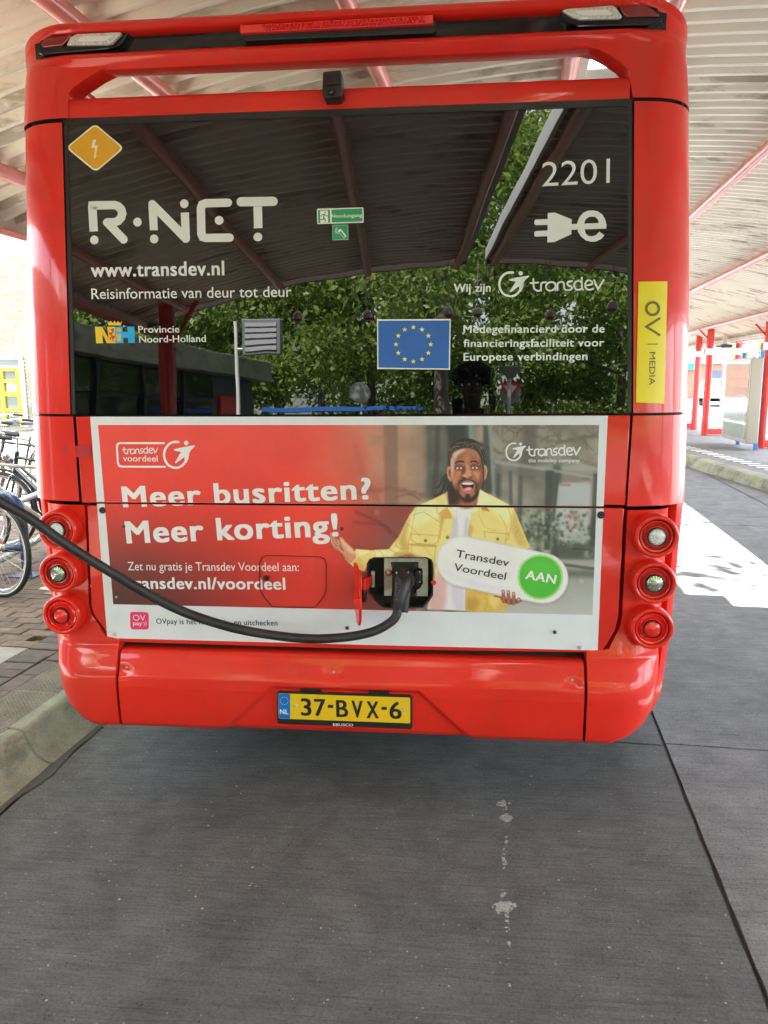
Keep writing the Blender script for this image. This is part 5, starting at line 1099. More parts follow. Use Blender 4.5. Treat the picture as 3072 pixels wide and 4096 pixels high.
o = build('worn_paint_marks', mb, mat('road_paint', (.50, .50, .48), .7), road, smooth=False, fixn=False); o['kind'] = 'stuff'
# little stones, petals and litter
mb = MB()
for x, y in [(1008, 1895), (800, 2058), (900, 2200), (468, 1625), (225, 1570), (230, 1568), (236, 1569), (67, 1694), (240, 1861), (1495, 1380), (1530, 1360), (1325, 1590), (1400, 2000), (700, 2168), (120, 1800)]+[(random.uniform(100, 1640), random.uniform(1600, 2210)) for _ in range(70)]:
    P_ = ground_px(x, y); r_ = random.uniform(.0015, .0045) if y > 1640 else .004
    k0 = random.random()*6; mb.add([(P_[0]+r_*random.uniform(.7, 1.4)*math.cos(k0+t), P_[1]+r_*random.uniform(.7, 1.3)*math.sin(k0+t), .002+(.0015 if q % 2 else 0)) for q, t in enumerate(np.linspace(0, 5.3, 6))]+[(P_[0], P_[1], .005)], [(i, (i+1) % 6, 6) for i in range(6)])
o = tag(build('ground_litter', mb, mat('petal', (.42, .36, .27), .8), smooth=False), kind='stuff')
mb = MB(); P_ = at_depth(1590, 1220, 3.9)
Pm = ground_px(1590, 1220); mb.lathe([(.19, 0), (.19, .004), (.16, .006), (.155, .003), (0, .004)], (Pm[0], Pm[1], .001), (0, 0, 1), 28)
tag(build('manhole_cover', mb, mat('cast_iron', (.09, .09, .088), .6)), 'round grey iron manhole cover in the sunlit strip of road', 'manhole cover')

# left platform
lp = structure(empty('left_pavement', (0, 0, 0)))
mb = MB(); SB(mb, (-14, -9, 0), (-2.14, 40, .118)); build('pavement_base', mb, mat('sand_bed', (.16, .13, .10), .9), lp, smooth=False)
kp = [(-1.96, -.02), (-1.96, .004), (-1.98, .008), (-2.005, .018), (-2.03, .038), (-2.052, .065), (-2.068, .10), (-2.08, .135), (-2.095, .148), (-2.115, .152), (-2.16, .152), (-2.16, 0)]
prot = None
for v0 in np.arange(-4.15, 8.2, 1.0):
    mb = MB(); rows = []; a0, a1 = v0+.008, v0+.992
    for q, v_ in enumerate([a0, a0+.006]+frange(a0+.05, a1-.05, 8)+[a1-.006, a1]):
        e = .004 if q in (0, 11) else 0
        rows.append([S(u_-(0 if k_ > 8 else e)*1, v_, z-(e if z > .02 else 0)) for k_, (u_, z) in enumerate(kp)])
    mb.grid(rows); mb.add(rows[0], [tuple(range(len(kp)))]); mb.add(rows[-1], [tuple(range(len(kp)))]); build('kerb_stone', mb, KERBM, lp, ang=60)
# pimpled slabs behind the kerb
STUD = concrete('studded_concrete', (.23, .215, .17), (.31, .29, .235), brush=False, grain=.5)
for v0 in np.arange(-3.75, 9, 1.0):
    mb = MB(); SB(mb, (-2.405, v0+.004, .10), (-2.165, v0+.996, .150))
    if v0 > 1:
        for i in range(11):
            for j in range(44):
                u_, v_ = -2.395+.0215*i, v0+.015+.0222*j
                a, b = .0052, .007
                P4 = [S(u_-a, v_-b, .1505), S(u_+a, v_-b, .1505), S(u_+a, v_+b, .1505), S(u_-a, v_+b, .1505)]; P5 = [S(u_-a*.5, v_-b*.5, .1545), S(u_+a*.5, v_-b*.5, .1545), S(u_+a*.5, v_+b*.5, .1545), S(u_-a*.5, v_+b*.5, .1545)]
                mb.add(P4+P5, [(4, 5, 6, 7), (0, 1, 5, 4), (1, 2, 6, 5), (2, 3, 7, 6), (3, 0, 4, 7)])
    build('studded_slab', mb, STUD, lp, smooth=False, fixn=False)
TILE0 = concrete('square_tiles', (.14, .13, .115), (.19, .18, .16), brush=False, grain=.3)
# bricks: border rows and field
def brick_mesh(l, w_, h, name, m_):
    mb = MB(); mb.box((-l/2, -w_/2, -h), (l/2, w_/2, -.004)); c = .004; mb.v[4:8] = []
    mb = MB(); P = [(-l/2, -w_/2, -h), (l/2, -w_/2, -h), (l/2, w_/2, -h), (-l/2, w_/2, -h), (-l/2, -w_/2, -c), (l/2, -w_/2, -c), (l/2, w_/2, -c), (-l/2, w_/2, -c), (-l/2+c, -w_/2+c, 0), (l/2-c, -w_/2+c, 0), (l/2-c, w_/2-c, 0), (-l/2+c, w_/2-c, 0)]
    mb.add(P, [(0, 1, 5, 4), (1, 2, 6, 5), (2, 3, 7, 6), (3, 0, 4, 7), (4, 5, 9, 8), (5, 6, 10, 9), (6, 7, 11, 10), (7, 4, 8, 11), (8, 9, 10, 11)])
    me = bpy.data.meshes.new(name); me.from_pydata(mb.v, [], mb.f); me.materials.append(m_); return me, mb
meA, mbA = brick_mesh(.198, .096, .06, 'brick', BRICKD); meB, mbB = brick_mesh(.198, .096, .06, 'brick', BRICK)
spots = []
for v_ in np.arange(1.5, 9, .102): spots.append((-2.61, v_, 0, 0)); 
for v_ in np.arange(1.5, 9, .204): spots.append((-2.455, v_, 90, 0))
for i in range(int(5.4/.102)):
    for j in range(24):
        u_ = -2.80-.204*j-(.102 if i % 2 else 0); v_ = 3.86+.102*i
        spots.append((u_, v_, 0, 1))
for i in range(40): 
    for j in range(5): spots.append((-6.2-.204*j, 6+.102*i, 0, 1)) if 0 else None
def sc_(s_):
    P_ = S(s_[0], s_[1], .15); q = RT@(np.array(P_)-CAM)
    if q[2] <= 0: return 1e9
    x = 1536+FPX*q[0]/q[2]; y = 2048-FPX*q[1]/q[2]
    vis = -60 < x < 330 and y < 4100
    return q[2] if vis else 1e3+q[2]
spots.sort(key=sc_)
MASS = {0: MB(), 1: MB()}
for k, (u_, v_, rz, kind) in enumerate(spots):
    z = .150+random.uniform(-.0025, .0025); ang = -TH+rad(rz)+random.uniform(-.02, .02); u_ += random.uniform(-.0015, .0015); v_ += random.uniform(-.0015, .0015)
    if k < 290:
        o = bpy.data.objects.new('brick', meB if kind else meA); COL.objects.link(o); o.parent = lp; o.location = S(u_, v_, z); o.rotation_euler = (random.uniform(-.012, .012), random.uniform(-.012, .012), ang)
    else:
        R_ = Matrix.Rotation(ang, 3, 'Z'); c = Vector(S(u_, v_, z)); MASS[kind].add([tuple(c+R_@Vector(p)) for p in mbA.v], mbA.f)
for kind in (0, 1):
    o = build('brick_paving', MASS[kind], BRICK if kind else BRICKD, lp, smooth=False, fixn=False); o['kind'] = 'stuff'
for (u0, v0) in ((-2.70, 3.80), (-3.31, 3.80), (-3.92, 3.80), (-2.70, 3.19), (-3.31, 3.19), (-3.92, 3.19), (-2.70, 2.58), (-3.31, 2.58)):
    mb = MB(); SB(mb, (u0-.60, v0-.60, .10), (u0, v0, .151)); build('paving_slab', mb, PAVE, lp, smooth=False, bevel=.003)
mb = MB(); SB(mb, (-13.9, 9.35, .10), (-2.41, 39, .148)); SB(mb, (-13.9, 4.3, .10), (-7.75, 9.34, .148)); build('far_pavement', mb, TILE0, lp, smooth=False)
mb = MB(); SB(mb, (-30, 4, 0), (-14, 40, .148)); structure(build('square', mb, TILE0, smooth=False))

# right platform
rp = structure(empty('right_pavement', (0, 0, 0)))
TILE = concrete('grey_tile', (.17, .165, .16), (.23, .225, .215), brush=False, grain=.4)
mb = MB(); vv = frange(-6, 39, 45); mb.grid([[S(KR(v_)+.2, v_, .146), S(7.0 if v_ > 7 else 7.5, v_, .146)] for v_ in vv]); mb.grid([[S(7.0 if v_ > 7 else 7.5, v_, .146), S(7.0 if v_ > 7 else 7.5, v_, -.02)] for v_ in vv])
build('tiled_surface', mb, TILE, rp, smooth=False)
def KU(s_):          # point and direction along the right kerb, arc length measured in v
    return KR(s_)
v_ = 7.0
while v_ < 26:
    v2 = v_+.985; mb = MB(); rows = []
    for q in frange(v_+.004, v2, 4):
        u0 = KR(q); rows.append([S(u0+a, q, z) for a, z in ((0, -.02), (0, .02), (.02, .05), (.045, .12), (.06, .15), (.08, .158), (.32, .158), (.32, .0))])
    mb.grid(rows); mb.add(rows[0], [tuple(range(8))]); mb.add(rows[-1], [tuple(range(8))]); build('kerb_stone', mb, KERBM, rp, ang=50); v_ += .992
mW, mD = mat('white_block', (.62, .61, .57), .8), mat('dark_block', (.10, .10, .10), .8)
meW = meD = None
k = 0; v_ = 8.2
while v_ < 20:
    u0 = KR(v_)+.62; mb = MB(); SBv = [(u0, v_), (u0+.28, v_-.01), (u0+.28-(KR(v_)-KR(v_+.145))*1, v_+.135), (u0-(KR(v_)-KR(v_+.145)), v_+.145)]
    mb.add([S(a, b, .152) for a, b in SBv]+[S(a, b, .13) for a, b in SBv], [(0, 1, 2, 3), (0, 1, 5, 4), (1, 2, 6, 5), (2, 3, 7, 6), (3, 0, 4, 7)]); build('guide_block', mb, mW if k % 2 else mD, rp, smooth=False); k += 1; v_ += .15

# ------------------------------------------------------------------ canopy
HR = 1.654+1.81
def RZ(u_): return HR-(u_-.70)**2/24.
can = empty('station_canopy', (0, 0, 0), label='curved cream corrugated station canopy with red tube beams over the bus', cat='canopy')
PT, DP = .15, .043
def sheet(u0, u1, v0, v1, name='corrugated_sheet', cap=False):
    mb = MB(); nu = max(3, int((u1-u0)/.25)); rows = []; v_ = v0; k = 0
    prof_ = [(0, 0), (.26, 0), (.40, DP), (.88, DP)]
    while v_ < v1:
        for (a, h) in prof_: rows.append([S(u0+(u1-u0)*i/nu, v_+a*PT, RZ(u0+(u1-u0)*i/nu)+h) for i in range(nu+1)])
        v_ += PT
    if cap: rows += [[S(u0+(u1-u0)*i/nu, v1, RZ(u0+(u1-u0)*i/nu)+DP) for i in range(nu+1)], [S(u0+(u1-u0)*i/nu, v1+.013, RZ(u0+(u1-u0)*i/nu)-.002) for i in range(nu+1)]]
    mb.grid(rows); return build(name, mb, SHEET, can, smooth=False, fixn=False)
UL, UA, UB, UR = -3.5, .37, .60, 5.35; VE = -3.95
sheet(UL, UA, VE, 40); VB = VE+PT*76; sheet(UB, UR, VE, VB-.01, cap=True); sheet(1.30, UR, VB, 40)  # far right sheet set back: unseen wider gap shaped to throw the sunlit strip
def vbeam(u_, dz, r_, m_, v0=VE, v1=40, name='tube_beam'):
    mb = MB(); mb.tube([S(u_, v_, RZ(u_)-dz) for v_ in frange(v0, v1, 8)], r_, 14); return build(name, mb, m_, can)
def ratio_u(q):                      # where a beam lies that shows at height/offset q
    u_ = 1.5/q
    for _ in range(60): u_ = .5*u_+.5*(1.76-(u_-.70)**2/24.)/q
    return u_
for u_ in (ratio_u(-.40), ratio_u(-.793), ratio_u(-2.09), ratio_u(6.7), ratio_u(.922), ratio_u(.484), ratio_u(.248)): vbeam(u_, .05, .045, BEAM, v0=VE-.1 if abs(u_) < 9 else VE)
vbeam(.71, .05, .05, BEAM, v1=7.2); 
def vbox(name, u0, u1, z0, z1, v0, v1, m_):
    mb = MB(); SB(mb, (u0, v0, z0), (u1, v1, z1)); return build(name, mb, m_, can, smooth=False, bevel=.004)
vbox('gutter', UA-.07, UA+.0, RZ(UA)-.03, RZ(UA)+.07, VE, 40, FASC)
vbox('slit_fascia', UB-.0, UB+.03, RZ(UB)-.02, RZ(UB)+.12, VE, VB-.02, WHITE)
vbox('slit_fascia', 1.28, 1.30, RZ(1.30)-.02, RZ(1.30)+.08, VB, 40, WHITE)  # edge of the unseen wider gap shaped for the sun
vbox('sun_block_plate', UA-.03, UB+.05, RZ(.7)+.045, RZ(.7)+.055, 5.3, VB+.3, FASC)  # unseen plate added over the slit to keep sun off the near road
vbox('sun_block_plate', UA-.03, UB+.05, RZ(.7)+.045, RZ(.7)+.055, .75, 4.05, FASC)  # second added plate, stops sun through the slit above the bus tail
vbox('eave_fascia', UL-.03, UL, RZ(UL)-.09, RZ(UL)+.08, VE, 40, FASC)
vbox('eave_board', UL-.01, UL+.14, RZ(UL)-.135, RZ(UL)-.095, VE, 40, BEAM)
vbox('eave_fascia', UR, UR+.03, RZ(UR)-.13, RZ(UR)+.06, VE, 40, FASC); vbox('eave_board', UR-.10, UR-.003, RZ(UR)-.09, RZ(UR)-.01, VE, 40, FASC)
mb = MB(); mb.tube([S(UR+.06, v_, RZ(UR)-.16) for v_ in frange(VE, 40, 4)], .022, 10); build('tube_beam', mb, BEAM, can)
for (a, b) in ((UL, UA), (UB, UR)):                        # end trim behind the photographer
    mb = MB(); n = 16
    mb.grid([[S(a+(b-a)*i/n, VE-.03, RZ(a+(b-a)*i/n)+.06), S(a+(b-a)*i/n, VE-.03, RZ(a+(b-a)*i/n)-.06), S(a+(b-a)*i/n, VE+.02, RZ(a+(b-a)*i/n)-.06)] for i in range(n+1)])
    build('end_trim', mb, mat('dark_trim', (.055, .035, .03), .7), can)
# posts on the left side (mostly behind the bus) and one by the photographer's side
for (u_, v_) in ((-3.05, -3.2), (-3.05, 10.5), (-3.05, 18.), (-3.05, 26.)):
    p = empty('canopy_post', S(u_, v_, .15), -TH, label='round red canopy post on the left pavement', cat='post', group='posts under the left edge of the canopy')
    mb = MB(); mb.tube([(0, 0, 0), (0, 0, RZ(u_)-.2)], .085, 18); build('shaft', mb, POSTR, p); mb = MB(); mb.tube([(0, 0, RZ(u_)-.75), (.35, 0, RZ(u_+.35)-.26)], .025, 8); build('brace', mb, POSTR, p)
# portal frames on the right platform
frames = [(5.39, 17.2, 'red portal frame with white cross bar nearest on the right platform'), (5.08, 20.8, 'red portal frame carrying a black loudspeaker on its cross bar, left of the poster case'), (4.60, 23.0, 'furthest red portal frame, half hidden behind the corner of the bus')]
for k, (u_, v_, lab) in enumerate(frames):
    fr = empty('portal_frame', S(u_, v_, .15), -TH, label=lab, cat='post frame', group='red portal frames on the right platform')
    for s_ in (-1, 1):
        mb = MB(); ztop = RZ(u_+s_*.345)-.0; mb.tube([(s_*.345, 0, 0), (s_*.345, 0, ztop)], .085, 20); build('post', mb, POSTR, fr)
        mb = MB(); mb.box((s_*.345-.02*s_-(.02), -.095, .02), (s_*.345+.02-.02*s_, -.075, 2.2)); build('post_rib', mb, POSTR, fr)
    mb = MB(); mb.box((-.285, -.05, .02), (.285, .05, .17)); build('bottom_bar', mb, POSTR, fr, smooth=False, bevel=.01)
    mb = MB(); mb.box((-.47, -.11, 2.00), (.47, -.088, 2.155)); mb.box((-.47, .088, 2.00), (.47, .11, 2.155)); build('cross_bar', mb, WHITE, fr, smooth=False, bevel=.004)
    mb = MB(); mb.tube([(-.345, 0, RZ(u_-.345)-.45), (-.62, 0, RZ(u_-.62)-.25)], .02, 8); build('brace', mb, POSTR, fr)
    if k < 3: mb = MB(); mb.tube([(.02, .02, .17), (.02, .02, 2.0)], .045, 12); build('pipe', mb, WHITE, fr)
    if k == 1:
        mb = MB(); mb.box((-.10, -.13, 2.165), (.16, .02, 2.25)); mb.box((-.22, -.1, 2.19), (-.1, -.03, 2.22)); build('loudspeaker', mb, BLACKP, fr, bevel=.01)
        mb = MB(); mb.box((-.05, -.05, 2.25), (.03, .02, 2.50)); build('bracket', mb, FASC, fr)
# poster case with blue legs
pcs = empty('poster_case', S(4.81, 17.45, .15), -TH, label='upright glazed timetable case on two blue legs beside the red frames', cat='poster case')
for v_ in (-.68, .62): mb = MB(); mb.box((-.03, v_-.035, 0), (.04, v_+.035, 1.98)); build('leg', mb, mat('blue_paint', (.02, .16, .42), .35, coat=.4), pcs, smooth=False, bevel=.006)
mb = MB(); mb.box((-.26, -.95, .14), (-.035, .95, 1.84)); build('case', mb, mat('champagne_metal', (.26, .235, .185), .4, .4), pcs, smooth=False, bevel=.012)
mb = MB(); mb.box((-.266, -.87, .22), (-.261, .87, 1.77)); sheetp = build('poster', mb, mat('poster_paper', (.26, .32, .24), .08, coat=1.), pcs, smooth=False)
mb = MB()
for a, b, c, d in ((-.4, .3, 1.62, 1.70), (-.4, .4, 1.4, 1.5), (-.45, .1, 1.1, 1.34), (-.4, .35, .7, .98), (-.4, .2, .45, .6)): mb.box((-.2675, a*1.6, c), (-.2665, b*1.6, c+(d-c)*.6))
build('poster_print', mb, mat('poster_ink', (.14, .22, .20), .1, coat=1.), sheetp, smooth=False)

# ------------------------------------------------------------------ parking and shops on the right
shop = empty('shop_building', S(16, 62, 0), -TH, label='low shop with red brick front and pale blue cladding above across the car park', cat='building')
CLAD = mat('pale_blue_cladding', (.42, .55, .66), .5); SBR = mat('shop_brick', (.30, .12, .08), .8)
mb = MB(); mb.box((-26, 0, 0), (30, 12, 2.45)); build('brick_front', mb, SBR, shop, smooth=False)
for k in range(75): pass
mb = MB(); x = -26.2
while x < 30: mb.box((x, -.35, 2.5), (x+.62, -.25, 8.2)); x += .66
build('cladding_panel', mb, CLAD, shop, smooth=False); mb = MB(); mb.box((-26.2, -.24, 2.48), (30, 12, 8.1)); build('upper_wall', mb, CLAD, shop, smooth=False)
for x, w_, m_ in ((-14.5, 3.2, 'a'), (-10, 2.6, 'b'), (-6.2, 2.8, 'a'), (-2, 2.4, 'b'), (2, 3, 'a'), (7, 3, 'b')):
    mb = MB(); mb.box((x, -.06, .3), (x+w_, -.01, 2.0)); build('shop_window', mb, mat('shop_glass', (.05, .08, .11), .1), shop, smooth=False)
mb = MB(); mb.box((-4.4, -.5, 2.05), (-2.6, -.36, 2.45)); build('shop_sign', mb, mat('green_sign', (.0, .30, .10), .4), shop)
mb = MB(); mb.box((-12.5, -.5, 2.0), (-9.4, -.36, 2.45)); build('shop_sign', mb, mat('red_sign', (.55, .06, .05), .4), shop)
def car(name, loc, rz, colr, label):
    c = empty(name, loc, rz, label=label, cat='car', group='cars parked in front of the shops'); pm = mat('car_paint_'+label.split()[0], colr, .3, coat=1.)
    W_ = .86; pr_ = [(-2.1, .45), (-2.12, .75), (-1.95, .92), (-1.1, 1.0), (-.45, 1.42), (.75, 1.46), (1.55, 1.05), (2.05, .95), (2.12, .6), (2.08, .35)]
    mb = MB(); rows = []
    for yy, sx in ((-W_, .97), (-W_-.02, 1.), (-W_*.9, 1.0), (0, 1.02), (W_*.9, 1.0), (W_+.02, 1.), (W_, .97)):
        rows.append([(x*sx, yy*(.80 if z > 1.2 else 1), z) for x, z in pr_]+[(2.0*sx, yy, .25), (-2.0*sx, yy, .25)])
    mb.grid(rows); mb.add(rows[0], [tuple(range(12))]); mb.add(rows[-1], [tuple(range(12))]); build('body', mb, pm, c, ang=45)
    gm = mat('car_glass', (.02, .03, .035), .05)
    for sy in (-1, 1): mb = MB(); mb.add([(-.95, sy*.862, 1.02), (1.3, sy*.862, 1.04), (.72, sy*.715, 1.40), (-.40, sy*.715, 1.38)], [(0, 1, 2, 3)]); build('side_window', mb, gm, c, smooth=False)
    mb = MB(); mb.add([(-1.10, -.72, 1.035), (-1.10, .72, 1.035), (-.49, .62, 1.41), (-.49, -.62, 1.41)], [(0, 1, 2, 3)]); build('windscreen', mb, gm, c, smooth=False)
    for sx in (-1.3, 1.32):
        for sy in (-1, 1):
            mb = MB(); mb.lathe([(0, .02), (.2, .02), (.22, .0), (.31, .0), (.32, -.02), (.32, -.2), (0, -.2)], (sx, sy*.84, .32), (0, sy, 0), 20); build('wheel', mb, RUBBER, c)
    for sy in (-1, 1): mb = MB(); mb.box((-2.16, sy*.62-.14, .66), (-2.02, sy*.62+.14, .80)); build('headlight', mb, LENSW, c, bevel=.02)
car('parked_car', S(11.0, 46, 0), rad(70), (.60, .62, .65), 'silver hatchback parked behind the left red frame')
car('parked_car', S(14.4, 45, 0), rad(75), (.05, .12, .32), 'blue hatchback parked between the posts of the red frame')
car('parked_car', S(12.9, 49, 0), rad(80), (.70, .70, .70), 'white hatchback parked behind the small tree')
car('parked_car', S(17.6, 41, 0), rad(65), (.62, .63, .66), 'pale grey car parked behind the poster case')
lpst = empty('street_lamp', S(9.55, 35, 0), label='grey cone street lamp on a thin pole in the car park', cat='street lamp')
mb = MB(); mb.tube([(0, 0, 0), (0, 0, 2.6)], .05, 10); build('pole', mb, GALV, lpst); mb = MB(); mb.lathe([(.05, 2.6), (.12, 2.62), (.36, 2.95), (.36, 3.0), (0, 3.08)], (0, 0, 0), (0, 0, 1), 20); build('lamp_head', mb, mat('smoke_glass', (.3, .32, .33), .2), lpst)

# ------------------------------------------------------------------ left building with the yellow door frame
lb_ = empty('brick_building', S(-15.65, 23.0, 0), -TH, label='pale brick building with a yellow framed glass door behind the bicycles', cat='building')
mb = MB(); mb.box((-8, .12, 0), (9, 8, 6.5)); build('wall_core', mb, mat('wall_mortar', (.34, .31, .25), .9), lb_, smooth=False)
mesh_b, mb_b = brick_mesh(.21, .055, .1, 'wall_brick', WALLB); mass = MB(); cnt = 0
me2 = bpy.data.meshes.new('brick'); bb = MB(); bb.box((-.1045, 0, -.026), (.1045, .06, .026)); me2.from_pydata(bb.v, [], bb.f); me2.materials.append(WALLB)
order = []
for r_ in range(86):
    for c_ in range(24):
        x = -2.9+.2175*c_+(.109 if r_ % 2 else 0); z = .18+.0625*r_
        if x < -.02 and z < 2.42 and x > -9: continue
        if x > 1.35: continue
        order.append((abs(x-.4)+abs(z-2.2)*.6, x, z))
order.sort()
for (d_, x, z) in order:
    y = .115-.06+random.uniform(-.002, .002)
    if cnt < 280:
        o = bpy.data.objects.new('brick', me2); COL.objects.link(o); o.parent = lb_; o.location = (x, y, z); cnt += 1
    else: mass.add([(x+p[0], y+p[1], z+p[2]) for p in bb.v], bb.f)
o = build('brick_face', mass, WALLB, lb_, smooth=False, fixn=False); o['kind'] = 'stuff'
YP = mat('yellow_paint', (.55, .42, .010), .5)
dr = empty('door_frame', (0, 0, 0)); dr.parent = lb_
mb = MB(); mb.box((-1.6, -.03, 0), (-1.5, .1, 2.36)); mb.box((-.12, -.03, 0), (-.02, .1, 2.36)); mb.box((-1.6, -.03, 2.30), (-.02, .1, 2.40)); mb.box((-1.5, -.02, 2.02), (-.12, .1, 2.09)); build('white_surround', mb, WHITE, dr, smooth=False)
for z0, z1 in ((.02, .12), (.62, .72), (1.12, 1.26), (1.55, 1.66), (1.92, 2.02)): mb = MB(); mb.box((-1.5, -.04, z0), (-.24, .03, z1)); build('rail', mb, YP, dr, smooth=False)
for x0 in (-1.5, -.86, -.25): mb = MB(); mb.box((x0, -.045, .02), (x0+.13, .03, 2.02)); build('stile', mb, YP, dr, smooth=False)
mb = MB(); mb.box((-1.5, .032, .02), (-.12, .04, 2.3)); build('pane', mb, mat('door_glass', (.10, .13, .12), .05, ior=1.9), dr, smooth=False)
mb = MB(); mb.box((-.62, .02, 1.30), (-.42, .03, 1.52)); build('notice', mb, WHITE, dr, smooth=False)
mb = MB(); mb.box((.55, -.0, 3.15), (.70, .12, 3.62)); build('wall_lamp', mb, FASC, lb_, bevel=.02)

# ------------------------------------------------------------------ bicycles and racks
def bicycle(loc, rz, fcol, label, basket=False, r=.335, lean=0, grips='black', fork=None):
    b = empty('bicycle', loc, rz, label=label, cat='bicycle', group='bicycles parked in the racks'); b.rotation_euler = (lean, 0, rz)
    fm = mat('frame_'+'_'.join(label.split()[:2]), fcol, .35, coat=.7); W1, W2 = (0, 0, r), (-1.08, 0, r)
    for (wx, _, wz) in (W1, W2):
        wh = empty('wheel', (wx, 0, wz)); wh.parent = b
        mb = MB(); mb.tube([((r-.018)*math.cos(t), 0, (r-.018)*math.sin(t)) for t in np.linspace(0, 2*math.pi, 49)], .019, 10, caps=False); build('tyre', mb, RUBBER, wh)
        mb = MB(); mb.lathe([(r-.028, -.013), (r-.052, -.010), (r-.058, 0), (r-.052, .010), (r-.028, .013)], (0, 0, 0), (0, 1, 0), 48); build('rim', mb, CHROME, wh)
        mb = MB(); mb.lathe([(r-.030, .0155), (r-.020, .0180)], (0, 0, 0), (0, 1, 0), 48); mb.lathe([(r-.030, -.0155), (r-.020, -.0180)], (0, 0, 0), (0, 1, 0), 48); build('reflective_band', mb, WHITE, wh)
        mb = MB(); mb.tube([(0, -.05, 0), (0, .05, 0)], .022, 10)
        for k in range(28):
            t = 2*math.pi*k/28; t2 = t+(.35 if k % 2 else -.35); sy = .03*(1 if k % 4 < 2 else -1)
            mb.tube([(.02*math.cos(t2), sy, .02*math.sin(t2)), ((r-.05)*math.cos(t), 0, (r-.05)*math.sin(t))], .0016, 4, caps=False)
        build('spokes', mb, CHROME, wh)
    hd = (-.20, 0, .88); hb_ = (-.155, 0, .70); bb_ = (-.63, 0, .29); st_ = (-.80, 0, .80)
    def T(name, pts, rr, m_=fm, n=10): mb = MB(); mb.tube(pts, rr, n); return build(name, mb, m_, b)
    fk = fork or fm
    T('fork', [(-.155, .0, .70), (-.125, .0, .64), (-.03, .0, .40)], .0, fk) if 0 else None
    for s_ in (-1, 1): T('fork_blade', catmull([(-.14, s_*.035, .67), (-.09, s_*.045, .55), (-.045, s_*.05, .42), (0, s_*.05, r)], 4), .011, fk, 8)
    T('head_tube', [hb_, hd], .020); T('top_tube', [(-.185, 0, .83), (-.785, 0, .75)], .0155); T('down_tube', [(-.165, 0, .73), bb_], .018); T('seat_tube', [bb_, st_], .0155)
    for s_ in (-1, 1): T('chain_stay', [(bb_[0], s_*.03, bb_[2]), (W2[0], s_*.06, W2[2])], .009, n=8); T('seat_stay', [(-.77, s_*.02, .72), (W2[0], s_*.06, W2[2])], .008, n=8)
    T('seat_post', [(-.80, 0, .78), (-.84, 0, .95)], .012, CHROME)
    mb = MB(); mb.grid([[(-.98+.30*t, sgn*(.085*(1-t)**1.3+.018)*math.cos(a), .975+.025*math.sin(a)-.015*t) for a in np.linspace(0, 2*math.pi, 13)] for t in frange(0, 1, 8) for sgn in (1,)]); build('saddle', mb, BLACKP, b)
    T('stem', [hd, (-.215, 0, 1.0), (-.15, 0, 1.04)], .012, CHROME)
    T('handlebar', catmull([(-.36, -.27, 1.05), (-.24, -.27, 1.06), (-.15, -.12, 1.05), (-.14, 0, 1.04), (-.15, .12, 1.05), (-.24, .27, 1.06), (-.36, .27, 1.05)], 4), .011, CHROME)
    for s_ in (-1, 1): T('grip', [(-.43, s_*.272, 1.045), (-.30, s_*.27, 1.058)], .017, BLACKP); T('brake_lever', [(-.22, s_*.25, 1.05), (-.27, s_*.23, 1.02), (-.38, s_*.24, 1.01)], .005, BLACKP, 6)
    T('mudguard', [(math.cos(t)*(r+.022), 0, r+math.sin(t)*(r+.022)) for t in np.linspace(.5, 2.9, 14)], .013, BLACKP, 8)
    T('mudguard', [(-1.08+math.cos(t)*(r+.022), 0, r+math.sin(t)*(r+.022)) for t in np.linspace(.2, 3.3, 16)], .013, BLACKP, 8)
    mb = MB()
    for s_ in (-.06, .06): mb.tube([(-.88, s_, .74), (-1.3, s_, .74)], .006, 6); mb.tube([(-1.15, s_, .74), (-1.08, s_, r)], .005, 6)
    for x in (-.9, -1.1, -1.28): mb.tube([(x, -.06, .74), (x, .06, .74)], .005, 6)
    build('carrier', mb, BLACKP, b)
    mb = MB(); mb.lathe([(.09, -.002), (.095, 0), (.09, .002), (.03, .002), (0, .004)], (bb_[0], .045, bb_[2]), (0, 1, 0), 28); mb.tube([(bb_[0], .05, bb_[2]), (bb_[0]+.12, .07, bb_[2]-.12)], .008, 6); mb.tube([(bb_[0], -.05, bb_[2]), (bb_[0]-.12, -.07, bb_[2]+.12)], .008, 6); build('crank', mb, CHROME, b)
    mb = MB(); mb.lathe([(0, .0), (.035, .01), (.045, .04), (.04, .05), (0, .052)], (-.12, 0, .84), (1, 0, .0), 16); build('headlight', mb, CHROME, b)
    if basket:
        bk = mat('wicker', (.34, .22, .12), .8); mb = MB()
        for zz in frange(.86, 1.12, 12):
            q = (zz-.86)/.26; a, c = .13+.03*q, .17+.04*q; mb.tube([(.03+a*math.cos(t)*(1 if abs(math.cos(t)) < .7 else .93), c*math.sin(t), zz+.004*math.sin(t*18+zz*300)) for t in np.linspace(0, 2*math.pi, 37)], .010, 6, caps=False)
        for k in range(24): t = 2*math.pi*k/24; mb.tube([(.03+.13*math.cos(t), .17*math.sin(t), .86), (.03+.165*math.cos(t), .215*math.sin(t), 1.13)], .006, 5)
        build('wicker_basket', mb, bk, b)
    return b
def base_at(px_, py_, z=.15): P_ = ground_px(px_, py_, z); return (P_[0], P_[1], z)
redfork = mat('red_fork', (.55, .03, .02), .3, coat=.8)
bx = base_at(3, 1289); bicycle(bx, rad(-22.4), (.50, .03, .02), 'red framed bicycle nearest the camera, its wheel cut by the left picture edge', fork=redfork, r=.345)
bicycle((at_depth(6, 1108, 3.65)[0], 3.65, .15), math.pi-.10, (.012, .035, .03), 'dark green bicycle with its front wheel behind the sagging cable', r=.35)
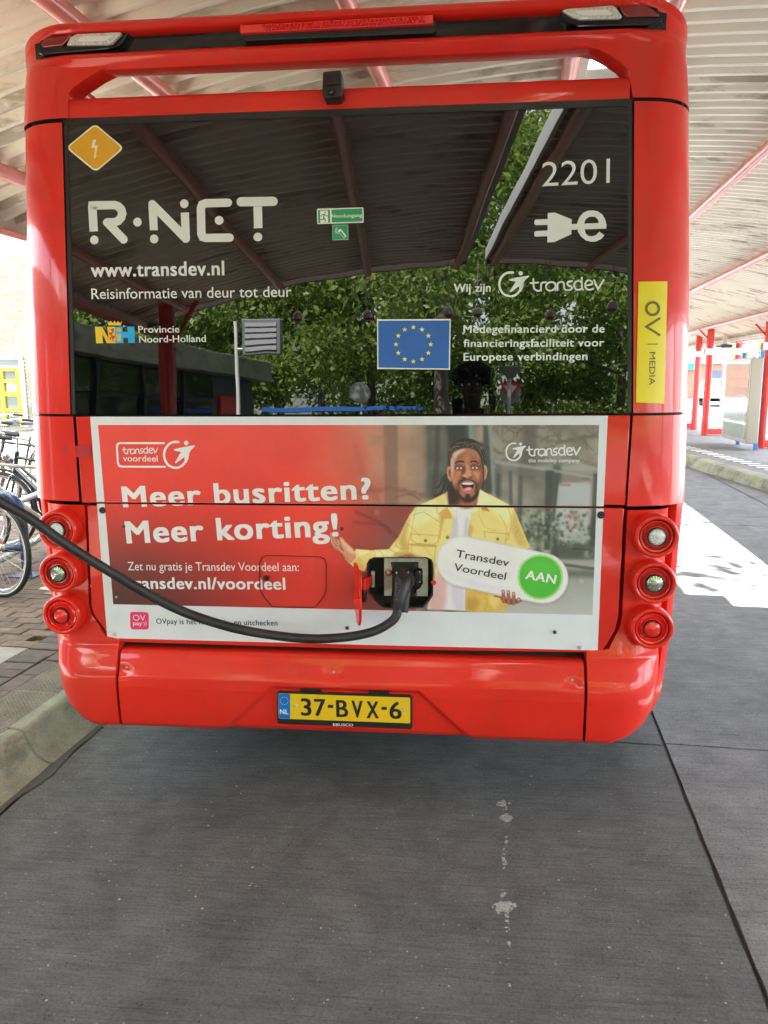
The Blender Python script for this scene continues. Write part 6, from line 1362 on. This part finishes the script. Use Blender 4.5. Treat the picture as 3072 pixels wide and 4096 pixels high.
bicycle((at_depth(25, 1050, 5.2)[0]-.25, 5.2, .15), math.pi+.12, (.02, .02, .022), 'black bicycle behind the dark green one, frame running behind the bus', r=.35)
bicycle((at_depth(-30, 1050, 6.6)[0], 6.6, .15), math.pi-.25, (.05, .05, .06), 'grey bicycle with a wicker basket furthest back in the row', basket=True, r=.34)
bicycle((at_depth(-20, 1140, 3.0)[0]-.25, 3.05, .15), math.pi+.45, (.45, .42, .36), 'cream bicycle standing behind the blue hoop rack', r=.34)
BLUE = mat('dark_blue_tube', (.012, .045, .13), .35, coat=.6)
q = base_at(59, 1243); rk = empty('hoop_rack', q, -TH, label='dark blue hoop bicycle rack on a bolted foot plate', cat='bike rack')
hw = .74
pts = [(0, 0, 0), (0, 0, .50)]+[(-.12+.12*math.cos(t), -.02, .50+.13*math.sin(t)) for t in np.linspace(.15, 1.57, 7)]+[(-.4, -.12, .63), (-hw+.0, -.22, .60), (-hw-.1, -.25, .48), (-hw-.1, -.25, 0)]
mb = MB(); mb.tube(pts, .036, 16); build('hoop', mb, BLUE, rk)
mb = MB(); mb.tube([(0, 0, .22), (-hw, -.22, .22)], .03, 12); build('cross_rail', mb, BLUE, rk)
for c in ((0, 0), (-hw-.1, -.25)): mb = MB(); mb.box((c[0]-.10, c[1]-.09, 0), (c[0]+.10, c[1]+.09, .008)); build('foot_plate', mb, BLUE, rk, smooth=False)
gr = empty('tube_rack', (0, 0, 0), label='galvanised tube bicycle rack rails running behind the bus', cat='bike rack')
for (a, b, Y0, Y1) in (((20, 1092), (96, 1062), 2.85, 3.6), ((-10, 1216), (110, 1150), 2.6, 3.6)):
    A_, B_ = Vector(at_depth(*a, Y0)), Vector(at_depth(*b, Y1)); d_ = B_-A_
    mb = MB(); mb.tube([tuple(A_-d_*.6), tuple(B_+d_*.8)], .026, 14); build('rail', mb, GALV, gr)
for k in range(4):
    P_ = Vector(at_depth(66+k*9, 1075, 3.4)); mb = MB(); mb.tube([(P_.x, P_.y, P_.z), (P_.x, P_.y+.02, .55), (P_.x+.04, P_.y+.08, .46), (P_.x+.06, P_.y+.22, .50), (P_.x+.05, P_.y+.25, P_.z-.02)], .010, 8); build('wheel_holder', mb, BLACKP, gr)

FD = 2.821
def MR(x, y, D):
    Pn = np.array([0, -1, .031]); Pn = Pn/np.linalg.norm(Pn); vv = ray(x*K, y*K); P0 = np.array([0, 0, ZW]); Q = CAM+np.dot(P0-CAM, Pn)/np.dot(vv, Pn)*vv; rr = vv-2*np.dot(vv, Pn)*Pn
    f = lambda P: (P[0]-CAM[0])*ST+(P[1]-CAM[1])*CT
    f0 = f(Q); f1 = f(Q+rr); t = ((5.64-D)-f0)/(f1-f0); return tuple(Q+rr*t)
def MR_old(x, y, D):       # measured mirrored position at total path D -> place behind the photographer
    a = (x-892)*.000598; b = (919-y)*.000598; return S(a*D, 5.64-D, CAM[2]-.17+b*D)
# ------------------------------------------------------------------ trees and woodland
LEAF = mat('leaf', (.07, .13, .02), .5); nt_ = LEAF.node_tree
ge = N(LEAF, 'ShaderNodeNewGeometry'); setin(LEAF, 'Base Color', ramp(LEAF, ge.outputs['Random Per Island'], [(0, (.05, .10, .02)), (.5, (.15, .22, .04)), (1, (.27, .33, .07))]))
tr_ = N(LEAF, 'ShaderNodeBsdfTranslucent'); tr_.inputs[0].default_value = (.30, .42, .09, 1); mx = N(LEAF, 'ShaderNodeMixShader'); mx.inputs[0].default_value = .48
L(LEAF, nt_.nodes['Principled BSDF'].outputs[0], mx.inputs[1]); L(LEAF, tr_.outputs[0], mx.inputs[2]); L(LEAF, mx.outputs[0], nt_.nodes['Material Output'].inputs[0])
BARK = mat('bark', (.09, .07, .055), .9); v = coords(BARK, (1, 1, .3)); nb = noise(BARK, v, 9, 6); setin(BARK, 'Base Color', ramp(BARK, nb, [(.3, (.05, .04, .03)), (.7, (.16, .13, .10))])); setin(BARK, 'Normal', bump(BARK, nb, .8, .03))
def leaves(centres, radii, n, size, seed):
    r_ = np.random.default_rng(seed); k = r_.integers(0, len(centres), n); d = r_.normal(size=(n, 3)); d /= np.linalg.norm(d, axis=1)[:, None]
    rr = r_.random(n)**(1/2.2); P = np.array(centres)[k]+d*rr[:, None]*np.array(radii)[k][:, None]*np.array([1, 1, .8])
    a = r_.normal(size=(n, 3)); a /= np.linalg.norm(a, axis=1)[:, None]; b = np.cross(a, r_.normal(size=(n, 3))); b /= np.linalg.norm(b, axis=1)[:, None]
    s_ = size*r_.uniform(.6, 1.4, n)[:, None]; V = np.stack([P-a*s_, P-b*s_*.55, P+a*s_, P+b*s_*.55], 1).reshape(-1, 3); return V
def leafmesh(name, V, parent=None):
    n = len(V)//4; me = bpy.data.meshes.new(name); me.vertices.add(len(V)); me.vertices.foreach_set('co', V.astype(np.float32).ravel()); me.loops.add(4*n); me.loops.foreach_set('vertex_index', np.arange(4*n, dtype=np.int32))
    me.polygons.add(n); me.polygons.foreach_set('loop_start', np.arange(0, 4*n, 4, dtype=np.int32)); me.update(calc_edges=True); me.validate(); me.materials.append(LEAF)
    o = bpy.data.objects.new(name, me); COL.objects.link(o); o.parent = parent; return o
def tree(u_, v_, h, cr_, tr__, seed, label, nl=9000, ls=.10, clear=.25, group=None, lean=0.):
    r_ = random.Random(seed); t = empty('tree', S(u_, v_, -.02), r_.random()*6, label=label, cat='tree', group=group)
    mb = MB(); cs, rs = [], []
    mb.tube([(0, 0, 0), (lean*.3+.05*r_.random(), 0, h*.15), (lean*.7, .05, h*.35), (lean+.1, .0, h*.6), (lean, .1, h*.85)], [tr__, tr__*.8, tr__*.65, tr__*.4, tr__*.12], 12)
    for k in range(9):
        a = k*2.4+r_.random(); z0 = h*(clear+.08+.5*k/9); L_ = cr_*r_.uniform(.7, 1.05)*(1-.35*k/9); e = (lean+L_*math.cos(a), L_*math.sin(a), z0+L_*r_.uniform(.25, .6))
        m_ = ((lean*.7+e[0])*.5, e[1]*.5, z0+(e[2]-z0)*.65); mb.tube([tuple(p) for p in catmull([(lean*.6, 0, z0), m_, e], 4)], [tr__*.32*(1-i/9.5) for i in range(9)], 7)
        for f in (.45, .75, 1.): cs.append(((lean*.6*(1-f)+e[0]*f)+r_.uniform(-.3, .3), e[1]*f+r_.uniform(-.3, .3), z0+(e[2]-z0)*f+r_.uniform(-.2, .4))); rs.append(cr_*r_.uniform(.22, .36))
    for _ in range(6): cs.append((lean+r_.uniform(-.3, .3)*cr_, r_.uniform(-.3, .3)*cr_, h*r_.uniform(.75, .98))); rs.append(cr_*r_.uniform(.25, .38))
    build('trunk', mb, BARK, t); leafmesh('crown', leaves(cs, rs, nl, ls, seed), t); return t
GT = 'trees behind the photographer'
_c = MR(945, 850, 5.64+14.5); _uu = (_c[0]-CAM[0])*CT-(_c[1]-CAM[1])*ST
tree(_uu+.15, -14.5, 11, 5.2, .30, 3, 'large dark-barked tree with spreading limbs mirrored in the rear window', 16000, .10, .22, lean=-.5)
for k, (u_, v_, h, c_) in enumerate([(-9, -22, 12, 4.2), (-5, -24, 12, 4), (-1.5, -22, 10, 3.8), (3, -24, 12, 4.2), (7, -21, 11, 4), (11, -23, 13, 4.4), (15, -20, 12, 4), (-13, -19, 11, 4), (5, -28, 14, 4.8), (-4, -30, 14, 5)]):
    tree(u_, v_, h, c_, .2, 20+k, 'leafy green tree in the row behind the photographer, mirrored in the rear window', 14000, .11, .10, GT)
cs = [(random.uniform(-30, 30), 0, random.uniform(.5, 6)) for _ in range(150)]; V = leaves([S(c[0], random.uniform(-40, -30), c[2]) for c in cs], [1.9]*150, 45000, .17, 77); tag(leafmesh('woodland', V), kind='stuff')
V = leaves([S(random.uniform(-14, 16), random.uniform(-20.5, -19), random.uniform(.2, 1.6)) for c in range(60)], [1.0]*60, 26000, .08, 78); tag(leafmesh('undergrowth', V), kind='stuff')
tree(-6.7, 8.9, 8.5, 3.6, .16, 61, 'unseen tree added left of the canopy to shade the bicycle racks', 20000, .10, .45)  # shade tree added out of view; its crown darkens the brick paving
for (u_, v_, s_) in ((8.0, 2.6, 68), (8.5, -8.0, 69), (-10.5, 4.0, 65), (-8.5, -3.5, 66), (9.0, -1.5, 67)): tree(u_, v_, 9, 4.3, .2, s_, {65: 'unseen tree added left of the charging pillar to shade the pavement', 66: 'unseen tree added beside the low dark building for shade', 67: 'unseen tree added on the right behind the photographer for shade', 68: 'unseen tree added right of the canopy to shade the platform', 69: 'tree added by the road at the right for shade'}[s_], 15000, .12, .42)  # trees added outside the view to shade the ground round the canopy
tree(-4.4, 15.2, 12.5, 5.6, .28, 64, 'tall tree left of the canopy whose crown hangs over the gap in the roof', 6500, .12, .42)
tree(11.6, 41, 5.6, 1.9, .11, 62, 'small pale green tree in the car park seen between the red posts', 5200, .10, .3)
V = leaves([S(10.3+.5*k, 38.5, .5) for k in range(8)], [.62]*8, 3500, .07, 63); tag(leafmesh('hedge', V), 'low green hedge at the edge of the car park', 'hedge')

# ------------------------------------------------------------------ things mirrored in the window
WH2, RD2 = mat('float_white', (.85, .83, .78), .3, coat=.5), mat('float_red', (.42, .02, .015), .3, coat=.5)
first = None
for k, (x, y) in enumerate([(644, 684), (794, 681), (967, 673), (1030, 673), (1186, 680), (1323, 662)]):
    c = MR(x, y, 9.5); zt_ = 3.42; o = empty('hanging_float', c, label=('leftmost', 'second from left', 'third from left', 'fourth from left', 'fifth from left', 'rightmost')[k]+' white and red float hanging on a chain, mirrored in the rear window', cat='float', group='floats hanging from the end of the canopy')
    r_ = .062; mb = MB(); mb.lathe([(r_*math.sin(t), -r_*math.cos(t)) for t in np.linspace(0, math.pi*.36, 10)], (0, 0, 0), (0, 0, 1), 24); build('red_half', mb, RD2, o)
    mb = MB(); mb.lathe([(r_*math.sin(t), -r_*math.cos(t)) for t in np.linspace(math.pi*.36, math.pi, 10)], (0, 0, 0), (0, 0, 1), 24); build('white_half', mb, WH2, o)
    mb = MB(); mb.tube([(0, 0, r_), (0, 0, zt_-c[2])], .005, 6); build('chain', mb, GALV, o)
# low building on the left behind the photographer
A_, B_ = Vector(S(-7.32, 3.0)), Vector(S(-3.81, -12.9)); d_ = (B_-A_); Lg = d_.length; az = math.atan2(d_.y, d_.x)  # facade lengthened forward, out of view, to darken the left pillar's reflection
bl = empty('low_building', (A_.x, A_.y, 0), az, label='low dark glazed building with concrete roof edge and red door beside the canopy', cat='building')
# local x runs along the facade, local -y... the outside is +y side chosen below
sgn = 1 if (Matrix.Rotation(az, 3, 'Z')@Vector((0, 1, 0))).dot(Vector((1, 0, 0))) > 0 else -1
def LBX(mb, x0, x1, y0, y1, z0, z1): mb.box((x0, min(sgn*y0, sgn*y1), z0), (x1, max(sgn*y0, sgn*y1), z1))
mb = MB(); LBX(mb, 0, Lg, -4, -.12, 0, 2.6); build('wall', mb, mat('dark_wall', (.05, .055, .055), .6), bl, smooth=False)
mb = MB(); LBX(mb, -.3, Lg+.3, -4.2, .25, 2.55, 2.98); build('roof_edge', mb, KERBM, bl, smooth=False, bevel=.02)
n_w = 10; ww = (Lg-2.2)/n_w
for k in range(n_w):
    mb = MB(); LBX(mb, k*ww+.05, (k+1)*ww-.05, -.10, -.07, .5, 1.95); build('window', mb, GLOSSB, bl, smooth=False); mb = MB(); LBX(mb, k*ww+.05, (k+1)*ww-.05, -.10, -.06, 2.03, 2.5); build('top_window', mb, mat('top_glass', (.02, .03, .02), .03, ior=1.8), bl, smooth=False)
    mb = MB(); LBX(mb, k*ww-.04, k*ww+.04, -.10, 0, 0, 2.55); build('mullion', mb, BLACKP, bl, smooth=False)
mb = MB(); LBX(mb, Lg-1.9, Lg-1.1, -.10, -.04, .02, 2.1); build('door', mb, POSTR, bl, smooth=False)
# louvred sign box on its pole
c = MR(567, 728, 12.); lv = empty('louvred_box', (c[0], c[1], 0), TH, label='grey louvred box on a white bracket by the end of the low building', cat='sign box'); z0 = c[2]-.27
mb = MB(); mb.box((-.30, -.06, z0), (.30, .06, z0+.54)); build('case', mb, mat('box_grey', (.18, .19, .20), .5), lv, smooth=False, bevel=.01)
for k in range(5): mb = MB(); mb.box((-.25, .061, z0+.06+k*.09), (.25, .075, z0+.12+k*.09)); build('louvre', mb, mat('louvre_grey', (.42, .42, .43), .4), lv, smooth=False)
mb = MB(); mb.tube([(-.42, 0, 0), (-.42, 0, z0+.5)], .03, 8); mb.tube([(-.42, 0, z0+.1), (-.30, 0, z0+.1)], .02, 8); build('pole', mb, WHITE, lv)
# give-way sign, round sign, lamp, poles
c = MR(1103, 845, 24.); gs = empty('give_way_sign', (c[0], c[1], 0), TH, label='red bordered white triangle give way sign on a grey post', cat='road sign')
mb = MB(); mb.prism([(-.31, c[2]+.24), (.31, c[2]+.24), (0, c[2]-.30)], 0, .02, T=lambda x, y, z: (x, y+.03, z)); build('sign_plate', mb, mat('sign_red', (.60, .02, .02), .4), gs, smooth=False)
mb = MB(); mb.prism([(-.19, c[2]+.165), (.19, c[2]+.165), (0, c[2]-.165)], .051, .056); build('sign_face', mb, WHITE, gs, smooth=False)
mb = MB(); mb.lathe([(.32, -.02), (.32, 0), (0, 0)], (0, .0, c[2]-.08), (0, 1, 0), 30); build('back_plate', mb, mat('sign_grey', (.25, .26, .28), .5), gs); mb = MB(); mb.tube([(0, 0, 0), (0, 0, c[2])], .035, 8); build('post', mb, GALV, gs)
c = MR(778, 850, 24.); rs_ = empty('round_sign', (c[0], c[1], 0), TH, label='round road sign seen from its grey back', cat='road sign')
mb = MB(); mb.lathe([(.29, -.01), (.29, .01), (0, .012)], (0, .04, c[2]), (0, 1, 0), 30); build('sign_plate', mb, GALV, rs_); mb = MB(); mb.tube([(0, 0, 0), (0, 0, c[2]+.2)], .035, 8); build('post', mb, WHITE, rs_)
c = MR(1103, 803, 22.); la = empty('street_lamp', (c[0], c[1], 0), 0, label='black cone street lamp standing behind the give way sign', cat='street lamp')
mb = MB(); mb.tube([(0, 0, 0), (0, 0, c[2]-.1)], .05, 8); build('pole', mb, GALV, la); mb = MB(); mb.lathe([(.08, -.2), (.30, .05), (.34, .1), (0, .16)], (0, 0, c[2]), (0, 0, 1), 20); build('lamp_head', mb, mat('lamp_glass', (.22, .22, .22), .2), la)
c = MR(740, 885, 20.); bs = empty('blue_shelter', (c[0], c[1], 0), TH, label='long low shelter with a blue roof edge at the back of the road', cat='shelter')
mb = MB(); mb.box((-2., -.5, c[2]-.05), (2.1, .5, c[2]+.05)); build('roof', mb, mat('blue_roof', (.03, .13, .45), .4), bs, smooth=False)
for x in (-1.8, 0, 1.9): mb = MB(); mb.box((x-.04, -.3, 0), (x+.04, -.2, c[2]-.05)); build('leg', mb, GALV, bs, smooth=False)

# ------------------------------------------------------------------ the photographer (seen mirrored in the glass)
per = empty('person', (.53, -3.28, 0), 0, label='person in dark jacket with curly hair holding up a phone, mirrored in the window', cat='person')
SKIN = mat('skin', (.07, .038, .026), .6); JACK = mat('dark_jacket', (.012, .013, .016), .8); TROU = mat('dark_trousers', (.02, .024, .035), .8); HAIRM = mat('dark_hair', (.012, .009, .007), .6)
def skin(name, pts, edges, radii, m_, parent, sub=2, root=0):
    me = bpy.data.meshes.new(name); me.from_pydata(pts, edges, []); me.materials.append(m_); o = bpy.data.objects.new(name, me); COL.objects.link(o); o.parent = parent
    sk = o.modifiers.new('skin', 'SKIN'); sk.use_smooth_shade = True
    for i, r_ in enumerate(radii):
        d = me.skin_vertices[0].data[i]; d.radius = (r_, r_) if not isinstance(r_, tuple) else r_; d.use_root = (i == root)
    s_ = o.modifiers.new('sub', 'SUBSURF'); s_.levels = sub; s_.render_levels = sub; return o
HZ = .08  # tall photographer
pts = [(0, 0, .98), (0, .01, 1.15), (0, .02, 1.35), (0, .0, 1.50), (0, .0, 1.60), (0, .02, 1.68), (0, .03, 1.78), (0, .025, 1.86),
       (-.19, 0, 1.50), (-.27, .05, 1.24), (-.14, .27, 1.44), (-.075, .35, 1.55), (.19, 0, 1.50), (.27, .05, 1.24), (.12, .27, 1.44), (.06, .35, 1.54),
       (-.10, 0, .92), (-.12, .02, .50), (-.13, -.02, .09), (-.14, .13, .04), (.10, 0, .92), (.12, .02, .50), (.13, -.02, .09), (.14, .13, .04)]
ed = [(0, 1), (1, 2), (2, 3), (3, 4), (4, 5), (5, 6), (6, 7), (3, 8), (8, 9), (9, 10), (10, 11), (3, 12), (12, 13), (13, 14), (14, 15), (0, 16), (16, 17), (17, 18), (18, 19), (0, 20), (20, 21), (21, 22), (22, 23)]
rd = [(.16, .11), (.14, .10), (.17, .11), (.13, .09), .055, .075, (.085, .10), (.065, .08), .065, .05, .034, .030, .065, .05, .034, .030, .09, .06, .045, .035, .09, .06, .045, .035]
skin('body', pts, ed, rd, SKIN, per)
pj = [(0, 0, .90), (0, .01, 1.12), (0, .02, 1.34), (0, .0, 1.50), (0, 0, 1.56), (-.20, 0, 1.50), (-.28, .05, 1.23), (-.16, .24, 1.41), (.20, 0, 1.50), (.28, .05, 1.23), (.14, .24, 1.41)]
skin('jacket', pj, [(0, 1), (1, 2), (2, 3), (3, 4), (3, 5), (5, 6), (6, 7), (3, 8), (8, 9), (9, 10)], [(.19, .14), (.18, .14), (.21, .15), (.17, .13), .08, .095, .07, .052, .095, .07, .052], JACK, per)
skin('trousers', [(0, 0, .97), (-.10, 0, .90), (-.12, .02, .50), (-.13, -.02, .10), (.10, 0, .90), (.12, .02, .50), (.13, -.02, .10)], [(0, 1), (1, 2), (2, 3), (0, 4), (4, 5), (5, 6)], [(.17, .13), .11, .08, .065, .11, .08, .065], TROU, per)
for s_ in (-1, 1):
    mb = MB(); mb.grid([[(s_*.135+.048*math.cos(a)*k_, .055+yy, .035+.045*math.sin(a)*k_) for a in np.linspace(0, 2*math.pi, 13)] for yy, k_ in ((-.12, .2), (-.11, .8), (-.04, 1), (.06, .95), (.13, .7), (.155, .2))]); build('shoe', mb, BLACKP, per)
    for f in range(4):
        x0 = s_*.070; z_ = 1.60-.017*f; skin('finger', [(x0, .35, z_-.02), (x0+s_*.0, .378, z_), (x0-s_*.02, .385, z_+.002), (x0-s_*.028, .380, z_+.002)], [(0, 1), (1, 2), (2, 3)], [.010, .009, .008, .007], SKIN, per, 1)
    skin('thumb', [(s_*.065, .34, 1.555), (s_*.045, .345, 1.585), (s_*.03, .350, 1.60)], [(0, 1), (1, 2)], [.012, .010, .009], SKIN, per, 1)
    mb = MB(); mb.lathe([(.024, 0), (.028, .008), (.014, .014), (0, .010)], (s_*.088, .03, 1.765), (s_, 0, 0), 14); build('ear', mb, SKIN, per); mb = MB(); mb.lathe([(.011, 0), (.009, .005), (0, .007)], (s_*.032, .118, 1.79), (0, 1, 0), 12); build('eye', mb, WHITE, per)
mb = MB(); mb.tube([(0, .11, 1.79), (0, .135, 1.755), (0, .12, 1.745)], [.009, .015, .012], 8); build('nose', mb, SKIN, per); mb = MB(); mb.tube([(-.026, .108, 1.712), (0, .122, 1.710), (.026, .108, 1.712)], [.004, .008, .004], 8); build('mouth', mb, mat('lip', (.35, .13, .11), .5), per)
mb = MB(); r_ = random.Random(5)
for k in range(150):
    a = r_.random()*6.28; t = r_.uniform(-.15, 1.); z = 1.83+.125*t; rr = .135*math.sqrt(max(.05, 1-max(0, t)**2)); y = rr*math.sin(a)
    if y > .085 and t < .30: continue
    s0 = r_.uniform(.018, .034); c = (rr*math.cos(a), y+.005, z); mb.lathe([(s0*math.sin(q_), -s0*math.cos(q_)) for q_ in np.linspace(0, math.pi, 6)], c, (r_.random()-.5, r_.random()-.5, 1), 7)
build('hair', mb, HAIRM, per)
ph = empty('mobile_phone', (CAM[0], CAM[1]-.022, CAM[2]), 0, label='dark phone held up in both hands by the photographer', cat='phone')
mb = MB(); mb.box((-.038, -.005, -.135), (.038, .004, .022)); build('phone_body', mb, GLOSSB, ph, bevel=.004); mb = MB(); mb.lathe([(.007, 0), (.007, .002), (0, .002)], (0, .004, 0), (0, 1, 0), 14); build('phone_lens', mb, BLACKP, ph)
